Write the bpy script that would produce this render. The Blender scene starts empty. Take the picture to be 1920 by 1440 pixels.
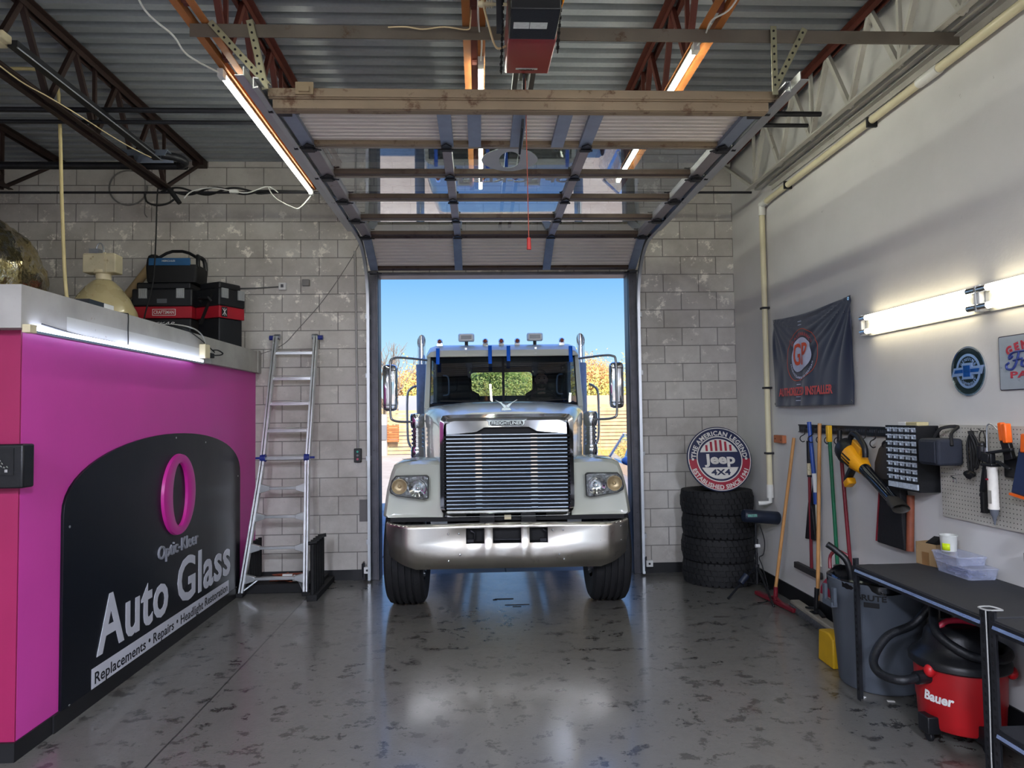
import bpy, bmesh, math, random
from mathutils import Vector, Matrix, noise
random.seed(7)
PI = math.pi
SC = bpy.context.scene
COL = SC.collection

# ---------------------------------------------------------------- camera, world, sun, exposure
yaw, pitch, roll = .0457, .0432, -.0137
Fv = Vector((math.sin(yaw)*math.cos(pitch), math.cos(yaw)*math.cos(pitch), math.sin(pitch)))
R0 = Vector((math.cos(yaw), -math.sin(yaw), 0)); U0 = R0.cross(Fv)
Rv = R0*math.cos(roll)+U0*math.sin(roll); Uv = -R0*math.sin(roll)+U0*math.cos(roll)
cam = bpy.data.objects.new('camera', bpy.data.cameras.new('camera'))
COL.objects.link(cam)
cam.matrix_world = Matrix(((Rv.x, Uv.x, -Fv.x, 0), (Rv.y, Uv.y, -Fv.y, 0), (Rv.z, Uv.z, -Fv.z, 1.78), (0, 0, 0, 1)))
cam.data.sensor_width = 36
cam.data.lens = 1321/1920*36
cam.data.clip_start = .05
cam.data.clip_end = 400
SC.camera = cam
SC.view_settings.view_transform = 'Standard'
SC.view_settings.look = 'None'
SC.view_settings.gamma = 1
SC.view_settings.exposure = 1.3
SC.cycles.max_bounces = 10
SC.cycles.transparent_max_bounces = 16
SC.cycles.sample_clamp_indirect = 6

wd = bpy.data.worlds.new('sky'); SC.world = wd; wd.use_nodes = True
nt = wd.node_tree; nt.nodes.clear()
tc = nt.nodes.new('ShaderNodeTexCoord'); sx = nt.nodes.new('ShaderNodeSeparateXYZ')
cr = nt.nodes.new('ShaderNodeValToRGB'); bg = nt.nodes.new('ShaderNodeBackground'); ow = nt.nodes.new('ShaderNodeOutputWorld')
nt.links.new(tc.outputs['Generated'], sx.inputs[0]); nt.links.new(sx.outputs['Z'], cr.inputs[0])
nt.links.new(cr.outputs[0], bg.inputs[0]); nt.links.new(bg.outputs[0], ow.inputs[0])
e = cr.color_ramp.elements
e[0].position = 0.0; e[0].color = (.86, .97, 1, 1)
e[1].position = 1.0; e[1].color = (.24, .55, 1.8, 1)
for p_, c_ in ((.08, (.50, .80, 1, 1)), (.2, (.20, .52, 1, 1)), (.42, (.30, .66, 1.7, 1))):
    q = cr.color_ramp.elements.new(p_); q.color = c_
bg.inputs[1].default_value = .43

sun = bpy.data.objects.new('sun', bpy.data.lights.new('sun', 'SUN')); COL.objects.link(sun)
sun.data.energy = 3.8; sun.data.angle = .009; sun.data.color = (1, .93, .82)
sd = Vector((-.35, 1, -.78)); sun.rotation_euler = sd.to_track_quat('-Z', 'Y').to_euler()

# ---------------------------------------------------------------- helpers
def hx(s, a=1):
    s = s.lstrip('#'); o = []
    for i in (0, 2, 4):
        v = int(s[i:i+2], 16)/255
        o.append(v/12.92 if v <= .04045 else ((v+.055)/1.055)**2.4)
    return (o[0], o[1], o[2], a)

class N:
    """tiny node-tree helper"""
    def __init__(s, m): s.t = m.node_tree; s.n = s.t.nodes; s.l = s.t.links
    def add(s, typ, **kw):
        x = s.n.new(typ)
        for k, v in kw.items():
            if k.startswith('i_'):
                k = k[2:]; k = int(k) if k.isdigit() else k.replace('_', ' ')
                if hasattr(v, 'is_output'): s.l.new(v, x.inputs[k])
                else: x.inputs[k].default_value = v
            else: setattr(x, k, v)
        return x
    def math(s, op, a, b=0.0, c=None):
        x = s.n.new('ShaderNodeMath'); x.operation = op
        for i, v in enumerate((a, b, c)):
            if v is None: continue
            if hasattr(v, 'is_output'): s.l.new(v, x.inputs[i])
            else: x.inputs[i].default_value = v
        return x.outputs[0]
    def mix(s, f, a, b, typ='MIX'):
        x = s.n.new('ShaderNodeMix'); x.data_type = 'RGBA'; x.blend_type = typ
        for i, v in ((0, f), (6, a), (7, b)):
            if hasattr(v, 'is_output'): s.l.new(v, x.inputs[i])
            else: x.inputs[i].default_value = v
        return x.outputs[2]
    def ramp(s, v, a, b, ca=(0, 0, 0, 1), cb=(1, 1, 1, 1)):
        x = s.n.new('ShaderNodeValToRGB'); s.l.new(v, x.inputs[0])
        x.color_ramp.elements[0].position = a; x.color_ramp.elements[0].color = ca
        x.color_ramp.elements[1].position = b; x.color_ramp.elements[1].color = cb
        return x.outputs[0]

def newmat(name):
    m = bpy.data.materials.new(name); m.use_nodes = True
    k = N(m); return m, k, k.n['Principled BSDF']

MATS = {}
def M(name, col='#808080', rough=.5, metal=0, var=.12, scale=6, bump=.0, bscale=60, col2=None, thr=.55, coat=0, emis=0, spec=.5, trans=0, ior=1.45, alpha=1, sheen=0):
    """procedural surface: base colour broken up by noise, optional second colour in patches (wear), fine bump"""
    if name in MATS: return MATS[name]
    m, k, b = newmat(name)
    c = hx(col)
    t = k.add('ShaderNodeTexCoord').outputs['Object']
    n1 = k.add('ShaderNodeTexNoise', i_Vector=t, i_Scale=scale, i_Detail=5.0)
    lo = tuple(v*(1-var) for v in c[:3])+(1,); hi = tuple(min(1, v*(1+var)) for v in c[:3])+(1,)
    out = k.ramp(n1.outputs[0], .3, .7, lo, hi)
    if col2:
        n2 = k.add('ShaderNodeTexNoise', i_Vector=t, i_Scale=scale*2.3, i_Detail=8.0, i_Roughness=.7)
        out = k.mix(k.ramp(n2.outputs[0], thr, thr+.08), out, hx(col2))
    k.l.new(out, b.inputs['Base Color'])
    rr = k.add('ShaderNodeMapRange', i_0=n1.outputs[0], i_3=max(0, rough-.06), i_4=min(1, rough+.06))
    k.l.new(rr.outputs[0], b.inputs['Roughness'])
    b.inputs['Metallic'].default_value = metal
    b.inputs['Specular IOR Level'].default_value = spec
    b.inputs['IOR'].default_value = ior
    if coat: b.inputs['Coat Weight'].default_value = coat; b.inputs['Coat Roughness'].default_value = .05
    if trans: b.inputs['Transmission Weight'].default_value = trans
    if alpha < 1: b.inputs['Alpha'].default_value = alpha
    if sheen: b.inputs['Sheen Weight'].default_value = sheen
    if emis:
        b.inputs['Emission Color'].default_value = c; b.inputs['Emission Strength'].default_value = emis
    if bump:
        n3 = k.add('ShaderNodeTexNoise', i_Vector=t, i_Scale=bscale, i_Detail=4.0)
        bp = k.add('ShaderNodeBump', i_Strength=bump, i_Distance=.01, i_Height=n3.outputs[0])
        k.l.new(bp.outputs[0], b.inputs['Normal'])
    MATS[name] = m
    return m

def glassmat(name, tint='#e8f2f0', f0=1.0, rough=.0):
    """thin clear pane: straight-through light plus a Fresnel reflection"""
    if name in MATS: return MATS[name]
    m = bpy.data.materials.new(name); m.use_nodes = True; k = N(m); k.n.clear()
    tr = k.add('ShaderNodeBsdfTransparent', i_0=hx(tint)); gl = k.add('ShaderNodeBsdfGlossy', i_Color=(1, 1, 1, 1), i_Roughness=rough)
    fr = k.add('ShaderNodeFresnel', i_IOR=1.5)
    geo = k.add('ShaderNodeNewGeometry')
    # both faces of a thin pane reflect: use |cos| so that the back face works the same
    lw = k.add('ShaderNodeLayerWeight', i_Blend=.5)
    dv = k.add('ShaderNodeVectorMath', operation='DOT_PRODUCT', i_0=geo.outputs['Incoming'], i_1=geo.outputs['Normal'])
    ca = k.math('ABSOLUTE', dv.outputs['Value'])
    s5 = k.math('POWER', k.math('SUBTRACT', 1.0, ca), 5.0)
    f = k.math('MINIMUM', k.math('MULTIPLY', k.math('ADD', .08, k.math('MULTIPLY', .92, s5)), f0), 1.0)
    tex = k.add('ShaderNodeTexNoise', i_Vector=k.add('ShaderNodeTexCoord').outputs['Object'], i_Scale=9.0, i_Detail=6.0)
    k.l.new(k.mix(k.ramp(tex.outputs[0], .45, .8), hx(tint), tuple(v*.82 for v in hx(tint)[:3])+(1,)), tr.inputs[0])
    mx = k.add('ShaderNodeMixShader', i_0=f, i_1=tr.outputs[0], i_2=gl.outputs[0])
    o = k.add('ShaderNodeOutputMaterial', i_0=mx.outputs[0])
    MATS[name] = m
    return m

def emitmat(name, col, s):
    if name in MATS: return MATS[name]
    m = bpy.data.materials.new(name); m.use_nodes = True; k = N(m); k.n.clear()
    e = k.add('ShaderNodeEmission', i_0=hx(col), i_1=s); k.add('ShaderNodeOutputMaterial', i_0=e.outputs[0])
    MATS[name] = m
    return m

class MB:
    def __init__(s): s.v = []; s.f = []
    def raw(s, v, f):
        n = len(s.v); s.v += [Vector(p) for p in v]; s.f += [tuple(i+n for i in q) for q in f]; return s
    def box(s, x0, x1, y0, y1, z0, z1):
        v = [(x, y, z) for x in (x0, x1) for y in (y0, y1) for z in (z0, z1)]
        return s.raw(v, [(0, 1, 3, 2), (4, 6, 7, 5), (0, 4, 5, 1), (2, 3, 7, 6), (0, 2, 6, 4), (1, 5, 7, 3)])
    def bar(s, p, q, w, h, up=(0, 0, 1)):
        p = Vector(p); q = Vector(q); d = (q-p).normalized(); up = Vector(up)
        if abs(d.dot(up)) > .98: up = Vector((1, 0, 0))
        a = d.cross(up).normalized()*w/2; b = a.cross(d).normalized()*h/2
        v = [p-a-b, p+a-b, p+a+b, p-a+b, q-a-b, q+a-b, q+a+b, q-a+b]
        return s.raw(v, [(3, 2, 1, 0), (4, 5, 6, 7), (0, 1, 5, 4), (1, 2, 6, 5), (2, 3, 7, 6), (3, 0, 4, 7)])
    def angle(s, p, q, w, t, a, b):
        """L section: legs of width w along the unit vectors a and b"""
        p = Vector(p); q = Vector(q); a = Vector(a); b = Vector(b)
        pr = [(0, 0), (w, 0), (w, t), (t, t), (t, w), (0, w)]
        v = [p+a*x+b*y for x, y in pr]+[q+a*x+b*y for x, y in pr]
        n = 6
        return s.raw(v, [tuple(range(n))[::-1], tuple(range(n, 2*n))]+[(i, (i+1) % n, n+(i+1) % n, n+i) for i in range(n)])
    def cyl(s, p, q, r0, r1=None, n=16, caps=True):
        p = Vector(p); q = Vector(q); r1 = r0 if r1 is None else r1
        d = (q-p).normalized(); up = Vector((0, 0, 1)) if abs(d.z) < .9 else Vector((1, 0, 0))
        a = d.cross(up).normalized(); b = a.cross(d)
        v = []
        for c, r in ((p, r0), (q, r1)):
            for i in range(n):
                t = 2*PI*i/n; v.append(c+a*math.cos(t)*r+b*math.sin(t)*r)
        f = [(i, (i+1) % n, n+(i+1) % n, n+i) for i in range(n)]
        if caps: f += [tuple(range(n))[::-1], tuple(range(n, 2*n))]
        return s.raw(v, f)
    def tube(s, pts, r, n=8, closed=False, smooth=0, caps=True):
        P = [Vector(p) for p in pts]
        if smooth:
            Q = []; L = len(P)
            rng = range(L if closed else L-1)
            for i in rng:
                if closed: a, b, c, d = P[i-1], P[i], P[(i+1) % L], P[(i+2) % L]
                else: a, b, c, d = P[max(i-1, 0)], P[i], P[i+1], P[min(i+2, L-1)]
                for j in range(smooth):
                    t = j/smooth
                    Q.append(.5*((2*b)+(-a+c)*t+(2*a-5*b+4*c-d)*t*t+(-a+3*b-3*c+d)*t**3))
            if not closed: Q.append(P[-1])
            P = Q
        L = len(P); rad = r if isinstance(r, (list, tuple)) else None
        T = []
        for i in range(L):
            if closed: t = P[(i+1) % L]-P[i-1]
            else: t = P[min(i+1, L-1)]-P[max(i-1, 0)]
            T.append(t.normalized() if t.length > 1e-9 else Vector((0, 0, 1)))
        up = Vector((0, 0, 1)) if abs(T[0].z) < .9 else Vector((1, 0, 0))
        a = T[0].cross(up).normalized(); v = []
        for i in range(L):
            a = (a-T[i]*a.dot(T[i])); a = a.normalized() if a.length > 1e-6 else T[i].orthogonal().normalized()
            b = T[i].cross(a); rr = rad[min(len(rad)-1, int(i*len(rad)/L))] if rad else r
            for j in range(n):
                t = 2*PI*j/n; v.append(P[i]+a*math.cos(t)*rr+b*math.sin(t)*rr)
        f = []
        for i in range(L if closed else L-1):
            for j in range(n):
                i2 = (i+1) % L
                f.append((i*n+j, i*n+(j+1) % n, i2*n+(j+1) % n, i2*n+j))
        if caps and not closed: f += [tuple(range(n))[::-1], tuple(range((L-1)*n, L*n))]
        return s.raw(v, f)
    def lathe(s, prof, c=(0, 0, 0), n=32, axis=(0, 0, 1), closed=False, arc=None):
        ax = Vector(axis).normalized(); up = Vector((0, 0, 1)) if abs(ax.z) < .9 else Vector((1, 0, 0))
        a = ax.cross(up).normalized(); b = ax.cross(a); c = Vector(c); L = len(prof); v = []
        for i in range(n):
            t = 2*PI*i/n
            for r, z in prof: v.append(c+(a*math.cos(t)+b*math.sin(t))*max(r, 1e-5)+ax*z)
        f = []
        for i in range(n):
            for j in range(L if closed else L-1):
                f.append((i*L+j, i*L+(j+1) % L, ((i+1) % n)*L+(j+1) % L, ((i+1) % n)*L+j))
        return s.raw(v, f)
    def prism(s, poly, o, u, w, d, cap=True):
        """polygon (in u,w) extruded by the vector d"""
        o = Vector(o); u = Vector(u); w = Vector(w); d = Vector(d); n = len(poly)
        v = [o+u*x+w*y for x, y in poly]+[o+u*x+w*y+d for x, y in poly]
        f = [(i, (i+1) % n, n+(i+1) % n, n+i) for i in range(n)]
        if cap: f += [tuple(range(n))[::-1], tuple(range(n, 2*n))]
        return s.raw(v, f)
    def loft(s, secs, closed=True, caps=True):
        n = len(secs[0]); v = [p for q in secs for p in q]; f = []
        for i in range(len(secs)-1):
            for j in range(n if closed else n-1):
                f.append((i*n+j, i*n+(j+1) % n, (i+1)*n+(j+1) % n, (i+1)*n+j))
        if caps and closed: f += [tuple(range(n))[::-1], tuple(range((len(secs)-1)*n, len(secs)*n))]
        return s.raw(v, f)
    def ball(s, c, r, nu=16, nv=10, fn=None):
        c = Vector(c); r = (r, r, r) if isinstance(r, (int, float)) else r; v = []
        for j in range(nv+1):
            ph = PI*j/nv
            for i in range(nu):
                t = 2*PI*i/nu; p = Vector((math.sin(ph)*math.cos(t), math.sin(ph)*math.sin(t), math.cos(ph)))
                if j in (0, nv): p = Vector((1e-4*math.cos(t), 1e-4*math.sin(t), p.z))
                q = Vector((p.x*r[0], p.y*r[1], p.z*r[2]))
                if fn: q = fn(q, p)
                v.append(c+q)
        f = [(j*nu+i, (j+1)*nu+i, (j+1)*nu+(i+1) % nu, j*nu+(i+1) % nu) for j in range(nv) for i in range(nu)]
        return s.raw(v, f)
    def grid(s, nu, nv, fn):
        v = [fn(i/nu, j/nv) for j in range(nv+1) for i in range(nu+1)]
        return s.raw(v, [(j*(nu+1)+i, j*(nu+1)+i+1, (j+1)*(nu+1)+i+1, (j+1)*(nu+1)+i) for j in range(nv) for i in range(nu)])
    def xf(s, m, k=0):
        for i in range(k, len(s.v)): s.v[i] = m @ s.v[i]
        return s
    def mirror_x(s):
        n = len(s.v); s.v += [Vector((-p.x, p.y, p.z)) for p in s.v[:n]]
        s.f += [tuple(i+n for i in q[::-1]) for q in list(s.f)]; return s

def tag(o, label=None, cat=None, group=None, kind=None):
    if label: o['label'] = label
    if cat: o['category'] = cat
    if group: o['group'] = group
    if kind: o['kind'] = kind
    return o

def thing(name, loc, label, cat, group=None, rz=0):
    o = bpy.data.objects.new(name, None); COL.objects.link(o); o.location = loc; o.rotation_euler = (0, 0, rz)
    o.empty_display_size = .1
    return tag(o, label, cat, group)

def rootloc(p):
    while p.parent: p = p.parent
    return Vector(p.location)

def put(name, mb, mat, parent=None, local=False, bevel=0, ang=38, solid=0, label=None, kind=None, seg=2, flip=True):
    me = bpy.data.meshes.new(name)
    vs = mb.v
    if parent is None:
        xs = [p.x for p in vs]; ys = [p.y for p in vs]; zs = [p.z for p in vs]
        off = Vector(((min(xs)+max(xs))/2, (min(ys)+max(ys))/2, min(zs)))
    else:
        off = Vector((0, 0, 0)) if local else rootloc(parent)
    me.from_pydata([p-off for p in vs], [], mb.f); me.validate()
    if flip:
        bm = bmesh.new(); bm.from_mesh(me); bmesh.ops.recalc_face_normals(bm, faces=bm.faces); bm.to_mesh(me); bm.free()
    me.polygons.foreach_set('use_smooth', [True]*len(me.polygons))
    me.set_sharp_from_angle(angle=math.radians(ang))
    me.materials.append(mat)
    o = bpy.data.objects.new(name, me); COL.objects.link(o)
    if parent is None: o.location = off
    else: o.parent = parent
    if solid:
        x = o.modifiers.new('solid', 'SOLIDIFY'); x.thickness = solid; x.offset = 0
    if bevel:
        x = o.modifiers.new('bevel', 'BEVEL'); x.width = bevel; x.segments = seg; x.limit_method = 'ANGLE'; x.angle_limit = .6
    if label: o['label'] = label
    if kind: o['kind'] = kind
    return o

def struct(name, mb, mat, **kw):
    return put(name, mb, mat, kind='structure', **kw)

def copy_tree(o, parent=None, loc=None, label=None):
    c = o.copy(); COL.objects.link(c)
    if parent is not None: c.parent = parent
    if loc is not None: c.location = loc
    if label: c['label'] = label
    for ch in [x for x in bpy.data.objects if x.parent == o and x is not c]:
        copy_tree(ch, c)
    return c

def text(string, fn, size, depth=.002, bold=0.0, spacing=1.0, shear=0.0, align='CENTER', res=3):
    """lettering as a mesh; fn maps (x, y, z) in the text plane to a point"""
    cu = bpy.data.curves.new('t', 'FONT'); cu.body = string; cu.size = size; cu.align_x = align; cu.align_y = 'CENTER'
    cu.extrude = depth/2; cu.offset = bold; cu.space_character = spacing; cu.shear = shear; cu.resolution_u = res
    o = bpy.data.objects.new('t', cu); COL.objects.link(o)
    dg = bpy.context.evaluated_depsgraph_get(); me = bpy.data.meshes.new_from_object(o.evaluated_get(dg))
    mb = MB(); mb.raw([fn(p.co.x, p.co.y, p.co.z+depth/2) for p in me.vertices], [tuple(q.vertices) for q in me.polygons])
    bpy.data.objects.remove(o); bpy.data.curves.remove(cu); bpy.data.meshes.remove(me)
    return mb

def frame(o, u, w):
    o = Vector(o); u = Vector(u); w = Vector(w); n = u.cross(w)
    return lambda x, y, z=0: o+u*x+w*y+n*z
def arcfn(fr, r, mid, flip=False):
    """bend text around a circle of radius r, centred on the angle mid"""
    def f(x, y, z=0):
        if not flip: a = mid-x/r; rr = r+y
        else: a = mid+x/r; rr = r-y
        return fr(math.cos(a)*rr, math.sin(a)*rr, z)
    return f
def rrect(x0, x1, y0, y1, r, n=4):
    P = []
    for cx, cy, a0 in ((x1-r, y1-r, 0), (x0+r, y1-r, PI/2), (x0+r, y0+r, PI), (x1-r, y0+r, 1.5*PI)):
        for i in range(n+1):
            a = a0+PI/2*i/n; P.append((cx+r*math.cos(a), cy+r*math.sin(a)))
    return P
def circ(r, n=48, cx=0, cy=0, ry=None):
    return [(cx+r*math.cos(2*PI*i/n), cy+(ry or r)*math.sin(2*PI*i/n)) for i in range(n)]
def plate(fr, poly, d, z0=0):
    """extruded polygon on a frame function"""
    n = len(poly); mb = MB()
    return mb.raw([fr(x, y, z0) for x, y in poly]+[fr(x, y, z0+d) for x, y in poly],
                  [(i, (i+1) % n, n+(i+1) % n, n+i) for i in range(n)]+[tuple(range(n))[::-1], tuple(range(n, 2*n))])
def ring(fr, r0, r1, d, z0=0, n=64, ry=1):
    mb = MB(); v = []; f = []
    for i in range(n):
        a = 2*PI*i/n
        for r, z in ((r0, z0), (r1, z0), (r1, z0+d), (r0, z0+d)):
            v.append(fr(r*math.cos(a), r*ry*math.sin(a), z))
    for i in range(n):
        for j in range(4):
            f.append((i*4+j, i*4+(j+1) % 4, ((i+1) % n)*4+(j+1) % 4, ((i+1) % n)*4+j))
    return mb.raw(v, f)

# ---------------------------------------------------------------- common materials
def shell_materials():
    # painted block wall
    m, k, b = newmat('painted_block')
    t = k.add('ShaderNodeTexCoord').outputs['Object']; s = k.add('ShaderNodeSeparateXYZ', i_0=k.add('ShaderNodeNewGeometry').outputs['Position'])
    v = k.add('ShaderNodeCombineXYZ', i_0=k.math('ADD', s.outputs[0], .345+4.06), i_1=k.math('ADD', s.outputs[2], -.097), i_2=0.0)
    br = k.add('ShaderNodeTexBrick', i_Vector=v.outputs[0], i_Scale=1.0, i_Color1=(.0, 0, 0, 1), i_Color2=(1, 1, 1, 1), i_Mortar=(.5, .5, .5, 1))
    br.inputs['Mortar Size'].default_value = .006; br.inputs['Mortar Smooth'].default_value = .3; br.inputs['Bias'].default_value = 0
    br.inputs['Brick Width'].default_value = .406; br.inputs['Row Height'].default_value = .203; br.offset = .5
    n1 = k.add('ShaderNodeTexNoise', i_Vector=v.outputs[0], i_Scale=1.6, i_Detail=8.0, i_Roughness=.65)
    n2 = k.add('ShaderNodeTexNoise', i_Vector=v.outputs[0], i_Scale=5.5, i_Detail=10.0, i_Roughness=.75)
    n3 = k.add('ShaderNodeTexNoise', i_Vector=v.outputs[0], i_Scale=45.0, i_Detail=6.0)
    base = k.ramp(n1.outputs[0], .35, .65, hx('#a8a29a'), hx('#c9c5be'))
    base = k.mix(k.math('MULTIPLY', br.outputs[0], .22), base, hx('#857d74'))
    # flaked white patches mostly between 2.6 and 4.2 m
    zz = k.math('MULTIPLY', k.add('ShaderNodeMapRange', i_0=s.outputs[2], i_1=1.9, i_2=3.0).outputs[0], k.add('ShaderNodeMapRange', i_0=s.outputs[2], i_1=4.4, i_2=3.9).outputs[0])
    pk = k.math('MULTIPLY', k.ramp(n2.outputs[0], .56, .61), k.math('ADD', k.math('MULTIPLY', zz, .9), .12))
    base = k.mix(pk, base, hx('#e6e1d6'))
    sp = k.ramp(n3.outputs[0], .68, .72)
    base = k.mix(k.math('MULTIPLY', sp, .45), base, hx('#4e4945'))
    base = k.mix(k.math('MULTIPLY', br.outputs['Fac'], .62), base, hx('#3f3b38'))
    k.l.new(base, b.inputs['Base Color']); b.inputs['Roughness'].default_value = .62
    h = k.math('SUBTRACT', k.math('MULTIPLY', n3.outputs[0], .18), br.outputs['Fac'])
    bp = k.add('ShaderNodeBump', i_Strength=.55, i_Distance=.008, i_Height=h); k.l.new(bp.outputs[0], b.inputs['Normal'])
    MATS['block'] = m
    # plain painted side wall, scuffed
    m, k, b = newmat('painted_wall')
    t = k.add('ShaderNodeNewGeometry').outputs['Position']
    n1 = k.add('ShaderNodeTexNoise', i_Vector=t, i_Scale=.8, i_Detail=7.0, i_Roughness=.6)
    n2 = k.add('ShaderNodeTexNoise', i_Vector=t, i_Scale=14.0, i_Detail=8.0, i_Roughness=.7)
    base = k.ramp(n1.outputs[0], .3, .7, hx('#c0beba'), hx('#cfcdca'))
    base = k.mix(k.math('MULTIPLY', k.ramp(n2.outputs[0], .69, .73), .5), base, hx('#6d6a66'))
    k.l.new(base, b.inputs['Base Color']); b.inputs['Roughness'].default_value = .55
    bp = k.add('ShaderNodeBump', i_Strength=.2, i_Distance=.01, i_Height=n2.outputs[0]); k.l.new(bp.outputs[0], b.inputs['Normal'])
    MATS['wall'] = m
    # polished dirty slab with saw cuts
    m, k, b = newmat('concrete_floor')
    g = k.add('ShaderNodeNewGeometry').outputs['Position']; s = k.add('ShaderNodeSeparateXYZ', i_0=g)
    n1 = k.add('ShaderNodeTexNoise', i_Vector=g, i_Scale=.9, i_Detail=9.0, i_Roughness=.62, i_Distortion=.6)
    n2 = k.add('ShaderNodeTexNoise', i_Vector=g, i_Scale=7.0, i_Detail=10.0, i_Roughness=.75)
    n3 = k.add('ShaderNodeTexNoise', i_Vector=g, i_Scale=70.0, i_Detail=3.0)
    base = k.ramp(n1.outputs[0], .32, .68, hx('#2a2926'), hx('#4c4945'))
    base = k.mix(k.math('MULTIPLY', k.ramp(n2.outputs[0], .5, .66), .6), base, hx('#1f1e1c'))
    base = k.mix(k.math('MULTIPLY', k.ramp(n2.outputs[0], .44, .36), .7), base, hx('#6d6b66'))
    n4 = k.add('ShaderNodeTexNoise', i_Vector=g, i_Scale=1.7, i_Detail=4.0)
    base = k.mix(k.math('MULTIPLY', k.ramp(n4.outputs[0], .62, .74), .45), base, hx('#43352a'))
    base = k.mix(k.math('MULTIPLY', k.ramp(n3.outputs[0], .66, .7), .35), base, hx('#1c1b19'))
    def line(c, pos, w):
        return k.math('LESS_THAN', k.math('ABSOLUTE', k.math('SUBTRACT', c, pos)), w)
    wob = k.math('ADD', s.outputs[0], k.math('MULTIPLY', k.math('SUBTRACT', n1.outputs[0], .5), .03))
    seam = k.math('MAXIMUM', line(wob, -1.73, .006), line(s.outputs[1], 1.2, .006))
    seam = k.math('MAXIMUM', seam, line(s.outputs[1], 7.70, .008))
    base = k.mix(k.math('MULTIPLY', seam, .8), base, hx('#1d1c1a'))
    k.l.new(base, b.inputs['Base Color'])
    rg = k.math('ADD', .12, k.math('MULTIPLY', n2.outputs[0], .34)); rg = k.math('ADD', rg, k.math('MULTIPLY', k.ramp(n1.outputs[0], .35, .65), .08))
    k.l.new(rg, b.inputs['Roughness']); b.inputs['Specular IOR Level'].default_value = .5; b.inputs['Coat Weight'].default_value = .5; b.inputs['Coat Roughness'].default_value = .13
    h = k.math('SUBTRACT', k.math('ADD', k.math('MULTIPLY', n2.outputs[0], .5), k.math('MULTIPLY', n3.outputs[0], .22)), seam)
    bp = k.add('ShaderNodeBump', i_Strength=.30, i_Distance=.012, i_Height=h); k.l.new(bp.outputs[0], b.inputs['Normal'])
    MATS['floor'] = m
    # outside ground
    m, k, b = newmat('outdoor_ground')
    g = k.add('ShaderNodeNewGeometry').outputs['Position']
    n1 = k.add('ShaderNodeTexNoise', i_Vector=g, i_Scale=.35, i_Detail=9.0, i_Roughness=.65)
    n2 = k.add('ShaderNodeTexNoise', i_Vector=g, i_Scale=9.0, i_Detail=8.0)
    base = k.ramp(n1.outputs[0], .35, .65, hx('#a8957c'), hx('#c4b49a'))
    base = k.mix(k.math('MULTIPLY', k.ramp(n2.outputs[0], .55, .7), .4), base, hx('#7b6c58'))
    k.l.new(base, b.inputs['Base Color']); b.inputs['Roughness'].default_value = .9
    MATS['ground'] = m
    # concrete apron with expansion joints
    m, k, b = newmat('apron_concrete')
    g = k.add('ShaderNodeNewGeometry').outputs['Position']; s = k.add('ShaderNodeSeparateXYZ', i_0=g)
    n1 = k.add('ShaderNodeTexNoise', i_Vector=g, i_Scale=1.4, i_Detail=8.0)
    base = k.ramp(n1.outputs[0], .3, .7, hx('#7d7872'), hx('#989189'))
    def pl(c, off, per):
        mm = k.math('PINGPONG', k.math('ADD', c, off), per/2)
        return k.math('LESS_THAN', mm, .008)
    j = k.math('MAXIMUM', pl(s.outputs[0], 1.25, 1.52), pl(s.outputs[1], .3, 3.0))
    base = k.mix(j, base, hx('#2b2926'))
    k.l.new(base, b.inputs['Base Color']); b.inputs['Roughness'].default_value = .7
    MATS['apron'] = m
    # corrugated deck, galvanised
    m, k, b = newmat('galvanised_deck')
    g = k.add('ShaderNodeNewGeometry').outputs['Position']
    n1 = k.add('ShaderNodeTexNoise', i_Vector=g, i_Scale=1.1, i_Detail=7.0)
    n2 = k.add('ShaderNodeTexVoronoi', i_Vector=g, i_Scale=40.0)
    base = k.ramp(n1.outputs[0], .3, .7, hx('#868a8e'), hx('#a2a6aa'))
    base = k.mix(k.math('MULTIPLY', n2.outputs[0], .12), base, hx('#4f5256'))
    k.l.new(base, b.inputs['Base Color']); b.inputs['Metallic'].default_value = .35; b.inputs['Roughness'].default_value = .48
    MATS['deck'] = m
shell_materials()
RUST = M('rust_primer', '#58291f', .6, .1, .25, 5, .15, 40, '#3a1d17', .6)
RUSTD = M('dark_joist', '#2c1c18', .6, .1, .25, 5, .15, 40)
GALV = M('galvanised', '#9a9ea2', .35, .85, .12, 20, .05, 50)
GALVB = M('galvanised_sheet', '#8b95a6', .42, .6, .1, 12)
WHITEP = M('white_paint', '#c9c8c4', .45, 0, .06, 4, .05, 60, '#8f8d88', .68)
STEELD = M('dark_steel', '#26262a', .45, .5, .2, 15, .05, 60)
BROWNST = M('brown_steel', '#6b5a48', .6, .4, .25, 6, .1, 40, '#8a7658', .58)
BLACK = M('black_plastic', '#101114', .42, 0, .15, 20, .08, 90)
BLACKM = M('matte_black', '#0c0c0e', .7, 0, .15, 20, .1, 90)
RUBBER = M('rubber', '#121214', .75, 0, .2, 25, .25, 80)
CHROME = M('chrome', '#d9dce0', .07, 1, .03, 4)
ALU = M('aluminium', '#c6c8c8', .32, .9, .08, 10, .05, 80)
DIRTY = M('weathered_door_paint', '#85745e', .6, .1, .15, 3, .12, 30, '#5f4632', .56)
PANEL = M('door_skin', '#cbc2b8', .45, .2, .08, 2.5, .05, 30, '#9a8672', .7)
CREAM = M('cream_plastic', '#c9bd9b', .5, 0, .08, 6, .05, 60)
PVC = M('pvc_cream', '#cfc6a4', .4, 0, .07, 4, .04, 40)
WHITE = M('white_plastic', '#d5d5d2', .4, 0, .05, 6)
RED = M('red_plastic', '#a31218', .38, 0, .1, 8)
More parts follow.
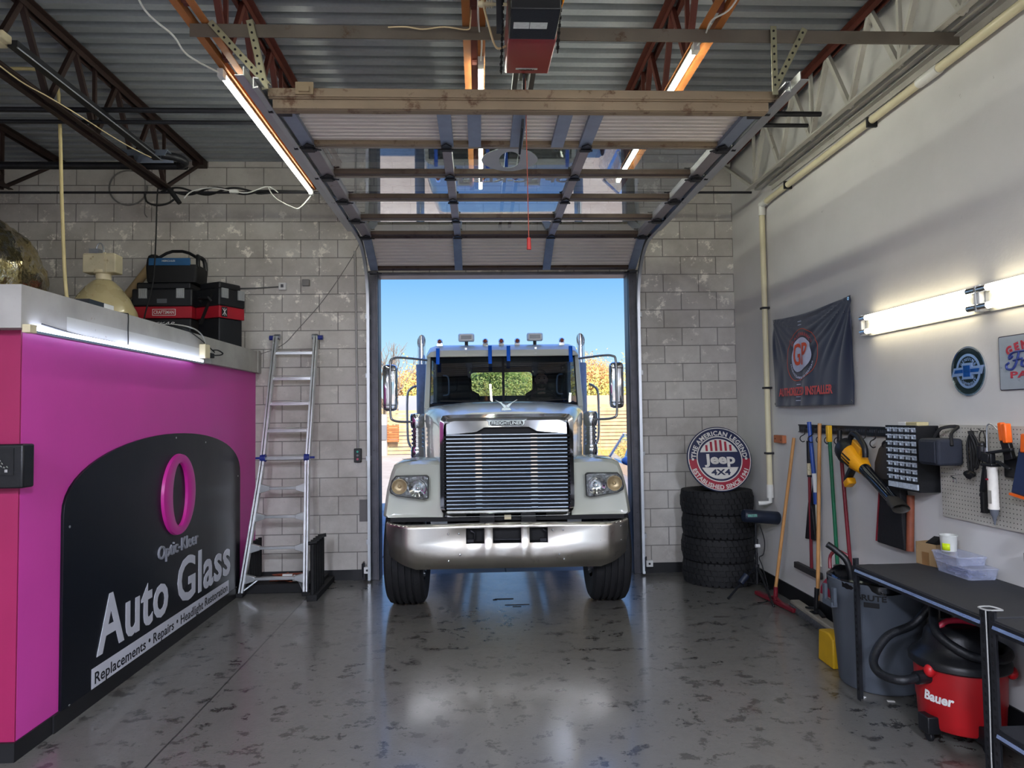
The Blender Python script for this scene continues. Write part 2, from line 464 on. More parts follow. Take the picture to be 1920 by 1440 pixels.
# ================================================================ THE SETTING
DX0, DX1, DH = -1.12, 1.685, 3.37
BY = 7.85
ZD = 4.63
mb = MB(); mb.box(-9, 3.2, -7.2, 8.05, -.3, 0); struct('floor', mb, MATS['floor'])
mb = MB()
mb.box(-9, DX0, BY, 8.05, 0, 4.75); mb.box(DX1, 2.905, BY, 8.05, 0, 4.75); mb.box(DX0, DX1, BY, 8.05, DH, 4.75)
struct('wall_back', mb, MATS['block'])
struct('wall_right', MB().box(2.905, 3.1, -7.2, 8.05, 0, 5.2), MATS['wall'])
struct('wall_left', MB().box(-9.2, -9, -7.2, 8.05, 0, 5.2), MATS['block'])
struct('wall_front', MB().box(-9, -2.4, -7.4, -7.2, 0, 5.2).box(2.5, 2.905, -7.4, -7.2, 0, 5.2).box(-2.4, 2.5, -7.4, -7.2, 3.7, 5.2), MATS['block'])  # unseen rear wall; its opening is added for daylight and reflections
# roof deck: trapezoidal ribs running across the room
prof = []
y = 8.05
while y > -7.3:
    prof += [(y, ZD), (y-.072, ZD), (y-.076, ZD+.052), (y-.146, ZD+.052)]; y -= .15
prof.append((y, ZD))
mb = MB(); v = []
for x in (-9.1, 3.05):
    v += [(x, a, b) for a, b in prof]
n = len(prof); mb.raw(v, [(i, i+1, n+i+1, n+i) for i in range(n-1)])
struct('ceiling', mb, MATS['deck'], ang=20, flip=False)
struct('roof', MB().box(-9.2, 3.1, -7.4, 8.1, 4.80, 5.2), BLACKM)
# black vinyl base along the walls
BASEM = M('black_base', '#141416', .5, 0, .2, 8)
struct('baseboard_back', MB().box(-2.4, DX0-.12, BY-.012, BY, 0, .11).box(DX1+.12, 2.905, BY-.012, BY, 0, .11), BASEM)
struct('baseboard_right', MB().box(2.893, 2.905, -7, BY, 0, .14), BASEM)
# steel door jambs (vertical angle guides) and header strip
jm = M('jamb_steel', '#55545a', .45, .6, .2, 8, .06, 40, '#3a2d26', .64)
for nm, x0, x1, sgn in (('trim_1', DX0-.10, DX0+.005, 1), ('trim_2', DX1-.005, DX1+.10, -1)):
    mb = MB(); mb.box(x0, x1, BY-.035, BY-.001, 0, DH+.02)
    xa = x1-.02 if sgn > 0 else x0
    mb.box(xa, xa+.02, BY-.06, BY+.2, 0, DH)
    for i in range(9): mb.cyl(((x0+x1)/2, BY-.035, .3+i*.37), ((x0+x1)/2, BY-.042, .3+i*.37), .008, n=8)
    struct(nm, mb, jm, bevel=.003)
struct('trim_3', MB().box(DX0, DX1, BY-.03, BY+.2, DH-.03, DH+.005), jm)

# ---- pink booth (a room within the room)
PINK = M('magenta_paint', '#c4409c', .45, 0, .05, 2.5, .05, 30, '#a02a7c', .74)
struct('wall_booth', MB().box(-6.0, -2.46, 3.90, BY, 0, 2.27), PINK)
struct('wall_booth_front', MB().box(-6.0, -2.461, 3.888, 3.90, 0, 2.27), M('crimson_front', '#8e1a4c', .45, 0, .05, 2.5, .05, 30, '#7a1440', .74))  # front face coloured a darker crimson than the side wall
m, k, b = newmat('plywood_fascia')
g = k.add('ShaderNodeNewGeometry').outputs['Position']; s = k.add('ShaderNodeSeparateXYZ', i_0=g)
n1 = k.add('ShaderNodeTexNoise', i_Vector=g, i_Scale=3.0, i_Detail=8.0); n2 = k.add('ShaderNodeTexNoise', i_Vector=g, i_Scale=26.0, i_Detail=8.0, i_Roughness=.7)
base = k.ramp(n1.outputs[0], .35, .65, hx('#8e8b86'), hx('#a3a09b'))
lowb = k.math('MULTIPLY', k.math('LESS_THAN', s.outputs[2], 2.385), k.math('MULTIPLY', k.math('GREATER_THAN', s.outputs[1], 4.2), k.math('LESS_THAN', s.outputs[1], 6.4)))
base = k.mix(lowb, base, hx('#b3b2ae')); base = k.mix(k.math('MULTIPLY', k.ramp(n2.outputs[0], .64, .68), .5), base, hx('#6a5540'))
k.l.new(base, b.inputs['Base Color']); b.inputs['Roughness'].default_value = .65
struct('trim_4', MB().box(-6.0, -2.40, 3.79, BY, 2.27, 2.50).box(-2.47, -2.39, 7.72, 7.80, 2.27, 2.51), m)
struct('baseboard_booth', MB().box(-6.0, -2.45, 3.87, 4.2, 0, .1).box(-2.46, -2.44, 4.2, BY, 0, .1), BASEM)

# ---- open-web joists under the deck
def joist(x, col, wcol, label, y0=-7.0, wall=False):
    t = thing('steel_joist', (x, (y0+BY)/2, 4.03), label, 'roof joist', 'open web roof joists')
    g = .022
    mb = MB()
    for sg in (-1, 1):
        mb.angle((x+sg*g, y0, 4.62), (x+sg*g, BY-.02, 4.62), .05, .007, (sg, 0, 0), (0, 0, -1))
    put('top_chord', mb, col, t)
    mb = MB(); ye = 6.98
    for sg in (-1, 1):
        mb.angle((x+sg*g, y0, 4.03), (x+sg*g, ye, 4.03), .045, .007, (sg, 0, 0), (0, 0, 1))
    put('bottom_chord', mb, wcol if wall else M('orange_primer', '#a0622f', .55, .1, .2, 6, .1, 40, '#6b3322', .66) if x > -2 else col, t)
    mb = MB(); k = 0; yy = ye-.05; st = .62
    mb.bar((x, ye-.03, 4.05), (x, BY-.05, 4.58), .03, .03)
    while yy-st > y0:
        mb.bar((x, yy, 4.05), (x, yy-st/2, 4.6), .038, .03); mb.bar((x, yy-st/2, 4.6), (x, yy-st, 4.05), .03, .038)
        if k % 2 == 0: mb.bar((x, yy-st*.02, 4.05), (x, yy-.02, 4.6), .026, .026)
        yy -= st; k += 1
    mb.box(x-.06, x+.06, BY-.12, BY-.001, 4.55, 4.625)
    put('web', mb, wcol, t)
    return t
joist(-6.10, RUSTD, RUSTD, 'dark open-web steel joist farthest out over the booth')
joist(-4.58, RUSTD, RUSTD, 'dark open-web steel joist above the gold foil bag')
joist(-3.05, RUSTD, RUSTD, 'dark rust open-web steel joist ending above the coiled grey cable on the block wall')
joist(-1.58, RUST, RUST, 'rust-red open-web joist beside the raised door, carrying the long light by the pink booth')
joist(-.01, RUST, RUST, 'rust-red open-web joist seen end on beside the red door opener')
joist(1.38, RUST, RUST, 'rust-red open-web joist between the door opener and the side wall with the banner')
joist(2.80, RUST, M('painted_web', '#bdbab0', .5, .1, .1, 6, .05, 40, '#6f6252', .62), 'open-web joist with off-white painted webs against the side wall with the banner', wall=True)
t = tag(put('bridging_rod', MB().cyl((-8.9, 6.98, 4.0), (2.78, 6.95, 4.0), .012, n=8), STEELD), 'thin dark steel rod crossing under the joist ends along the block wall', 'rod')
t = tag(put('cross_bar', MB().angle((-1.62, 3.98, 4.02), (2.88, 3.98, 4.02), .075, .008, (0, 1, 0), (0, 0, -1)), M('bar_brown', '#6a6259', .5, .4, .2, 3, .08, 40, '#544236', .6)), 'long brown steel angle bar crossing the ceiling in front of the raised door', 'steel bar')
# thin black pipes crossing above the raised door
for i, (yy, zz, r, x1, lb) in enumerate(((5.36, 4.12, .02, 2.72, 'thin black pipe crossing over the raised door, upper of the close pair'), (5.46, 4.07, .016, 2.66, 'thin black pipe crossing over the raised door, lower of the close pair'))):
    tag(put('black_pipe', MB().cyl((-8.9, yy, zz), (x1, yy, zz), r, n=12), STEELD), lb, 'pipe')

# ---- perforated hanger struts for the tracks
HG = M('hanger_galv', '#a7a489', .4, .7, .1, 14, .05, 60)
def perforated(p, q, w=.032):
    mb = MB(); p = Vector(p); q = Vector(q); d = (q-p); L = d.length; d.normalize()
    mb.bar(p, q, w, .004, (0, 1, 0)); return mb
def hanger(name, p, q, label):
    p = Vector(p); q = Vector(q); d = q-p; L = d.length; d.normalize(); sd = d.cross(Vector((0, 1, 0))).normalized()
    mb = MB(); w = .034; mb.raw([p-sd*w/2, p+sd*w/2, q+sd*w/2, q-sd*w/2], [(0, 1, 2, 3)])
    mb.bar(p, q, w, .004, (0, 1, 0)); mb.bar(p+sd*w/2+Vector((0, .015, 0)), q+sd*w/2+Vector((0, .015, 0)), .004, .03, (0, 1, 0))
    t = put(name, mb, HG); tag(t, label, 'bracket', 'perforated track hangers')
    hb = MB(); i = .03
    while i < L-.02:
        c = p+d*i; hb.cyl(c+Vector((0, -.005, 0)), c+Vector((0, -.002, 0)), .007, n=8); i += .046
    put('bolt_hole', hb, BLACKM, t, kind='stuff')
    return t
hanger('perforated_hanger', (-1.50, 3.96, 4.02), (-1.18, 3.96, 3.66), 'slanting perforated steel hanger at the front end of the track by the long light')
hanger('perforated_hanger', (-1.28, 3.955, 4.03), (-1.19, 3.955, 3.63), 'upright perforated steel hanger at the front end of the track by the long light')
hanger('perforated_hanger', (1.74, 3.955, 4.03), (1.74, 3.955, 3.62), 'upright perforated steel hanger at the front end of the track near the painted joist')
hanger('perforated_hanger', (1.93, 3.96, 4.02), (1.74, 3.96, 3.66), 'slanting perforated steel hanger at the front end of the track near the painted joist')

# ================================================================ SECTIONAL DOOR (raised)
DL, DR = -1.17, 1.73
def dpt(s, side=0):
    """distance s from the top edge of the door (y=4.14) -> (y, z, tangent) of the curtain plane"""
    if s <= 3.0: return 4.14+s, 3.65
    r = s-3.0; return 7.14+r*.90, 3.65-r*.42
door = thing('sectional_door', ((DL+DR)/2, 5.9, 3.4), 'raised sectional garage door with glass panes and brown weathered rails', 'garage door')
def sec_box(mb, x0, x1, s0, s1, z0, z1):
    """box lying in the door curtain between distances s0..s1, z0..z1 below the curtain plane"""
    def P(s, dz):
        y, z = dpt(s)
        if s <= 3.0: return y, z-dz
        return y-.42*dz, z-.90*dz
    c = []
    for x in (x0, x1):
        for s in (s0, s1):
            for dz in (z0, z1):
                y, z = P(s, dz); c.append((x, y, z))
    mb.raw(c, [(0, 1, 3, 2), (4, 6, 7, 5), (0, 4, 5, 1), (2, 3, 7, 6), (0, 2, 6, 4), (1, 5, 7, 3)])
GP = glassmat('door_glass', '#cfd9d8', 1.9)
FR = M('door_rail', '#4f4037', .5, .3, .15, 4, .06, 40, '#3a261c', .56); LR = M('light_rail', '#8d8479', .45, .4, .12, 5, .05, 40, '#6a5646', .62)
STILE = M('door_stile', '#8d8687', .45, .4, .12, 6, .05, 40, '#5c4636', .62)
eps = .004
for i in range(6):
    s0 = .6*i; s1 = .6*(i+1)
    if i in (0, 5):
        # corrugated metal section: shallow ribs across the width
        mb = MB(); pr = []
        a = s0+.05
        for j in range(9):
            a0 = s0+.05+j*.0555
            pr += [(a0, .010), (a0+.006, .024), (a0+.040, .024), (a0+.046, .010)]
        pr.append((s1-.05, .010)); v = []
        for x in (DL+.02, DR-.02):
            for a, dz in pr:
                y, z = dpt(min(a, s1-.02))
                if a <= 3: v.append((x, y, z-dz))
                else: v.append((x, y-.42*dz, z-.9*dz))
        n = len(pr); mb.raw(v, [(q, q+1, n+q+1, n+q) for q in range(n-1)])
        pn = put('corrugated_panel', mb, PANEL, door, ang=20, flip=False)
        mb = MB(); sec_box(mb, DL, DR, s0+eps, s0+.05, 0, .045); sec_box(mb, DL, DR, s1-.05, s1-eps, 0, .045)
        put('panel_rail', mb, DIRTY if i == 0 else FR, pn, bevel=.003)
        mb = MB()
        xs = (-.20, -.015, .265, .545, .735) if i == 0 else (-.215, .745)
        for x in xs+(DL+.04, DR-.04):
            w = .042
            sec_box(mb, x-w, x+w, s0+.02, s1-.02, .045, .052); sec_box(mb, x-w, x-w+.006, s0+.02, s1-.02, .02, .047); sec_box(mb, x+w-.006, x+w, s0+.02, s1-.02, .02, .047)
            mb2 = MB()
        st = put('stiffener', mb, GALVB, pn)
        hb = MB()
        for x in xs:
            for q in range(5):
                y, z = dpt(s0+.08+q*.11)
                if i == 5: y -= .42*.053; z -= .9*.053
                else: z -= .053
                hb.cyl((x, y, z), (x, y, z-.002), .007, n=8)
    else:
        mb = MB(); sec_box(mb, DL, DR, s1-.055, s1-eps, 0, .040)
        rl = put('section_rail', mb, FR, door, bevel=.003)
        mb = MB(); sec_box(mb, DL, DR, s0+eps, s0+.030, 0, .045)
        put('light_rail', mb, LR, door, bevel=.003)
        mb = MB()
        for x0, x1 in ((DL, DL+.09), (-.24, -.175), (.715, .78), (DR-.09, DR)): sec_box(mb, x0, x1, s0+.01, s1-.01, -.002, .052)
        put('stile', mb, STILE, rl, bevel=.003)
        for x0, x1 in ((DL+.085, -.235), (-.18, .72), (.775, DR-.085)):
            mb = MB(); y0, z = dpt(s0+.04); y1, _ = dpt(s1-.04)
            mb.raw([(x0, y0, z-.02), (x1, y0, z-.02), (x1, y1, z-.02), (x0, y1, z-.02)], [(0, 1, 2, 3)])
            put('glass_pane', mb, GP, door, label='clear scratched window pane')
# hinges and rollers at each joint
for i in range(7):
    s = min(.6*i, 3.59)+(.02 if i == 0 else 0); y, z = dpt(s); dz = .055
    if i in range(1, 6):
        mb = MB()
        for x in (DL+.045, -.207, .747, DR-.045):
            mb.box(x-.035, x+.035, y-.05, y+.045, z-.062, z-.054); mb.cyl((x-.045, y, z-.066), (x+.045, y, z-.066), .008, n=8)
            mb.prism([(-.035, 0), (.035, 0), (0, -.05)], (x, y-.05, z-.063), (1, 0, 0), (0, 1, 0), (0, 0, .006))
        put('hinge', mb, STEELD, door)
    mb = MB()
    for x, sg in ((DL, -1), (DR, 1)):
        mb.cyl((x-sg*.12, y, z-.068), (x+sg*.05, y, z-.05), .006, n=8); mb.cyl((x+sg*.035, y, z-.045), (x+sg*.06, y, z-.045), .022, n=14)
        mb.box(x-.04-sg*.03, x+.04-sg*.03, y-.03, y+.03, z-.075, z-.05)
    put('roller', mb, STEELD, door)
# heavy C-shaped strut on the leading edge
mb = MB()
mb.box(DL-.02, DR+.05, 4.00, 4.14, 3.650, 3.662); mb.box(DL-.02, DR+.05, 4.00, 4.012, 3.612, 3.655); mb.box(DL-.02, DR+.03, 4.012, 4.03, 3.606, 3.616)
mb.box(DL, DR, 4.028, 4.045, 3.555, 3.612); mb.box(DL, DR, 4.045, 4.10, 3.553, 3.562); mb.box(DL, DR, 4.10, 4.14, 3.60, 3.65)
st = put('top_strut', mb, DIRTY, door, bevel=.003, label='dusty brown channel along the door edge')
put('track_clip', MB().box(-1.03, -.93, 3.985, 4.0, 3.62, 3.69).box(-1.01, -.95, 3.97, 3.99, 3.63, 3.66), M('clip', '#8d7c62', .6, .3), st)
# eye-shaped decal and mirrored lettering on the inner panes
DEC = M('decal_grey', '#a9adb0', .5, 0, .05, 6)
y, z = dpt(.90)
fr = frame((.235, y, z-.023), (1, 0, 0), (0, -1, 0))
mb = MB(); n = 48; v = []
for i in range(n):
    a = 2*PI*i/n; ex = .205*math.cos(a); ey = .235*math.sin(a)*(1-.18*abs(math.cos(a))**2)
    v.append(fr(ex, ey)); v.append(fr(.076*math.cos(a), .165*math.sin(a)))
mb.raw(v, [(2*i, 2*((i+1) % n), 2*((i+1) % n)+1, 2*i+1) for i in range(n)])
put('window_decal', mb, DEC, door, flip=False, label='grey eye-shaped decal with a clear round centre')
y, z = dpt(1.34)
fr = frame((.27, y, z-.023), (-1, 0, 0), (0, -1, 0))
put('window_lettering', text('OPTIC-KLEER', fr, .16, .0008, .004), DEC, door, flip=False)

# tracks
TRK = M('track_galv', '#b4b6b8', .36, .75, .06, 4)
for sg, x, lb in ((-1, DL-.055, 'galvanised door track beside the rust-red joist, curving down to the jamb near the ladder'), (1, DR+.055, 'galvanised door track curving down to the jamb near the stacked tires')):
    t = thing('door_track', (x, 5.9, 3.5), lb, 'door track')
    path = [(3.85, 3.62), (5.5, 3.62), (7.05, 3.60)]
    for i in range(1, 9):
        a = i/8*PI/2; path.append((7.10+.62*math.sin(a), 3.60-.62*(1-math.cos(a))))
    path += [(7.73, 2.0), (7.74, .02)]
    sec = [(-.03, -.028), (.0, -.032), (.0, .032), (-.03, .028), (-.03, .020), (-.006, .024), (-.006, -.024), (-.03, -.020)]
    secs = []
    for i, (a, b_) in enumerate(path):
        p0 = path[max(i-1, 0)]; p1 = path[min(i+1, len(path)-1)]; dy, dz = p1[0]-p0[0], p1[1]-p0[1]; L = math.hypot(dy, dz); ny, nz = -dz/L, dy/L
        secs.append([Vector((x-sg*(-u)-0, a+ny*w, b_+nz*w)) for u, w in sec])
    mb = MB(); mb.loft(secs); put('rail', mb, TRK, t, ang=25)
    mb = MB(); mb.angle((x+sg*.032, 3.80, 3.635), (x+sg*.032, 7.05, 3.635), .05, .005, (sg, 0, 0), (0, 0, 1)); put('support_angle', mb, TRK, t)
    mb = MB()
    for zz in (.4, 1.3, 2.2, 2.85): mb.box(x-.02, x+.03, 7.74, BY-.005, zz, zz+.05)
    put('wall_bracket', mb, TRK, t)
# ---- opener
op = thing('door_opener', (.29, 3.7, 3.70), 'red and black garage door opener hanging in front of the raised door', 'door opener')
OR = M('opener_red', '#8c0f24', .3, .2, .08, 5, 0, 60, None, .5, .5)
mb = MB(); mb.prism([(3.49, 3.72), (3.52, 3.70), (3.97, 3.74), (3.97, 3.95), (3.49, 3.95)], (.165, 0, 0), (0, 1, 0), (0, 0, 1), (.25, 0, 0)); put('cover', mb, OR, op, bevel=.008)
mb = MB(); mb.box(.165, .405, 3.22, 3.49, 3.68, 3.95); ca = put('motor_case', mb, BLACK, op, bevel=.006)
LB = M('label_silver', '#c8ccc8', .4, 0, .1, 60)
put('rating_label', MB().box(.185, .262, 3.33, 3.385, 3.6775, 3.679).box(.265, .35, 3.33, 3.385, 3.6775, 3.679), LB, ca)
bw = frame((.285, 3.90, 3.729), (-1, 0, 0), (0, -1, 0))
bw = frame((.285, 3.90, 3.7315), (-1, 0, 0), (0, -.996, -.088))
put('name_badge', plate(bw, rrect(-.062, .062, -.011, .011, .004), .003, .001), LB, op)
put('badge_lettering', text('LiftMaster', bw, .021, .0012, .0006).xf(Matrix.Translation((0, 0, -.0045))), BLACKM, op)
mb = MB(); mb.box(.225, .255, 3.9, 7.7, 3.84, 3.885); mb.box(.33, .36, 3.9, 7.7, 3.84, 3.885); put('rail', mb, STEELD, op)
mb = MB(); mb.bar((.285, 4.12, 3.83), (.285, 4.30, 3.56), .014, .03); mb.bar((.285, 4.30, 3.58), (.285, 4.66, 3.54), .014, .03); mb.box(.26, .31, 4.05, 4.2, 3.81, 3.86); put('trolley_arm', mb, BLACK, op)
mb = MB(); mb.tube([(.295, 4.15, 3.80), (.298, 4.15, 3.3), (.302, 4.15, 2.83)], .0028, 6); rc = put('release_cord', mb, M('red_cord', '#a8503e', .7), op)
put('cord_handle', MB().cyl((.302, 4.15, 2.83), (.302, 4.15, 2.76), .012, .014, 10), M('handle_red', '#b5312c', .5), rc)
def chain(pts, r, lk):
    mb = MB(); P = [Vector(p) for p in pts]
    for a, b_ in zip(P, P[1:]):
        d = b_-a; n = max(1, int(d.length/lk))
        for i in range(n):
            c0 = a+d*(i/n); c1 = a+d*((i+.8)/n); mb.bar(c0, c1, r*(2.2 if i % 2 else .9), r*(.9 if i % 2 else 2.2), (0, 1, 0))
    return mb
put('drive_chain', chain([(.135, 3.3, 3.98), (.135, 3.45, 3.72), (.135, 3.72, 3.62), (.135, 3.80, 3.68), (.14, 3.72, 3.78), (.14, 3.4, 3.9)], .006, .018), BLACKM, op)
put('brake_chain', chain([(.42, 3.2, 3.95), (.428, 3.45, 3.80), (.43, 3.62, 3.68), (.425, 3.6, 3.85)], .006, .018), BLACKM, op)
mb = MB(); mb.box(.10, .125, 3.30, 3.33, 3.62, 4.03); mb.bar((.125, 3.36, 3.99), (.125, 3.36, 3.7), .028, .012); mb.box(.44, .455, 3.3, 3.33, 3.9, 4.6); mb.bar((.10, 3.2, 4.0), (.46, 3.2, 4.0), .03, .03); put('mounting_strut', mb, STEELD, op)
mb = MB()
for i in range(9): mb.cyl((.035+i*.0065, 3.47, 3.85), (.038+i*.0065, 3.47, 3.85), .019 if i % 2 else .015, n=14)
mb.cyl((.02, 3.47, 3.85), (.16, 3.47, 3.85), .008, n=10); mb.cyl((.012, 3.47, 3.85), (.035, 3.47, 3.85), .014, .017, 12)
put('limit_shaft', mb, CREAM, op)
mb = MB(); mb.cyl((.465, 3.4, 3.82), (.45, 3.55, 3.64), .004, n=8); tag(put('yellow_rope', MB().tube([(.452, 3.15, 4.3), (.452, 3.3, 4.0), (.447, 3.42, 3.88), (.43, 3.5, 3.84)], .006, 8, smooth=4), M('yellow_rope', '#d98a0f', .6)), 'short yellow-orange rope beside the red door opener', 'rope')
# loose wires near the opener
WW = M('cream_wire', '#d0bd93', .5)
tag(put('opener_power_cord', MB().tube([(-.02, 3.4, 4.05), (.02, 3.5, 3.95), (.07, 3.62, 3.82), (.11, 3.72, 3.76), (.165, 3.74, 3.78)], .006, 8, smooth=6), WW), 'cream power cord drooping into the side of the red door opener', 'cord')
tag(put('loose_wire', MB().tube([(-.50, 3.96, 4.0), (-.40, 3.95, 3.998), (-.30, 3.95, 3.985), (-.18, 3.95, 4.0), (-.05, 3.95, 3.985), (-.03, 3.93, 4.01), (-.02, 3.85, 4.08), (.02, 3.75, 4.1), (.03, 3.6, 4.15)], .004, 6, smooth=5), WW), 'pale loose wire lying along the brown cross bar by the door opener', 'wire')

# ================================================================ LIGHTS
TUBE = emitmat('lit_tube_greenish', '#fdffee', 17)
TUBEW = emitmat('lit_tube_warm', '#fff1cc', 4.6)
TUBEB = emitmat('lit_tube_cool', '#d4dfff', 5.5)
def joist_light(x, y0, y1, z, label, cord=None):
    t = thing('strip_light', (x, (y0+y1)/2, z), label, 'strip light', 'strip lights on the joists')
    put('lit_tube', MB().cyl((x, y0+.04, z), (x, y1-.04, z), .017, n=14), TUBE, t)
    put('housing', MB().box(x-.016, x+.016, y0, y1, z+.018, z+.032), GALV, t)
    put('end_cap', MB().box(x-.018, x+.018, y0-.01, y0+.05, z-.02, z+.032).box(x-.018, x+.018, y1-.05, y1+.01, z-.02, z+.032), WHITE, t)
    return t
joist_light(-1.635, 4.50, 6.95, 3.985, 'long lit tube light under the joist nearest the pink booth')
joist_light(.03, 4.32, 6.8, 3.985, 'lit tube light on the middle joist beside the red door opener')
joist_light(1.335, 4.12, 6.6, 3.985, 'lit tube light on the joist between the opener and the side wall with the banner')
for i, (x, y0) in enumerate(((-1.6, .9), (1.335, .7), (-.0, -2.2), (1.335, -4.6), (-1.6, -5))):  # extra unseen tubes behind the camera, added as fill light
    joist_light(x, y0, y0+2.4, 3.985, 'added fill tube light on a joist behind the photographer, number %s of its run' % ('first second third fourth fifth sixth seventh'.split()[i]))
FILL_DISC = emitmat('lit_fill_disc', '#e4eaff', 260)
def bay(x, y, label):  # made-up disc lamp, placed unseen behind the camera as fill
    t = thing('fill_light', (x, y, 3.85), label, 'fill light', 'added round fill lights behind the photographer')
    put('lit_disc', MB().cyl((x, y, 3.845), (x, y, 3.85), .25, n=32), FILL_DISC, t)
    put('shade', MB().lathe([(.29, 3.84), (.27, 3.90), (.14, 3.98), (.10, 4.02), (.001, 4.02)], (x, y, 0), 32), ALU, t)
for i, (x, y) in enumerate(((1.3, -1.6), (-1.6, -1.6), (1.3, -4.4), (-1.6, -4.4), (-4.6, -4.4))):
    bay(x, y, 'added round fill light behind the photographer, %s of the five' % 'first second third fourth fifth'.split()[i])
CW = M('cord_white', '#cfcfc9', .5)
tag(put('light_cord', MB().tube([(-1.70, 3.0, 4.05), (-1.72, 3.45, 4.0), (-1.76, 3.75, 3.96), (-1.72, 4.0, 3.96), (-1.72, 4.2, 3.95), (-1.64, 4.50, 3.99)], .006, 8, smooth=6), CW), 'white cord feeding the long light by the pink booth', 'cord')
tag(put('light_cord', MB().tube([(.03, 3.3, 4.02), (.015, 3.7, 4.0), (.02, 3.95, 3.99), (.035, 4.1, 4.0), (.03, 4.32, 3.99)], .005, 8, smooth=6), CW), 'white cord feeding the light beside the red door opener', 'cord')
tag(put('light_cord', MB().tube([(1.42, 3.4, 4.04), (1.40, 3.7, 3.99), (1.34, 3.85, 4.0), (1.35, 4.0, 4.0), (1.335, 4.12, 3.99)], .005, 8, smooth=6), CW), 'white cord feeding the light between the opener and the banner wall', 'cord')

def wall_fixture(y0, label):
    """twin-tube wall batten, y0 = near end"""
    x = 2.905; y1 = y0+1.22
    t = thing('wall_light', (x-.03, (y0+y1)/2, 2.39), label, 'fluorescent light', 'twin tube wall lights')
    put('channel', MB().prism([(0, 0), (0, .16), (-.02, .16), (-.045, .11), (-.045, .05), (-.02, 0)], (x, y0+.03, 2.325), (1, 0, 0), (0, 0, 1), (0, 1.16, 0)), M('fixture_white', '#d6d6cf', .35), t)
    for z in (2.355, 2.455):
        tb = put('lit_tube', MB().cyl((x-.062, y0+.07, z), (x-.062, y1-.07, z), .019, n=16), TUBEW, t)
        for ya in (y0, y1-.07): put('tube_cap', MB().cyl((x-.062, ya, z), (x-.062, ya+.07, z), .020, n=16), CHROME, tb)
    for ya in (y0-.004, y1-.015): put('end_plate', MB().box(x-.07, x-.001, ya, ya+.019, 2.33, 2.48), WHITE, t, bevel=.003)
    return t
wall_fixture(3.88, 'lit twin-tube wall light above the round bow-tie sign')
wall_fixture(2.64, 'lit twin-tube wall light cut by the picture edge beside the first one')
wall_fixture(.2, 'added twin-tube fill light behind the photographer on the painted wall')  # this and the next are out of view, added to brighten the room
wall_fixture(-3.2, 'added twin-tube fill light far behind the photographer on the painted wall')
# LED strip on the booth fascia
FL = t = thing('fascia_light', (-2.38, 5.0, 2.25), 'white lit LED strip running along the fascia of the pink booth', 'strip light')
put('lit_strip', MB().box(-2.398, -2.362, 3.86, 6.14, 2.262, 2.285), TUBEB, t, bevel=.006)
put('backing', MB().box(-2.40, -2.365, 3.84, 6.16, 2.248, 2.262), GALV, t)
put('end_cap', MB().box(-2.402, -2.36, 3.80, 3.86, 2.246, 2.29), CREAM, t, bevel=.003)
# ================================================================ THE TRUCK (local frame: x across, y back from the bumper)
TR = thing('semi_truck', (.232, 6.15, 0), 'white conventional truck with chrome grille and steel bumper nosing in through the open door', 'truck', rz=-.02)
PAINT = M('truck_paint', '#b9bcb0', .22, 0, .02, 2, 0, 60, None, .5, .45)
STEELB = M('bumper_steel', '#d2cdc4', .34, 1, .08, 2.2, .02, 10, '#b9b2a8', .6)
def T(name, mb, mat, parent=None, **kw): return put(name, mb, mat, parent or TR, local=True, **kw)
# bumper
def bz(x):
    ax = abs(x); t = max(0, (ax-.80)/.29)
    return (.455 if ax < .80 else .455+.10*min(t, 1)), (.835-.015*min(ax, 1))
def byy(x):
    ax = abs(x); return 0 if ax < .86 else (1-math.cos(min((ax-.86)/.23, 1)*PI/2))*.26+.0
xs = [-1.09, -1.08, -1.06, -1.03, -.99, -.94, -.90, -.86, -.80, -.367, -.207, -.136, .112, .183, .343, .80, .86, .90, .94, .99, 1.03, 1.06, 1.08, 1.09]
mb = MB(); idx = {}; F = []
for i, x in enumerate(xs):
    lo, hi = bz(x)
    for j, z in enumerate((lo, .668, .80, hi)):
        zz = z if j in (0, 3) else max(z, lo+.03)
        idx[i, j] = len(mb.v); mb.v.append(Vector((x, byy(x), zz)))
for i in range(len(xs)-1):
    for j in range(3):
        if j == 1 and any(abs(xs[i]-h) < .001 for h in (-.367, -.136, .183)): continue
        F.append((idx[i, j], idx[i+1, j], idx[i+1, j+1], idx[i, j+1]))
mb.f += F
bu = T('bumper', mb, STEELB, solid=.006, flip=True, ang=30)
mb = MB()
for i, x in enumerate(xs[:-1]):
    x1 = xs[i+1]; h0 = bz(x)[1]; h1 = bz(x1)[1]; y0 = byy(x); y1 = byy(x1)
    mb.raw([(x, y0, h0), (x1, y1, h1), (x1, y1+.06, h1+.004), (x, y0+.06, h0+.004)], [(0, 1, 2, 3)])
T('top_flange', mb, STEELB, bu, solid=.004)
mb = MB()
for x0, x1 in ((-.367, -.207), (-.136, .112), (.183, .343)):
    mb.box(x0-.01, x1+.01, .12, .13, .65, .82)
    for a in (x0, x1): mb.box(a-.003, a+.003, .003, .12, .66, .81)
    mb.box(x0, x1, .003, .12, .662, .668); mb.box(x0, x1, .003, .12, .80, .806)
T('recess', mb, BLACKM, bu)
mb = MB()
for x in (-.33, .305): mb.box(x-.028, x+.028, .02, .05, .675, .70); mb.tube([(x+.03, .07, .69), (x+.035, .06, .75), (x-.0, .06, .77)], .012, 8)
mb.box(-.12, .10, .03, .05, .69, .70)
T('tow_hook', mb, STEELD, bu)
mb = MB()
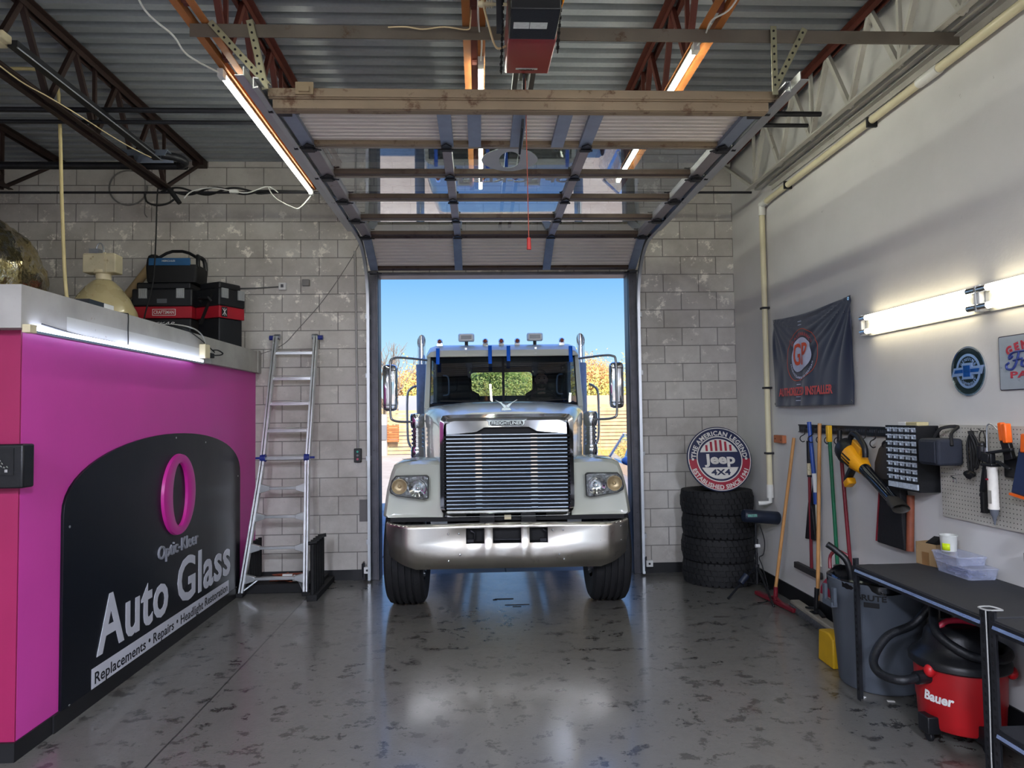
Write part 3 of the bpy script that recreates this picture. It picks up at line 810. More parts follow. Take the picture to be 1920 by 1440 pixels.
for x, z in ((-.52, .755), (-.43, .755), (-.52, .525), (-.42, .575), (.385, .775), (.475, .775), (.44, .565), (.48, .525), (.80, .80), (.98, .80), (.80, .68), (.98, .68)):
    r = .010 if abs(x) < .6 else .005
    mb.ball((x, -.004, z), (r, .006, r), 10, 6)
T('rivet', mb, CHROME, bu)
# grille
GY = .20
mb = MB(); o = rrect(-.61, .61, .865, 1.81, .11, 6); inn = [(max(-.545, min(.545, x*.9)), max(.92, min(1.705 if abs(x) > .2 else 1.705, z))) for x, z in o]
def crown(x): return 1.775+.03*(1-(x/.61)**2)
def outer(k, y):  # frame outline
    return [Vector((x*k, y, z if z < 1.5 else min(z, crown(x)))) for x, z in o]
secs = [outer(.985, GY+.25), outer(1.0, GY+.04), outer(.985, GY+.0), [Vector((x*.93, GY-.015, min(max(z, .90), 1.76) if z < 1.5 else min(z, crown(x))-.03)) for x, z in o],
        [Vector((x, GY+.02, z)) for x, z in [(max(-.545, min(.545, p[0]*.93)), min(max(p[1], .925), 1.70)) for p in o]], [Vector((x, GY+.06, z)) for x, z in [(max(-.545, min(.545, p[0]*.93)), min(max(p[1], .925), 1.70)) for p in o]]]
mb.loft(secs, caps=False); gs = T('grille_surround', mb, CHROME, ang=50)
mb = MB(); mb.prism([(-.545, 1.60), (-.27, 1.625), (-.20, 1.665), (.20, 1.665), (.27, 1.625), (.545, 1.60), (.545, 1.70), (.47, 1.735), (-.47, 1.735), (-.545, 1.70)], (0, GY-.008, 0), (1, 0, 0), (0, 0, 1), (0, .02, 0)); mb.xf(Matrix(((1, 0, 0, 0), (0, 1, .16, -.16*1.66), (0, 0, 1, 0), (0, 0, 0, 1)))); T('crown_plate', mb, CHROME, gs, bevel=.006)
mb = MB(); mb.box(-.545, .545, GY-.004, GY+.02, .868, .925); T('lower_plate', mb, M('brushed_plate', '#c9c7c2', .3, 1), gs, bevel=.004)
mb = MB()
for i in range(20):
    z = .945+i*.0345
    for x0, x1 in ((-.545, -.285), (-.225, .215), (.275, .545)):
        mb.prism([(GY+.045, z-.009), (GY+.012, z-.009), (GY+.0045, z-.004), (GY+.004, z+.005), (GY+.009, z+.008), (GY+.045, z+.008)], (x0, 0, 0), (0, 1, 0), (0, 0, 1), (x1-x0, 0, 0))
    for x0, x1 in ((-.285, -.225), (.215, .275)):
        mb.box(x0, x1, GY+.018, GY+.04, z-.004, z+.006)
T('grille_louvers', mb, CHROME, gs)
mb = MB(); mb.box(-.56, .56, GY+.0462, GY+.0492, .90, 1.70)
T('radiator_screen', mb, BLACKM, gs)
bf = frame((0, GY-.008, 1.705), (1, 0, 0), (0, 0, 1))
T('badge', plate(frame((0, GY-.004, 1.705), (1, 0, 0), (0, 0, 1)), [(-.19, .03), (-.165, .012), (-.165, -.012), (-.14, -.028), (.14, -.028), (.165, -.012), (.165, .012), (.19, .03), (.14, .028), (-.14, .028)], .008), CHROME, gs, bevel=.003)
T('badge_inset', plate(frame((0, GY-.0125, 1.703), (1, 0, 0), (0, 0, 1)), rrect(-.148, .148, -.021, .021, .018), .001), BLACK, gs)
T('badge_lettering', text('FREIGHTLINER', frame((0, GY-.0140, 1.703), (1, 0, 0), (0, 0, 1)), .042, .003, .0006, 1.0), CHROME, gs)
mb = MB(); mb.box(-.03, .03, GY-.02, GY, .845, .868); T('latch_tab', mb, CREAM, gs)
# hood
def hsec(y, w, zt, zs, r):
    """one closed hood cross-section"""
    pts = []
    for i in range(9): a = PI-PI/2*i/8; pts.append((-w+r+r*math.cos(a)*1.0, zt-r-.03+r*math.sin(a)))
    for x in (-.5, -.2, 0, .2, .5): pts.append((x*w, zt-.005+.012*(1-abs(x))))
    for i in range(9): a = PI/2-PI/2*i/8; pts.append((w-r+r*math.cos(a), zt-r-.03+r*math.sin(a)))
    pts += [(w*.99, zs), (w*.90, zs-.02), (-w*.90, zs-.02), (-w*.99, zs)]
    return [Vector((x, y, z)) for x, z in pts]
mb = MB(); mb.loft([hsec(GY+.05, .605, 1.80, .95, .13), hsec(GY+.30, .66, 1.862, .95, .13), hsec(.9, .745, 1.90, 1.0, .13), hsec(1.4, .83, 1.915, 1.1, .12), hsec(1.72, .885, 1.915, 1.2, .11), hsec(1.86, .90, 1.885, 1.25, .10)])
hood = T('hood', mb, PAINT, ang=50)
mb = MB(); mb.prism([(-.62, 1.2), (-.60, 1.28), (.60, 1.28), (.62, 1.2), (.3, 1.12), (-.3, 1.12)], (0, 0, 1.882), (1, 0, 0), (0, 1, 0), (0, 0, .012))
mb = MB()
for sg in (-1, 1): mb.prism([(0, 0), (.09, .048), (.105, .05), (.05, .012), (.028, -.02), (0, -.03)], (0, GY+.03, 1.865), (sg, 0, 0), (0, 0, 1), (0, .02, 0))
mb.prism([(-.05, -.045), (.05, -.045), (.035, -.015), (-.035, -.015)], (0, GY+.02, 1.86), (1, 0, 0), (0, 0, 1), (0, .05, 0))
T('hood_ornament', mb, CHROME, hood, bevel=.003)
# fenders and headlamps
LENS = glassmat('lamp_lens', '#f4f6f6', .45)
REFL = M('lamp_reflector', '#77797a', .16, 1, .3, 40, 1.0, 30, '#1c1d1f', .5)
AMB = M('amber_reflector', '#b8a27c', .3, .5, .1, 30, .3, 60)
for sg in (-1, 1):
    def P(x, y, z): return Vector((sg*x, y, z))
    def fs(y, x0, x1, xb, zt, zb, k=0):
        return [P(x0, y, zb), P(x0, y, zt-.05), P(x0+.03, y, zt-.01), P((x0+x1)/2, y, zt), P(x1-.10, y-k*.0, zt-.012), P(x1-.03, y+k*.3, zt-.045), P(x1, y+k*.6, zt-.12), P((x1+xb)/2, y+k*.8, (zt+zb)/2), P(xb, y+k, zb+.02), P(xb-.02, y+k, zb)]
    mb = MB()
    mb.loft([fs(.27, .60, .98, 1.05, 1.30, .88, .05), fs(.245, .58, 1.03, 1.10, 1.345, .86, .06), fs(.30, .575, 1.06, 1.13, 1.365, .858, .04), fs(.42, .57, 1.07, 1.135, 1.375, .86, .01), fs(.62, .60, 1.075, 1.135, 1.38, 1.02), fs(.95, .66, 1.08, 1.135, 1.37, 1.16), fs(1.3, .72, 1.08, 1.13, 1.33, 1.10), fs(1.6, .78, 1.08, 1.12, 1.22, .95)])
    fe = T('fender', mb, PAINT, ang=55)
    # headlamp: recessed bowl with two lamps under a clear cover
    hp = [(.70, 1.235), (.72, 1.25), (1.0, 1.245), (1.04, 1.20), (1.06, 1.12), (1.05, 1.085), (1.0, 1.06), (.74, 1.025), (.705, 1.04)]
    fr = lambda x, z, d=0: P(x, .212+max(0, x-.75)*.10-d, z)
    def plate2(poly, z0, d):
        n = len(poly); q = MB(); return q.raw([fr(x, y_, z0) for x, y_ in poly]+[fr(x, y_, z0+d) for x, y_ in poly], [(i, (i+1) % n, n+(i+1) % n, n+i) for i in range(n)]+[tuple(range(n))[::-1], tuple(range(n, 2*n))])
    hl = T('headlight', plate2(hp, 0, .012), BLACK, fe, bevel=.004)
    cx, cz = .87, 1.14
    hp2 = [((x-cx)*.93+cx, (z-cz)*.90+cz) for x, z in hp]
    hi = T('headlight_bowl', plate2(hp2, .012, .003), REFL, fe)
    q = MB()
    c = fr(.80, 1.135, .016)
    q.lathe([(.0, .0), (.03, .002), (.062, .012), (.075, .03), (.080, .032), (.080, .0)], c, 28, (0, -1, 0)); q.ball(c+Vector((0, -.018, 0)), (.022, .02, .022), 12, 8)
    T('beam_reflector', q, CHROME, fe)
    q = MB(); c = fr(.965, 1.15, .016)
    q.lathe([(.0, .0), (.03, .002), (.055, .012), (.064, .026), (.068, .026), (.068, 0)], c, 24, (0, -1, 0)); q.ball(c+Vector((0, -.012, 0)), (.016, .016, .016), 10, 8)
    T('turn_lamp', q, AMB, fe, label='amber turn lamp')
    q = MB(); n = len(hp); q.raw([fr(x, z, .055) for x, z in hp2]+[fr(x, z, .012) for x, z in hp], [tuple(range(n))]+[(i, (i+1) % n, n+(i+1) % n, n+i) for i in range(n)])
    T('headlight_lens', q, LENS, fe, ang=60)
    q = MB(); q.prism([(.80, .34), (.93, .36), (.97, .44), (.86, .46)], (0, 0, 1.3785), (sg, 0, 0), (0, 1, 0), (0, 0, .003)); T('fender_decal', q, M('grip_grey', '#7a7d80', .7), fe)
    # wheel
    c = Vector((sg*.945, .70, .505)); q = MB()
    pf = [(.29, -.15), (.40, -.175), (.46, -.172), (.492, -.150), (.503, -.115)]
    for g_ in (-.085, -.03, .03, .085): pf += [(.505, g_-.012), (.488, g_-.010), (.488, g_+.010), (.505, g_+.012)]
    pf += [(.503, .115), (.492, .15), (.46, .172), (.40, .175), (.29, .15)]
    q.lathe(pf, c, 56, (1, 0, 0)); wh = T('tire', q, RUBBER, ang=25)
    q = MB(); q.lathe([(.29, -.15), (.28, .02), (.18, .06), (.17, .12), (.10, .13), (.09, .17), (.001, .17)], c, 32, (sg, 0, 0)); T('rim', q, CHROME, wh)
    # mirror
    mx = sg*1.25; q = MB()
    q.loft([[Vector((sg*(1.25+a), 1.62+b_, z)) for a, b_ in rrect(-.080*k, .076*k, -.05*k, .05*k, .035*k)] for z, k in ((1.835, .5), (1.85, .9), (1.88, 1), (2.30, 1), (2.33, .9), (2.345, .5))])
    ar = MB(); ar.tube([(sg*.86, 1.80, 2.405), (sg*1.10, 1.62, 2.42), (sg*1.20, 1.56, 2.41), (sg*1.235, 1.555, 2.36), (sg*1.238, 1.55, 2.1), (sg*1.238, 1.555, 1.80), (sg*1.21, 1.56, 1.735), (sg*1.10, 1.62, 1.715), (sg*.90, 1.78, 1.72)], .013, 10, smooth=5)
    ma = T('mirror_arm', ar, M('mirror_arm_steel', '#8a8d8f', .3, .8))
    mh = T('mirror_head', q, CHROME, ma, ang=50)
    q = MB(); q.box(mx-.07, mx+.07, 1.565, 1.575, 1.895, 1.903); q.box(mx-.07, mx+.07, 1.565, 1.575, 2.275, 2.283); T('mirror_strap', q, STEELD, ma)
    # air cleaner on the cowl
    q = MB(); c0 = Vector((sg*.965, 1.70, 0))
    prof = [(.001, 1.20), (.06, 1.20), (.07, 1.22), (.07, 1.33), (.075, 1.34), (.075, 1.40), (.07, 1.41)]
    for i in range(5): z = 1.44+i*.045; prof += [(.070, z), (.055, z+.004), (.055, z+.022), (.070, z+.026)]
    prof += [(.078, 1.68), (.08, 1.70), (.08, 1.775), (.07, 1.80), (.001, 1.81)]
    q.lathe(prof, c0, 24); T('air_cleaner', q, CHROME)
    # exhaust stack with cut tip, shield and grab bar
    q = MB(); c0 = Vector((sg*1.10, 3.55, 0)); n = 20
    ring_ = lambda z, r, cut=0: [c0+Vector((r*math.cos(2*PI*i/n), r*math.sin(2*PI*i/n), z+cut*math.sin(2*PI*i/n))) for i in range(n)]
    q.loft([ring_(.9, .058), ring_(2.2, .058), ring_(2.68, .056), ring_(2.80, .056, .10)], caps=False); q.loft([ring_(2.80, .050, .10), ring_(2.5, .050)], caps=False)
    stk = T('exhaust_stack', q, CHROME)
    q = MB(); q.loft([[c0+Vector((sg*(-.0)+.075*math.cos(a), -.005+.075*math.sin(a), z)) for a in [PI*1.15+PI*.7*i/8 for i in range(9)]] for z in (1.2, 2.48)], closed=False); T('heat_shield', q, M('shield_grey', '#8a8a8c', .55, .4, .1, 20, .2, 80), stk, solid=.004)
    q = MB(); q.tube([(sg*1.05, 2.4, 2.14), (sg*1.12, 2.38, 2.10), (sg*1.155, 2.37, 2.0), (sg*1.155, 2.37, 1.6), (sg*1.14, 2.38, 1.45), (sg*1.08, 2.4, 1.36)], .014, 8, smooth=4); T('grab_bar', q, GALV)
    # cab side: door skin, pillars, rear quarter and side glass
    q = MB()
    q.prism([(1.82, .75), (4.0, .75), (4.0, 1.90), (1.82, 1.88)], (sg*.90, 0, 0), (0, 1, 0), (0, 0, 1), (-sg*.05, 0, 0))
    q.prism([(1.80, 1.86), (1.93, 1.86), (2.26, 2.50), (2.14, 2.50)], (sg*.90, 0, 0), (0, 1, 0), (0, 0, 1), (-sg*.06, 0, 0))
    q.prism([(3.05, 1.86), (4.0, 1.86), (4.0, 2.5), (3.05, 2.5)], (sg*.90, 0, 0), (0, 1, 0), (0, 0, 1), (-sg*.05, 0, 0))
    T('cab_side', q, PAINT, bevel=.012)
    q = MB(); q.raw([(sg*.875, 1.93, 1.9), (sg*.875, 3.05, 1.9), (sg*.875, 3.05, 2.5), (sg*.875, 2.25, 2.5)], [(0, 1, 2, 3)]); T('side_window', q, M('tinted_glass', '#1c2024', .05, 0, 0, 4, alpha=.72))
    q = MB(); q.tube([(sg*.72, 2.35, 2.26), (sg*.66, 2.33, 2.24), (sg*.65, 2.33, 2.1), (sg*.66, 2.33, 2.03), (sg*.72, 2.35, 2.02)], .010, 8, smooth=3); T('inner_grab_handle', q, M('handle_grey', '#8c949c', .5))
# cab front, roof, back, floor
mb = MB(); mb.loft([[Vector((x, y, z)) for x, z in [(-.90*k, zb), (-.90*k, zt-.10*r_), (-.86*k, zt-.03*r_), (-.78*k, zt), (.78*k, zt), (.86*k, zt-.03*r_), (.90*k, zt-.10*r_), (.90*k, zb)]] for y, k, zt, zb, r_ in
    ((2.06, .975, 2.50, 2.465, .3), (2.05, .985, 2.535, 2.46, .7), (2.10, .99, 2.575, 2.47, 1), (2.2, 1, 2.61, 2.48, 1), (2.5, 1, 2.635, 2.49, 1), (3.6, 1, 2.635, 2.49, 1), (3.95, 1, 2.60, 2.49, 1), (4.0, .99, 2.54, 2.49, .8))])
rf = T('cab_roof', mb, PAINT, ang=50)
mb = MB(); mb.box(-.86, .86, 2.2, 3.96, 2.455, 2.487); T('headliner', mb, BLACKM, rf)
mb = MB(); mb.prism([(1.78, 1.70), (1.86, 1.905), (1.95, 1.905), (1.95, 1.70)], (-.86, 0, 0), (0, 1, 0), (0, 0, 1), (1.72, 0, 0)); T('cowl', mb, BLACK)
mb = MB(); mb.bar((0, 1.845, 1.89), (0, 2.13, 2.475), .028, .02, (0, -1, 0)); mb.tube([(-.84, 1.85, 1.90), (.84, 1.85, 1.90), (.845, 2.13, 2.465), (-.845, 2.13, 2.465)], .013, 8, closed=True); wf = T('windshield_frame', mb, BLACKM)
WG = glassmat('windshield_glass', '#9fb3c4', 1.1)
for sg in (-1, 1):
    q = MB(); q.raw([(sg*.012, 1.858, 1.90), (sg*.835, 1.868, 1.90), (sg*.84, 2.135, 2.462), (sg*.012, 2.125, 2.468)], [(0, 1, 2, 3)]); T('windshield', q, WG)
    q = MB(); q.bar((sg*.15, 1.85, 1.93), (sg*.72, 1.86, 1.945), .012, .012); q.bar((sg*.12, 1.83, 1.91), (sg*.16, 1.85, 1.94), .015, .015); T('wiper', q, BLACKM)
mb = MB()  # back wall with rear window opening
mb.box(-.88, -.46, 3.93, 3.98, 1.0, 2.5); mb.box(.46, .88, 3.93, 3.98, 1.0, 2.5); mb.box(-.46, .46, 3.93, 3.98, 1.0, 2.03); mb.box(-.46, .46, 3.93, 3.98, 2.40, 2.5)
T('cab_back', mb, BLACK)
q = MB(); fo = rrect(-.465, .465, 2.02, 2.41, .06); fi = rrect(-.44, .44, 2.05, 2.385, .05); n = len(fo)
q.raw([(x, 3.92, z) for x, z in fo]+[(x, 3.92, z) for x, z in fi]+[(x, 3.93, z) for x, z in fi], [(i, (i+1) % n, n+(i+1) % n, n+i) for i in range(n)]+[(n+i, n+(i+1) % n, 2*n+(i+1) % n, 2*n+i) for i in range(n)])
T('rear_window_frame', q, BLACK)
T('rear_window', MB().raw([(-.46, 3.955, 2.03), (.46, 3.955, 2.03), (.46, 3.955, 2.40), (-.46, 3.955, 2.40)], [(0, 1, 2, 3)]), glassmat('rear_glass', '#e4ece8', .6))
mb = MB(); mb.box(-.85, .85, 1.95, 3.93, 1.0, 1.05); T('cab_floor', mb, BLACKM)
mb = MB(); mb.loft([[Vector((x, y, z)) for y, z in ((1.92, 1.5), (1.92, 1.90), (2.1, 1.93), (2.28, 1.91), (2.34, 1.84), (2.30, 1.5))] for x in (-.84, .84)])
mb.loft([[Vector((x, y, z)) for y, z in ((2.0, 1.9), (2.15, 1.975), (2.28, 1.96), (2.32, 1.9))] for x in (.28, .72)]); T('dashboard', mb, BLACK, bevel=.02)
for x in (-.5, .5):
    q = MB(); q.loft([[Vector((x+a, 3.05+b_, z)) for a, b_ in rrect(-.22*k, .22*k, -.06, .06, .04)] for z, k in ((1.4, 1), (1.9, 1), (2.05, .9), (2.1, .5), (2.12, .45), (2.25, .45), (2.27, .3))]); q.box(x-.23, x+.23, 2.6, 3.1, 1.35, 1.5); T('seat', q, BLACKM, ang=50)
q = MB(); q.tube([Vector((.50+.18*math.cos(a), 2.47+.10*math.sin(a), 1.93+.135*math.sin(a))) for a in [2*PI*i/24 for i in range(24)]], .013, 8, closed=True)
for a in (.5, 2.6, 4.7): q.bar((.50, 2.46, 1.91), (.50+.18*math.cos(a), 2.47+.10*math.sin(a), 1.93+.135*math.sin(a)), .02, .012)
q.cyl((.50, 2.46, 1.92), (.50, 2.3, 1.80), .03); T('steering_wheel', q, BLACK)
# roof lamps and square beacons
AMBL = M('marker_lens', '#8a3d22', .25, 0, .1, 20, 0, 60, None, .5, .6)
for x in (-.745, -.205, -.015, .175, .705):
    q = MB(); q.ball((x, 2.20, 2.655), (.036, .05, .034), 16, 10); l = T('marker_lamp', q, CHROME, rf); q = MB(); q.ball((x, 2.165, 2.655), (.024, .022, .024), 14, 8); T('marker_lens', q, AMBL, rf, label='amber lens')
    T('lamp_foot', MB().box(x-.03, x+.03, 2.18, 2.24, 2.60, 2.628), CHROME, rf)
for x in (-.43, .385):
    q = MB(); q.loft([[Vector((x+a, y, 2.70+b_)) for a, b_ in rrect(-.095*k, .095*k, -.047*k, .047*k, .02)] for y, k in ((2.27, .9), (2.24, 1), (2.20, 1), (2.17, .82))]); h = T('roof_light', q, WHITE, rf, ang=30)
    T('light_face', MB().box(x-.062, x+.062, 2.160, 2.168, 2.678, 2.722), M('grey_face', '#9a9c9c', .4), h); T('light_stalk', MB().cyl((x, 2.22, 2.60), (x, 2.22, 2.66), .02), STEELD, h)
    T('roof_bracket', MB().box(x-.012, x+.012, 2.06, 2.075, 2.49, 2.565), ALU, rf)
TAPE = M('blue_tape', '#0a62d8', .6, 0, .05, 20)
for x, zt, zb in ((-.755, 2.56, 2.37), (-.15, 2.585, 2.37), (.065, 2.58, 2.40), (.79, 2.57, 2.38)):
    q = MB(); w = .021
    yy = lambda z: (2.036 if z > 2.46 else 2.035-(2.46-z)*.47)-.012
    zs = [zt, 2.46, zb]; q.raw([(x+s_*w, yy(z), z) for z in zs for s_ in (-1, 1)], [(0, 1, 3, 2), (2, 3, 5, 4)]); T('masking_tape', q, TAPE, solid=.001)
# chassis and what shows under the hood line
mb = MB(); mb.box(-1.05, 1.05, .22, .27, .83, .865); mb.box(-.45, -.36, .15, 6.5, .55, .80); mb.box(.36, .45, .15, 6.5, .55, .80); mb.box(-.55, .55, .35, .45, .55, .85)
mb.cyl((-.8, .70, .5), (.8, .70, .5), .06); mb.box(-.62, .62, .2, .5, .44, .48); mb.box(-.25, -.12, .12, .24, .83, .87); mb.box(.12, .25, .12, .24, .83, .87)
T('chassis', mb, BLACKM)
for sg in (-1, 1):
    q = MB(); q.lathe([(.28, -.28), (.47, -.30), (.503, -.26), (.503, .26), (.47, .30), (.28, .28)], (sg*.85, 5.4, .505), 40, (1, 0, 0)); T('rear_tire', q, RUBBER)
    q = MB(); q.cyl((sg*.82, 2.4, .62), (sg*.82, 3.9, .62), .28, n=28); T('fuel_tank', q, ALU)

# ---------------- driver
SKIN = M('skin', '#b58468', .55, 0, .06, 12); HAIR = M('dark_hair', '#241c18', .7, 0, .2, 40); SHIRT = M('dark_shirt', '#16181d', .85, 0, .15, 12, .2, 60)
DRV = thing('person', (.232+.50+.055, 6.15+2.85-.01, 1.48), 'bearded driver in a dark shirt sitting behind the truck windshield', 'person', rz=-.02)
def D(name, mb, mat, parent=None, **kw): return put(name, mb, mat, parent or DRV, local=True, **kw)
def skin_chain(name, pts, edges, rad, mat, parent=None, sub=2):
    me = bpy.data.meshes.new(name); me.from_pydata([Vector(p) for p in pts], edges, []); me.materials.append(mat)
    o = bpy.data.objects.new(name, me); COL.objects.link(o); o.parent = parent or DRV
    sk = o.modifiers.new('skin', 'SKIN'); sk.use_smooth_shade = True
    if not me.skin_vertices: me.attributes.new
    lay = me.skin_vertices[0].data if me.skin_vertices else None
    if lay is None:
        bm = bmesh.new(); bm.from_mesh(me); bm.verts.layers.skin.verify(); bm.to_mesh(me); bm.free(); lay = me.skin_vertices[0].data
    for i, r in enumerate(rad):
        lay[i].radius = r if isinstance(r, tuple) else (r, r)
    lay[0].use_root = True
    ss = o.modifiers.new('sub', 'SUBSURF'); ss.levels = sub; ss.render_levels = sub
    return o
# torso, arms, thighs in one continuous clothed body
pts = [(0, .05, 0), (0, .06, .18), (0, .05, .36), (0, .04, .50), (0, .03, .575),
       (-.15, .04, .49), (-.20, -.06, .32), (-.15, -.26, .36), (.15, .04, .49), (.20, -.06, .32), (.15, -.26, .36),
       (-.09, -.02, -.02), (-.11, -.38, .0), (.09, -.02, -.02), (.11, -.38, .0)]
ed = [(0, 1), (1, 2), (2, 3), (3, 4), (3, 5), (5, 6), (6, 7), (3, 8), (8, 9), (9, 10), (0, 11), (11, 12), (0, 13), (13, 14)]
rd = [(.14, .11), (.13, .10), (.15, .11), (.12, .09), .045, .065, .048, .033, .065, .048, .033, .09, .07, .09, .07]
body = skin_chain('body', pts, ed, rd, SHIRT)
for sg in (-1, 1):
    w = (sg*.15, -.26, .36)
    P_ = [w, (sg*.15, -.31, .385), (sg*.15, -.345, .40)]
    E_ = [(0, 1), (1, 2)]; R_ = [(.022, .03), (.018, .038), (.014, .036)]
    for i, dx in enumerate((-.028, -.009, .010, .028)):
        b0 = len(P_); P_ += [(sg*.15+dx, -.362, .412), (sg*.15+dx, -.380, .400-i*.002), (sg*.15+dx, -.376, .380)]; E_ += [(2, b0), (b0, b0+1), (b0+1, b0+2)]; R_ += [.009, .0085, .0075]
    b0 = len(P_); P_ += [(sg*.15-sg*.035, -.33, .385), (sg*.15-sg*.045, -.355, .375)]; E_ += [(1, b0), (b0, b0+1)]; R_ += [.011, .009]
    skin_chain('hand', P_, E_, R_, SKIN, sub=1)
def headfn(q, p):
    q = q.copy()
    if p.z < 0: k_ = 1+.25*p.z; q.x *= k_; q.y *= (1+.08*p.z)
    if p.y < -.3 and abs(p.x) < .35: q.y += -.0
    return q
mb = MB(); mb.ball((0, 0, .735), (.076, .094, .115), 28, 20, headfn)
mb.cyl((0, .015, .56), (0, .012, .66), .052, .05, 16)
mb.loft([[Vector((x, y, z)) for x, y in ((-w, yy+.02), (0, yy-d), (w, yy+.02))] for z, w, yy, d in ((.77, .007, -.088, .004), (.745, .010, -.088, .012), (.722, .014, -.090, .022), (.712, .012, -.088, .006))], caps=True)
for sg in (-1, 1): mb.ball((sg*.078, .01, .74), (.010, .022, .032), 10, 8)
mb.prism([(-.055, .775), (.055, .775), (.05, .765), (-.05, .765)], (0, -.090, 0), (1, 0, 0), (0, 0, 1), (0, .02, 0))
hd = D('head', mb, SKIN, ang=80)
mb = MB()
for sg in (-1, 1): mb.ball((sg*.030, -.081, .752), (.013, .008, .008), 10, 8)
D('eyes', mb, M('eye_dark', '#2a211c', .2), hd)
mb = MB()
for sg in (-1, 1): mb.bar((sg*.014, -.094, .772), (sg*.05, -.086, .772), .008, .007)
mb.ball((0, .012, .765), (.083, .098, .108), 24, 14, lambda q, p: Vector((q.x, q.y, max(q.z, .008 if p.y < -.2 else -.05)) if not (p.y < -.35 and p.z < .55) else (q.x, q.y*.86, max(q.z, .03))))
D('hair', mb, HAIR, hd, ang=80)
mb = MB(); mb.ball((0, -.004, .672), (.062, .086, .050), 20, 12, lambda q, p: Vector((q.x, q.y, min(q.z, .022)))); mb.bar((-.028, -.096, .702), (.028, -.096, .702), .010, .009); D('beard', mb, M('beard', '#3a2c24', .8, 0, .2, 60), hd, ang=80)
mb = MB(); mb.bar((-.022, -.0935, .690), (.022, -.0935, .690), .006, .005); D('mouth', mb, M('lips', '#8a4a40', .5), hd)
# ================================================================ OUTSIDE
struct('ground', MB().box(-45, 45, 8.05, 90, -.32, -.02), MATS['ground'])
struct('apron', MB().box(-6, 8, 8.05, 13.5, -.31, 0), MATS['apron'])
WOODF = M('fence_wood', '#c3a67c', .75, 0, .25, 3, .1, 20)
WOODO = M('orange_wood', '#b06a3a', .7, 0, .2, 3, .1, 20)
STUC = M('light_stucco', '#b9b7b2', .85, 0, .06, 2, .1, 30); STUCD = M('grey_stucco', '#77777a', .85, 0, .08, 2, .1, 30)
def fence(x0, y0, x1, y1, h, label, mat, gap=.03, bh=.14):
    t = thing('wooden_fence', ((x0+x1)/2, (y0+y1)/2, -.02), label, 'fence'); L = math.hypot(x1-x0, y1-y0); d = Vector(((x1-x0)/L, (y1-y0)/L, 0)); p = Vector((x0, y0, -.02))
    mb = MB(); z = .04; r = random.Random(3)
    while z < h:
        s_ = 0
        while s_ < L:
            e_ = min(L, s_+2.4); mb.bar(p+d*s_+Vector((0, 0, z+bh/2+r.uniform(-.01, .01))), p+d*(e_-.01)+Vector((0, 0, z+bh/2+r.uniform(-.01, .01))), .02, bh); s_ = e_
        z += bh+gap
    put('slats', mb, mat, t)
    s_ = 0; nrm = Vector((-d.y, d.x, 0))
    while s_ <= L+.01:
        put('post', MB().bar(p+d*s_+nrm*.07, p+d*s_+nrm*.07+Vector((0, 0, h+.04)), .09, .09, (0, 1, 0)), mat, t); s_ += 2.4
    return t
fence(-4.30, 33, .9, 33, 1.95, 'sunlit pale horizontal slat fence beyond the truck on the ladder side', WOODF)
fence(.9, 33.4, 12.9, 33.4, 2.12, 'sunlit horizontal slat fence beyond the truck on the tire-stack side', WOODF)
fence(-10, 38.5, -3.0, 38.5, 2.6, 'tall pale slat fence farthest away behind the grey gate pillar', WOODF)
tag(put('fence_board', MB().box(3.9, 12.9, 33.8, 33.85, -.02, 2.65), M('peach_board', '#c9a58c', .8, 0, .05, 2)), 'plain peach boarding rising above the slat fence', 'board')
t = thing('gate_pillar', (-4.8, 32.6, -.02), 'light stucco gate pillar with a grey panel numbered 27', 'pillar')
put('column', MB().box(-5.9, -4.30, 32.6, 33.1, -.02, 1.86), STUC, t)
put('panel', MB().box(-5.4, -4.30, 32.54, 32.6, .70, 1.37), STUCD, t)
for i, c in enumerate('27'): put('numeral', text(c, frame((-4.57, 32.535, 1.16-i*.17), (1, 0, 0), (0, 0, 1)), .18, .01, .006), WHITE, t)
t = thing('orange_gate', (-4.0, 32.6, .6), 'small orange-brown slatted gate hanging beside the numbered pillar', 'gate')
mb = MB()
for i in range(7): mb.box(-4.28, -3.75, 32.7, 32.73, .60+i*.11, .69+i*.11)
put('slats', mb, WOODO, t); put('gate_stile', MB().box(-4.28, -4.23, 32.73, 32.77, .58, 1.40).box(-3.80, -3.75, 32.73, 32.77, .58, 1.40), WOODO, t)
tag(put('grey_shed', MB().box(-3.95, -.8, 34.3, 36.8, -.02, 2.75), M('shed_grey', '#9c9da3', .7, 0, .05, 2)), 'plain grey flat-roofed shed behind the fence', 'shed')
struct('ground_front', MB().box(-45, 45, -60, -7.4, -.32, -.02), MATS['ground'])
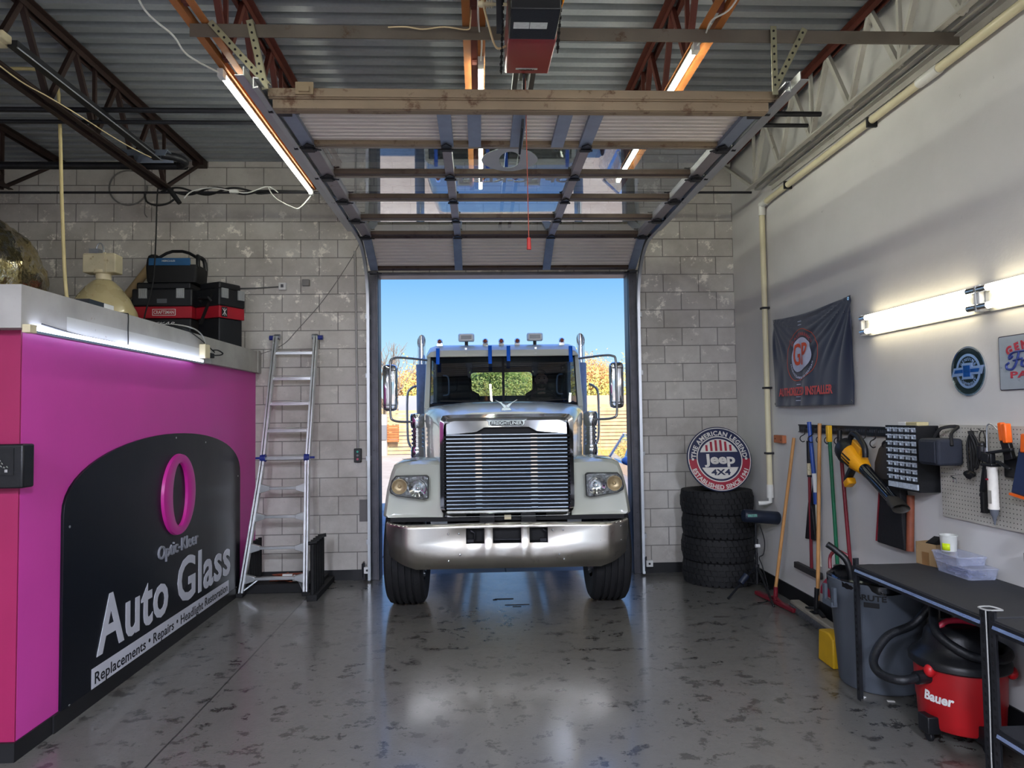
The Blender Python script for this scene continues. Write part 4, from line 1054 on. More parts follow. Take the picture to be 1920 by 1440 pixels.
# trees
LEAFY = M('leaf_yellow', '#d6c25a', .7, 0, .35, 3); LEAFG = M('leaf_green', '#b4bc58', .7, 0, .35, 3); LEAFO = M('leaf_orange', '#d8a868', .7, 0, .3, 3); BARK = M('bark', '#8a7a6a', .85, 0, .2, 8, .2, 30)
def tree(x, y, h, w, leaves, mat, label, seed, zc=.62, size=.12):
    r = random.Random(seed); t = thing('tree', (x, y, -.02), label, 'tree')
    mb = MB(); tips = []
    def br(p, d, L, rad, lev):
        q = p+d*L; mb.cyl(p, q, rad, rad*.6, 6, False)
        if lev == 0: tips.append(q); return
        for _ in range(4 if lev > 1 else 3):
            nd = (d+Vector((r.uniform(-.9, .9)*w/h*2.2, r.uniform(-.9, .9)*w/h*2.2, r.uniform(-.1, .7)))).normalized(); br(q, nd, L*r.uniform(.55, .8), rad*.55, lev-1)
            tips.append(q)
    br(Vector((x, y, -.02)), Vector((0, 0, 1)), h*.32, h*.02, 4)
    put('trunk', mb, BARK, t)
    if leaves:
        lb = MB()
        for _ in range(leaves):
            c = r.choice(tips)+Vector((r.gauss(0, w*.12), r.gauss(0, w*.12), r.gauss(0, h*.05)))
            a = Vector((r.uniform(-1, 1), r.uniform(-1, 1), r.uniform(-1, 1))).normalized(); b_ = a.orthogonal().normalized()*size*r.uniform(.5, 1); a = a*size*r.uniform(.6, 1.2)
            lb.raw([c-a, c+b_*.6, c+a, c-b_*.6], [(0, 1, 2, 3)])
        put('foliage', lb, mat, t, flip=False, kind='stuff')
tree(-5.0, 38, 6.4, 2.6, 0, LEAFY, 'bare thin-branched tree seen between the door jamb and the truck mirror', 4)
tree(-3.5, 42, 5.2, 2.6, 5000, LEAFO, 'half-bare tree with pale orange leaves above the grey shed', 8, size=.08)
tree(.4, 44, 5.6, 4.5, 26000, LEAFG, 'yellow-green leafy tree seen through the cab rear window', 12, size=.085)
tree(3.9, 46, 5.8, 4.5, 26000, LEAFY, 'yellow leafy tree seen through the driver side of the cab', 17, size=.085)
tree(7.0, 46.5, 6.2, 3.4, 13000, LEAFO, 'orange-tan tree rising between the stack and the far mirror', 23, size=.08)
tree(10.8, 42, 7.0, 3.4, 13000, LEAFY, 'tall golden tree behind the mirror next to the tire-side jamb', 29, size=.08)
BUSH = M('dry_bush', '#d6c868', .8, 0, .3, 4)
mb = MB(); r = random.Random(9)
for i in range(30000):
    c = Vector((r.uniform(-4, 13), 37.0+r.uniform(-.8, .8), abs(r.gauss(0, 1))*.9+r.uniform(0, 2.4))); a = Vector((r.uniform(-1, 1), r.uniform(-1, 1), r.uniform(-1, 1))).normalized(); b_ = a.orthogonal().normalized()*.05; a = a*.065
    mb.raw([c-a, c+b_, c+a, c-b_], [(0, 1, 2, 3)])
tag(put('hedge', mb, BUSH, flip=False), 'long dry yellow-green hedge behind the far fence', 'hedge', kind='stuff')
mb = MB()
for i in range(3500):
    x = r.uniform(2.5, 12); yy = r.uniform(27.5, 33.0); h = r.uniform(.08, .32); mb.raw([(x, yy, -.02), (x+.02, yy, -.02), (x+r.uniform(-.06, .06), yy, h)], [(0, 1, 2)])
tag(put('dry_grass', mb, M('straw', '#bf9c54', .8, 0, .2, 4), flip=False), 'dry straw-coloured grass at the foot of the slat fence', 'grass', kind='stuff')
# parked car, only its front quarter shows beside the jamb
CARP = M('car_silver', '#b8bcc4', .18, .3, .04, 3, 0, 60, None, .5, 1)
car = thing('car', (2.75, 11.6, -.02), 'silver parked car partly hidden behind the door jamb near the tire stack', 'car')
def cs(y, w, zt, zb):
    return [Vector((2.85+a, y, b_)) for a, b_ in ((-w, zb), (-w-.02, (zt+zb)/2), (-w+.04, zt-.04), (-w+.12, zt), (w-.12, zt), (w-.04, zt-.04), (w+.02, (zt+zb)/2), (w, zb))]
put('car_body', MB().loft([cs(9.35, .70, .62, .28), cs(9.45, .80, .74, .22), cs(10.2, .86, .88, .2), cs(10.7, .87, .94, .2), cs(12.9, .87, .96, .2), cs(13.6, .84, .95, .24), cs(13.8, .78, .8, .3)]), CARP, car, ang=50)
put('car_roof', MB().loft([cs(11.45, .60, 1.43, 1.36), cs(12.0, .62, 1.46, 1.38), cs(12.9, .60, 1.43, 1.36)]), CARP, car, ang=50)
for sg in (-1, 1):
    for p_, q_, w_ in (((2.85+sg*.78, 10.65, .93), (2.85+sg*.62, 11.45, 1.40), .045), ((2.85+sg*.80, 12.0, .93), (2.85+sg*.63, 12.05, 1.4), .05), ((2.85+sg*.78, 13.5, .93), (2.85+sg*.60, 12.9, 1.4), .05)): put('window_pillar', MB().bar(p_, q_, w_, .03), CARP, car)
CG = glassmat('car_glass', '#c8d4d4', 1.2)
put('car_glass', MB().raw([(2.1, 10.65, .93), (3.6, 10.65, .93), (3.45, 11.45, 1.40), (2.25, 11.45, 1.40)], [(0, 1, 2, 3)]).raw([(2.07, 10.7, .94), (2.07, 13.4, .94), (2.24, 12.85, 1.40), (2.24, 11.45, 1.40)], [(0, 1, 2, 3)]), CG, car)
mb = MB(); mb.ball((1.90, 10.95, 1.03), (.11, .07, .07), 16, 10); mb.ball((3.80, 10.95, 1.03), (.11, .07, .07), 16, 10); put('wing_mirror', mb, M('mirror_blue', '#14326e', .25, 0, .05, 4, coat=1), car, label='blue wing mirror')
for x in (2.06, 3.64):
    for yy in (10.05, 12.95): put('car_wheel', MB().lathe([(.001, -.05), (.19, -.08), (.20, -.1), (.31, -.1), (.33, -.07), (.33, .07), (.31, .1), (.2, .1), (.19, .08), (.001, .05)], (x, yy, .31), 32, (1, 0, 0)), RUBBER, car)
car_parts = [o for o in bpy.data.objects if o.parent == car]
car.location.x += .40
# ================================================================ LEFT SIDE
def fit(string, fr, w, h, depth=.002, bold=0.0, spacing=1.0, shear=0.0, cap=None):
    """lettering scaled so that its bounding box is w wide; h is the height of its tallest letters above the baseline"""
    t = text(string, lambda x, y, z=0: Vector((x, y, z)), 1.0, 1.0, bold, spacing, shear)
    ref = text(cap or 'H', lambda x, y, z=0: Vector((x, y, z)), 1.0, 1.0, bold)
    xs = [p.x for p in t.v]; ry = [p.y for p in ref.v]
    cx = (min(xs)+max(xs))/2; sx_ = w/(max(xs)-min(xs)); sy_ = h/(max(ry)-min(ry)); cy = (min(ry)+max(ry))/2
    t.v = [fr((p.x-cx)*sx_, (p.y-cy)*sy_, p.z*depth) for p in t.v]
    return t

# ---- arched sign board on the pink wall
sg = thing('sign_board', (-2.45, 5.8, .01), 'large black arch-topped shop sign reading Auto Glass, fixed to the pink wall', 'sign')
SB = M('sign_black', '#070b13', .36, 0, .08, 3, .02, 30, None, .5, 0, 0, .35)
fr = frame((-2.46, 5.79, 0), (0, 1, 0), (0, 0, 1))
poly = [(-1.52, .02), (1.52, .02), (1.52, 1.22)]
for i in range(1, 30):
    a = PI*i/30; poly.append((1.52*math.cos(a), 1.22+.445*math.sin(a)**.86))
poly.append((-1.52, 1.22))
board = put('board', plate(fr, poly, .018), SB, sg, bevel=.002)
SL = M('sign_silver', '#c6c8d2', .4, .1, .05, 4); PK2 = M('sign_pink', '#b8218a', .35, 0, .04, 5)
q = frame((-2.442, 5.83, 1.175), (0, 1, 0), (0, 0, 1))
mb = MB(); n = 56; v = []; f = []
for i in range(n):
    a = 2*PI*i/n; c_, s_ = math.cos(a), math.sin(a)
    for x, y, z in ((.305*c_, .325*s_, 0), (.300*c_, .320*s_, .022), (.275*c_, .295*s_, .026), (.150*c_, .262*s_, .026), (.142*c_, .255*s_, .022), (.14*c_, .25*s_, 0)): v.append(q(x, y, z))
for i in range(n):
    for j in range(6): f.append((i*6+j, i*6+(j+1) % 6, ((i+1) % n)*6+(j+1) % 6, ((i+1) % n)*6+j))
mb.raw(v, f); put('raised_letter_o', mb, PK2, board)
for d_, m_ in ((0.0, SL),):
    put('name_lettering', fit('Optic-Kleer', frame((-2.4415, 5.85, .765), (0, 1, 0), (0, 0, 1)), .75, .10, .012, .004), M('letter_grey', '#8d8f98', .4, .2), board)
for w_, a_, b_ in (('Auto', 4.64, 5.66), ('Glass', 5.83, 7.02)): put('name_lettering', fit(w_, frame((-2.4415, (a_+b_)/2, .462), (0, 1, 0), (0, 0, 1)), b_-a_, .36, .003, .02, 1.06), SL, board)
put('white_band', plate(frame((-2.442, 5.785, .163), (0, 1, 0), (0, 0, 1)), [(-1.20, -.062), (1.20, -.062), (1.20, .062), (-1.20, .062)], .002), SL, board)
for w_, a_, b_ in (('Replacements', -1.165, -.49), ('Repairs', -.37, -.02), ('Headlight', .11, .57), ('Restoration', .61, 1.165)): put('band_lettering', fit(w_, frame((-2.4395, 5.785+(a_+b_)/2, .165-(.008 if w_ in ('Replacements', 'Repairs', 'Headlight') else 0)), (0, 1, 0), (0, 0, 1)), b_-a_, .072, .001, .012, 1.04), SB, board)
for y_ in (-.43, .045): put('band_bullet', plate(frame((-2.4400, 5.785+y_, .163), (0, 1, 0), (0, 0, 1)), circ(.014, 16), .001), SB, board)
mb = MB()
for y, z in ((4.35, .10), (7.2, .1), (4.33, 1.15), (7.24, 1.2), (5.79, 1.63), (6.4, 1.57)): mb.cyl((-2.442, y, z), (-2.440, y, z), .008, n=10)
put('screw', mb, ALU, board)

# ---- key box on the corner
t = thing('key_box', (-2.72, 3.80, 1.43), 'black open key box hanging on the front corner of the pink wall', 'key box')
kb = put('case', MB().box(-3.1, -2.385, 3.80, 3.899, 1.43, 1.66), BLACK, t, bevel=.01)
put('compartment', MB().box(-3.05, -2.43, 3.796, 3.801, 1.50, 1.64), BLACKM, t)
mb = MB(); mb.tube([(-2.53, 3.79, 1.60), (-2.515, 3.785, 1.617), (-2.50, 3.79, 1.60), (-2.515, 3.795, 1.585)], .002, 6, True, 4)
for a in ((-2.50, 1.575), (-2.49, 1.56), (-2.495, 1.545), (-2.48, 1.54), (-2.465, 1.543)): mb.tube([(a[0], 3.79, a[1]), (a[0]+.006, 3.787, a[1]+.004), (a[0]+.01, 3.79, a[1]-.004)], .0018, 5, True, 2)
mb.box(-2.47, -2.455, 3.788, 3.794, 1.515, 1.53); put('key_chain', mb, CHROME, t)
put('brass_clip', MB().box(-2.552, -2.542, 3.79, 3.798, 1.45, 1.475), M('brass', '#b8923a', .3, .9), t)

# ---- things lying on top of the booth
def cracked(p):  # crumple offset for foil
    return noise.noise(p*7.0)*.035+noise.noise(p*19.0)*.018+noise.noise(p*45.0)*.007
FOIL = M('gold_foil', '#d6c694', .12, 1, .12, 5, 1.0, 22, '#e4dfd0', .5)
mb = MB(); secs = []
for i in range(41):
    u = i/40; y = 5.45+u*1.5; k_ = min(1, math.sin(PI*min(max(u, .001), .999))**.42); ring_ = []
    for j in range(72):
        a = 2*PI*j/72; d = Vector((math.cos(a), 0, math.sin(a))); r_ = .56*k_; p = Vector((-4.42, y, 3.03))+d*r_; p = p+d*cracked(p)*(.4+.6*k_); p.z = max(p.z, 2.502); ring_.append(p)
    secs.append(ring_)
mb.loft(secs); tag(put('foil_bag', mb, FOIL, ang=25), 'crumpled gold and silver foil insulation bag lying on the booth top', 'foil bag')

t = thing('high_bay_lamp', (-3.75, 7.0, 2.5), 'old cream high-bay lamp with a dome reflector standing on the booth top', 'lamp')
c0 = (-3.74, 6.9, 2.5)
put('reflector', MB().lathe([(.385, 0), (.39, .015), (.37, .12), (.32, .30), (.25, .44), (.17, .55), (.11, .61), (.08, .63), (.001, .63)], c0, 48), M('aged_enamel', '#a89a72', .28, 0, .15, 3, .03, 20, '#8a6a44', .62, .3), t, ang=60)
put('neck', MB().lathe([(.075, .62), (.075, .69), (.10, .70), (.10, .73), (.001, .73)], c0, 20), CREAM, t)
DC = M('dirty_cream', '#b3a98c', .55, 0, .12, 6, .1, 40, '#8a7a5c', .6)
bal = put('ballast_case', MB().box(-3.92, -3.58, 6.82, 6.98, 3.20, 3.40).box(-3.91, -3.59, 6.815, 6.985, 3.385, 3.405), DC, t, bevel=.012)
mb = MB(); mb.box(-3.66, -3.64, 6.905, 7.09, 3.2, 3.41)
mb.xf(Matrix.Translation((-.04, -.1, 0))); put('ballast_strap', mb, DC, bal)
mb = MB(); mb.box(-3.83, -3.73, 6.95, 7.03, 3.405, 3.46); mb.tube([(-3.78, 7, 3.46), (-3.77, 7, 3.50), (-3.74, 7, 3.53), (-3.71, 7, 3.49), (-3.70, 7, 3.43)], .008, 8, smooth=4); mb.xf(Matrix.Translation((-.04, -.1, 0))); put('hook', mb, GALV, t)

t.location = (-3.36, 6.5, 2.5); t.scale = (.84, .84, .84)
TUBEC = M('cardboard', '#a98f66', .8, 0, .1, 8, .06, 40)
tag(put('cardboard_tube', MB().cyl((-4.05, 7.40, 2.50), (-3.46, 7.72, 3.54), .043, n=20), TUBEC), 'cardboard tube leaning on the block wall between the dome lamp and the toolboxes', 'tube')
t = thing('driver_box', (-2.45, 4.66, 2.5), 'small black power supply with a white label on the fascia edge by the dome lamp', 'power supply')
put('case', MB().box(-2.50, -2.41, 4.45, 4.74, 2.5, 2.532), BLACK, t); put('label', MB().box(-2.409, -2.406, 4.62, 4.735, 2.502, 2.53), WHITE, t)

# toolboxes
TBK = M('toolbox_black', '#141519', .5, 0, .15, 10, .1, 60); TBR = M('toolbox_red', '#9c1424', .45, 0, .08, 8)
def toolbox(name, cx, cy, w, d, rz, label, plain):
    t = thing(name, (cx, cy, 2.5), label, 'toolbox', rz=rz); L = dict(local=True)
    put('tub', MB().box(-w/2+.02, w/2-.02, -d/2+.02, d/2-.02, 0, .30), TBK, t, bevel=.012, **L)
    put('red_band', MB().box(-w/2+.005, w/2-.005, -d/2+.005, d/2-.005, .30, .42), TBR, t, bevel=.006, label='red middle band', **L)
    lid = put('lid', MB().box(-w/2, w/2, -d/2, d/2, .42, .60).box(-w/2+.03, w/2-.03, -d/2+.03, d/2-.03, .60, .67), TBK, t, bevel=.015, **L)
    for x in (-w*.31, w*.31):
        q = MB(); q.box(x-.04, x+.04, -d/2-.018, -d/2, .50, .60)
        for i in range(4): q.box(x-.03+i*.018, x-.022+i*.018, -d/2-.022, -d/2-.018, .515, .59)
        put('latch', q, M('latch_grey', '#9a9c9c', .4, .3), lid, bevel=.003, **L)
    q = MB(); q.tube([(-w/2-.01, -d*.2, .47), (-w/2-.045, -d*.2, .50), (-w/2-.045, d*.2, .50), (-w/2-.01, d*.2, .47)], .014, 8); q.tube([(w/2+.01, -d*.2, .47), (w/2+.045, -d*.2, .50), (w/2+.045, d*.2, .50), (w/2+.01, d*.2, .47)], .014, 8); put('side_handle', q, TBK, t, **L)
    return t, lid
t, lid = toolbox('toolbox', -3.20, 7.43, .60, .40, 0, 'black and red rolling toolbox under the blue and black tool bag', True)
F = lambda x, z, y=-.196: frame((x, y, z), (1, 0, 0), (0, 0, 1))
put('name_frame', plate(F(.02, .36, -.1965), rrect(-.115, .115, -.033, .033, .002), .002), WHITE, t, local=True); put('name_plate', plate(F(.02, .36, -.1985), rrect(-.109, .109, -.028, .028, .002), .0015), TBR, t, local=True)
put('lettering', fit('CRAFTSMAN', F(.02, .36, -.2005), .20, .034, .001, .008), WHITE, t, local=True)
put('lettering', fit('SK\u039bR', F(.02, .245, -.181), .20, .035, .001, -.004, 1.0, .5), WHITE, t, local=True)
put('lettering', fit('AUDIO', F(.06, .205, -.181), .10, .012, .001, 0, 1.2), WHITE, t, local=True)
put('lid_badge', plate(F(.0, .475, -.201), rrect(-.05, .05, -.022, .022, .003), .001), M('faint_grey', '#55585c', .5), lid, local=True)
t, lid = toolbox('toolbox', -2.68, 7.40, .34, .34, 1.08, 'black and red toolbox set at an angle next to the ladder top', True)
put('sticker', plate(frame((-.10, -.1675, .36), (1, 0, 0), (0, 0, 1)), rrect(-.035, .035, -.05, .05, .002), .002), BLACK, t, local=True)
put('sticker_mark', MB().bar((-.125, -.171, .325), (-.075, -.171, .395), .006, .001, (0, 1, 0)).bar((-.125, -.171, .395), (-.075, -.171, .325), .006, .001, (0, 1, 0)).bar((-.10, -.171, .32), (-.10, -.171, .40), .005, .001, (0, 1, 0)), WHITE, t, local=True)
q = MB(); q.bar((-.177, -.10, .56), (-.177, .08, .24), .004, .05, (1, 0, 0)); put('lid_stay', q, BLACKM, t, local=True)
t = thing('tool_bag', (-3.12, 7.40, 3.17), 'blue and black open tool bag on top of the rolling toolbox', 'tool bag')
put('bag_body', MB().loft([[Vector((-3.12+x, 7.40+y, z)) for x, y in rrect(-.26*k_, .26*k_, -.15, .15, .03)] for z, k_ in ((3.17, .93), (3.2, .97), (3.33, 1.0), (3.35, .98))]), BLACKM, t)
put('blue_panel', MB().box(-3.34, -2.93, 7.238, 7.262, 3.34, 3.415), M('bag_blue', '#1c4e78', .6, 0, .1, 10), t, bevel=.004, label='blue front panel')
for hp_ in (MB().tube([(-3.37, 7.3, 3.33), (-3.36, 7.32, 3.44), (-3.33, 7.4, 3.46), (-3.36, 7.48, 3.44), (-3.37, 7.5, 3.33)], .022, 8, smooth=3), MB().tube([(-2.87, 7.3, 3.33), (-2.88, 7.32, 3.44), (-2.91, 7.4, 3.46), (-2.88, 7.48, 3.44), (-2.87, 7.5, 3.33)], .022, 8, smooth=3)): put('side_hoop', hp_, BLACK, t)
put('carry_bar', MB().tube([(-3.33, 7.4, 3.44), (-3.23, 7.4, 3.50), (-3.17, 7.4, 3.52), (-3.07, 7.4, 3.52), (-3.0, 7.4, 3.50), (-2.90, 7.4, 3.44)], .016, 8), BLACK, t)
put('lettering', fit('HERCULES', frame((-3.14, 7.2365, 3.385), (1, 0, 0), (0, 0, 1)), .13, .018, .001, .004), WHITE, t)

# junction box and wires on the fascia
t = thing('outlet_box', (-2.37, 6.2, 2.29), 'beige outlet box with a black plug on the fascia of the pink booth', 'outlet box')
put('box', MB().box(-2.40, -2.345, 6.13, 6.24, 2.30, 2.42), CREAM, t, bevel=.006); put('plug', MB().box(-2.39, -2.35, 6.24, 6.35, 2.315, 2.355).tube([(-2.36, 6.35, 2.34), (-2.34, 6.45, 2.35), (-2.33, 6.5, 2.37), (-2.34, 6.40, 2.39), (-2.35, 6.3, 2.38)], .006, 6, smooth=3), BLACKM, t)
_o = t
put('plug_cable', MB().tube([(-2.36, 6.38, 2.37), (-2.38, 6.1, 2.46), (-2.395, 5.85, 2.51), (-2.45, 5.7, 2.53), (-2.6, 5.7, 2.51)], .005, 6, smooth=5), BLACKM, _o)
put('feed_cable', MB().tube([(-2.37, 6.2, 2.42), (-2.375, 6.12, 2.5), (-2.40, 5.95, 2.54), (-2.48, 5.75, 2.54), (-2.6, 5.6, 2.51)], .006, 6, smooth=5), M('grey_cord', '#9c9c98', .5), _o)
put('strip_cable', MB().tube([(-2.39, 3.95, 2.31), (-2.39, 4.3, 2.29), (-2.388, 4.7, 2.288), (-2.388, 4.85, 2.275), (-2.388, 4.89, 2.29), (-2.393, 4.90, 2.4), (-2.393, 4.90, 2.49), (-2.41, 4.90, 2.506), (-2.5, 4.8, 2.506)], .004, 6, smooth=4), BLACKM, FL)
tag(put('flexible_conduit', MB().tube([(-4.2, 5.5, 4.47), (-3.67, 5.5, 4.50), (-3.37, 5.5, 4.49), (-3.25, 5.5, 4.38), (-3.22, 5.5, 4.15), (-3.19, 5.5, 3.4), (-3.15, 5.5, 2.75), (-3.08, 5.5, 2.51)], .013, 10, smooth=6), M('conduit_cream', '#b9a978', .5, 0, .1, 12)), 'cream flexible conduit hanging from the roof down to the booth top', 'conduit')
tag(put('hanging_cord', MB().tube([(-3.10, 6.93, 4.10), (-3.12, 6.93, 3.95), (-3.13, 6.93, 3.5), (-3.15, 6.92, 3.1), (-3.22, 6.92, 2.8), (-3.28, 6.92, 2.51)], .007, 8, smooth=5), BLACKM), 'black cord hanging straight down in front of the tool bag', 'cord')
mb = MB()
for ph in (0, 2.1):
    mb.tube([(-3.1+i*.075, 6.95+.02*math.cos(i*1.1+ph), 4.01+.03*math.sin(i*.8+ph)) for i in range(14)]+[(-1.85, 6.95, 4.01), (-1.65, 6.95, 4.0)], .010, 7, smooth=4)
mb.tube([(-3.25, 6.95, 4.0), (-3.22, 6.93, 3.9), (-3.12, 6.92, 3.86), (-3.02, 6.93, 3.88), (-2.96, 6.93, 3.92)], .010, 7, smooth=4); mb.cyl((-3.0, 6.92, 4.02), (-2.9, 6.92, 3.88), .026, .022, 10)
tag(put('cable_bundle', mb, BLACKM), 'black twisted cable bundle tied along the rod under the joist ends', 'cable')
mb = MB(); mb.tube([(-2.86, 6.92, 3.93), (-2.78, 6.92, 4.0), (-2.6, 6.91, 4.03), (-2.4, 6.91, 4.0), (-2.25, 6.91, 3.98), (-2.08, 6.91, 4.04), (-2.0, 6.91, 4.02), (-1.95, 6.9, 3.98)], .006, 6, smooth=4)
mb.tube([(-2.05, 6.91, 4.04), (-1.98, 6.9, 3.93), (-1.82, 6.9, 3.84), (-1.74, 6.9, 3.83), (-1.64, 6.93, 3.96)], .006, 6, smooth=5); mb.box(-2.42, -2.34, 6.90, 6.93, 3.98, 4.01)
tag(put('white_light_cord', mb, CW), 'white light cord looping from the cable bundle to the far end of the long light', 'cord')
mb = MB()
for k_ in range(2): mb.tube([(-3.84+(.20+k_*.008)*math.cos(a), 7.835, 4.33+(.19+k_*.006)*math.sin(a)) for a in [.5+i*.33 for i in range(19)]], .005, 6, smooth=2)
mb.tube([(-3.66, 7.835, 4.42), (-3.655, 7.835, 4.2), (-3.66, 7.83, 4.05), (-3.63, 7.83, 4.0)], .005, 6, smooth=3)
tag(put('cable_coil', mb, M('grey_cable', '#6f6d6a', .6)), 'round coil of grey cable on the block wall above the dome lamp', 'cable')

# ---- far-left overhead equipment: other door's opener rail, heater tray
t = thing('rail_opener', (-2.85, 5.3, 4.05), 'dark opener rail running under the roof above the booth', 'opener rail')
put('motor', MB().box(-2.98, -2.86, 4.05, 4.36, 4.06, 4.13).box(-2.87, -2.82, 4.24, 4.33, 4.07, 4.12), CREAM, t, bevel=.008)
put('rail', MB().box(-2.85, -2.79, 4.33, 6.25, 4.06, 4.10), STEELD, t)
put('rail_edge', MB().cyl((-2.86, 4.33, 4.11), (-2.80, 6.25, 4.11), .006, n=6).cyl((-2.79, 4.33, 4.055), (-2.77, 6.25, 4.055), .005, n=6), GALV, t)
tag(put('thin_white_wire', MB().tube([(-3.0, 4.3, 4.03), (-2.95, 4.6, 3.98), (-2.93, 4.9, 4.0), (-2.86, 5.2, 3.98), (-2.85, 5.5, 3.99), (-2.82, 5.8, 4.0), (-2.8, 6.1, 4.03)], .004, 6, smooth=5), WW), 'thin pale wire sagging beside the dark opener rail over the booth', 'wire')
t = thing('heater_reflector', (-2.9, 6.3, 4.0), 'grey metal reflector tray with a bent black tube below the opener rail end', 'heater')
put('tray', MB().prism([(0, 0), (.05, .07), (.14, .07), (.19, 0), (.18, 0), (.135, .062), (.055, .062), (.01, 0)], (-3.15, 6.13, 4.06), (0, 1, 0), (0, 0, 1), (.45, 0, 0)), GALVB, t)
put('burner_tube', MB().tube([(-8.9, 6.50, 4.10), (-3.2, 6.50, 4.10), (-2.80, 6.50, 4.10), (-2.66, 6.45, 4.10), (-2.66, 6.34, 4.11), (-2.78, 6.25, 4.11)], .035, 12, smooth=3), STEELD, t)

# ---- block wall fittings
t = thing('wall_outlet', (-2.16, 7.83, 3.18), 'small white outlet box high on the block wall over the ladder', 'outlet')
put('box', MB().box(-2.20, -2.12, 7.80, 7.849, 3.185, 3.265), WHITE, t, bevel=.005); put('socket', MB().box(-2.175, -2.145, 7.797, 7.80, 3.21, 3.245), M('socket_grey', '#55555a', .5), t)
tag(put('thin_conduit', MB().tube([(-2.9, 7.84, 3.205), (-2.45, 7.84, 3.21), (-2.20, 7.84, 3.225)], .008, 8), M('conduit_grey', '#5c5b5a', .5)), 'thin dark conduit running from the toolboxes to the small white outlet', 'conduit')
tag(put('wall_anchor', MB().box(-1.945, -1.865, 7.80, 7.849, 3.23, 3.30), M('anchor_grey', '#7c7a78', .6), bevel=.006), 'small grey bracket on the block wall beside the white outlet', 'bracket')
tag(put('wall_conduit', MB().cyl((-1.37, 7.835, 3.62), (-1.345, 7.835, 1.42), .011, n=10), M('conduit_paint', '#a09d9a', .5, .2)), 'straight grey conduit dropping down the block wall beside the door', 'conduit')
t = thing('door_control', (-1.345, 7.82, 1.27), 'black three-button door control at the lower end of the grey conduit', 'switch')
put('case', MB().box(-1.385, -1.305, 7.80, 7.849, 1.28, 1.43), BLACK, t, bevel=.006)
for z, c_ in ((1.395, '#28a08c'), (1.355, '#6a6c70'), (1.315, '#b23a52')): put('button', MB().cyl((-1.345, 7.80, z), (-1.345, 7.793, z), .012, n=12), M('button'+c_[1:], c_, .4), t)
tag(put('diagonal_wire', MB().tube([(-2.6, 7.83, 2.42), (-2.2, 7.84, 2.56), (-2.0, 7.84, 2.75), (-1.7, 7.84, 3.1), (-1.42, 7.84, 3.52), (-1.3, 7.84, 3.75)], .0035, 6, smooth=4), M('grey_cable', '')), 'thin grey wire slanting up the block wall from the fascia to the door track', 'wire')
tag(put('block_patch', MB().box(-1.335, -1.225, 7.843, 7.849, .63, .87), M('patch_dark', '#6b6766', .7, 0, .1, 6)), 'dark rectangular patch low on the block wall beside the door jamb', 'wall patch')
for nm, x0, lb in (('photo_eye', -1.27, 'white photo-eye sensor at floor level beside the door jamb on the ladder side'), ('photo_eye', 1.80, 'white photo-eye sensor at floor level beside the door jamb near the tires')):
    t = thing(nm, (x0+.03, 7.75, .05), lb, 'sensor')
    put('case', MB().box(x0, x0+.075, 7.72, 7.77, .09, .16), WHITE, t, bevel=.005); put('lens', MB().cyl((x0+.035, 7.72, .125), (x0+.035, 7.716, .125), .012, n=12), BLACK, t)
    put('bracket', MB().box(x0-.02, x0-.01, 7.70, 7.84, .05, .2).box(x0-.02, x0+.01, 7.74, 7.75, .02, .2), STEELD, t)

# ---- ladder
t = thing('ladder', (-2.07, 7.25, 0), 'aluminium multi-position ladder with flared feet leaning on the block wall', 'ladder')
def LP(z):  # side rail positions by height
    if z > 1.28:
        k_ = (z-1.28)/(2.66-1.28); return Vector((-2.265+k_*.065, 7.50+k_*.27, z)), Vector((-1.825+k_*.03, 7.50+k_*.27, z))
    k_ = (1.28-z)/1.28; return Vector((-2.265-k_*.13, 7.50-k_*.26, z)), Vector((-1.825+k_*.045, 7.50-k_*.26, z))
def chan(p, q, w, h, mat, name):
    mb = MB(); mb.bar(p, q, w*.25, h, (1, 0, 0)); d = Vector((w*.5, 0, 0)); mb.bar(p+d, q+d, w*.2, h*.9, (1, 0, 0)); mb.bar(p+d*.5+Vector((0, .028, 0)), q+d*.5+Vector((0, .028, 0)), .004, w*.6, (0, 1, 0)); return mb
for s_ in (0, 1):
    a, b_, c_ = LP(2.66)[s_], LP(1.28)[s_], LP(.03)[s_]
    mb = MB(); sgn = 1 if s_ else -1
    for o_, w_, h_ in ((0, .022, .062), (.028*sgn, .018, .07)):
        O = Vector((o_, -.01, 0)); mb.bar(a+O, b_+O, w_, h_, (0, 1, 0)); mb.bar(b_+O, c_+O, w_, h_, (0, 1, 0))
    rl = put('side_rail', mb, ALU, t, bevel=.002)
    put('foot', MB().box(c_.x-.035+.02*sgn, c_.x+.035+.02*sgn, c_.y-.06, c_.y+.05, 0, .04), RUBBER, rl, bevel=.005)
    put('wheel', MB().cyl(a+Vector((-.03, 0, .0)), a+Vector((.03, 0, 0)), .03, n=18), GALV, rl)
    put('lock_knob', MB().cyl(a+Vector((.03*sgn, 0, -.01)), a+Vector((.085*sgn, 0, -.01)), .026, n=14), M('knob_blue', '#1b2a78', .4), rl)
    q = LP(1.36)[s_]; put('hinge_lock', MB().cyl(q+Vector((-.02*sgn, -.02, 0)), q+Vector((.035*sgn, -.02, 0)), .04, n=18).cyl(q+Vector((.035*sgn, -.02, 0)), q+Vector((.085*sgn, -.02, 0)), .012, n=10), M('knob_blue', ''), rl)
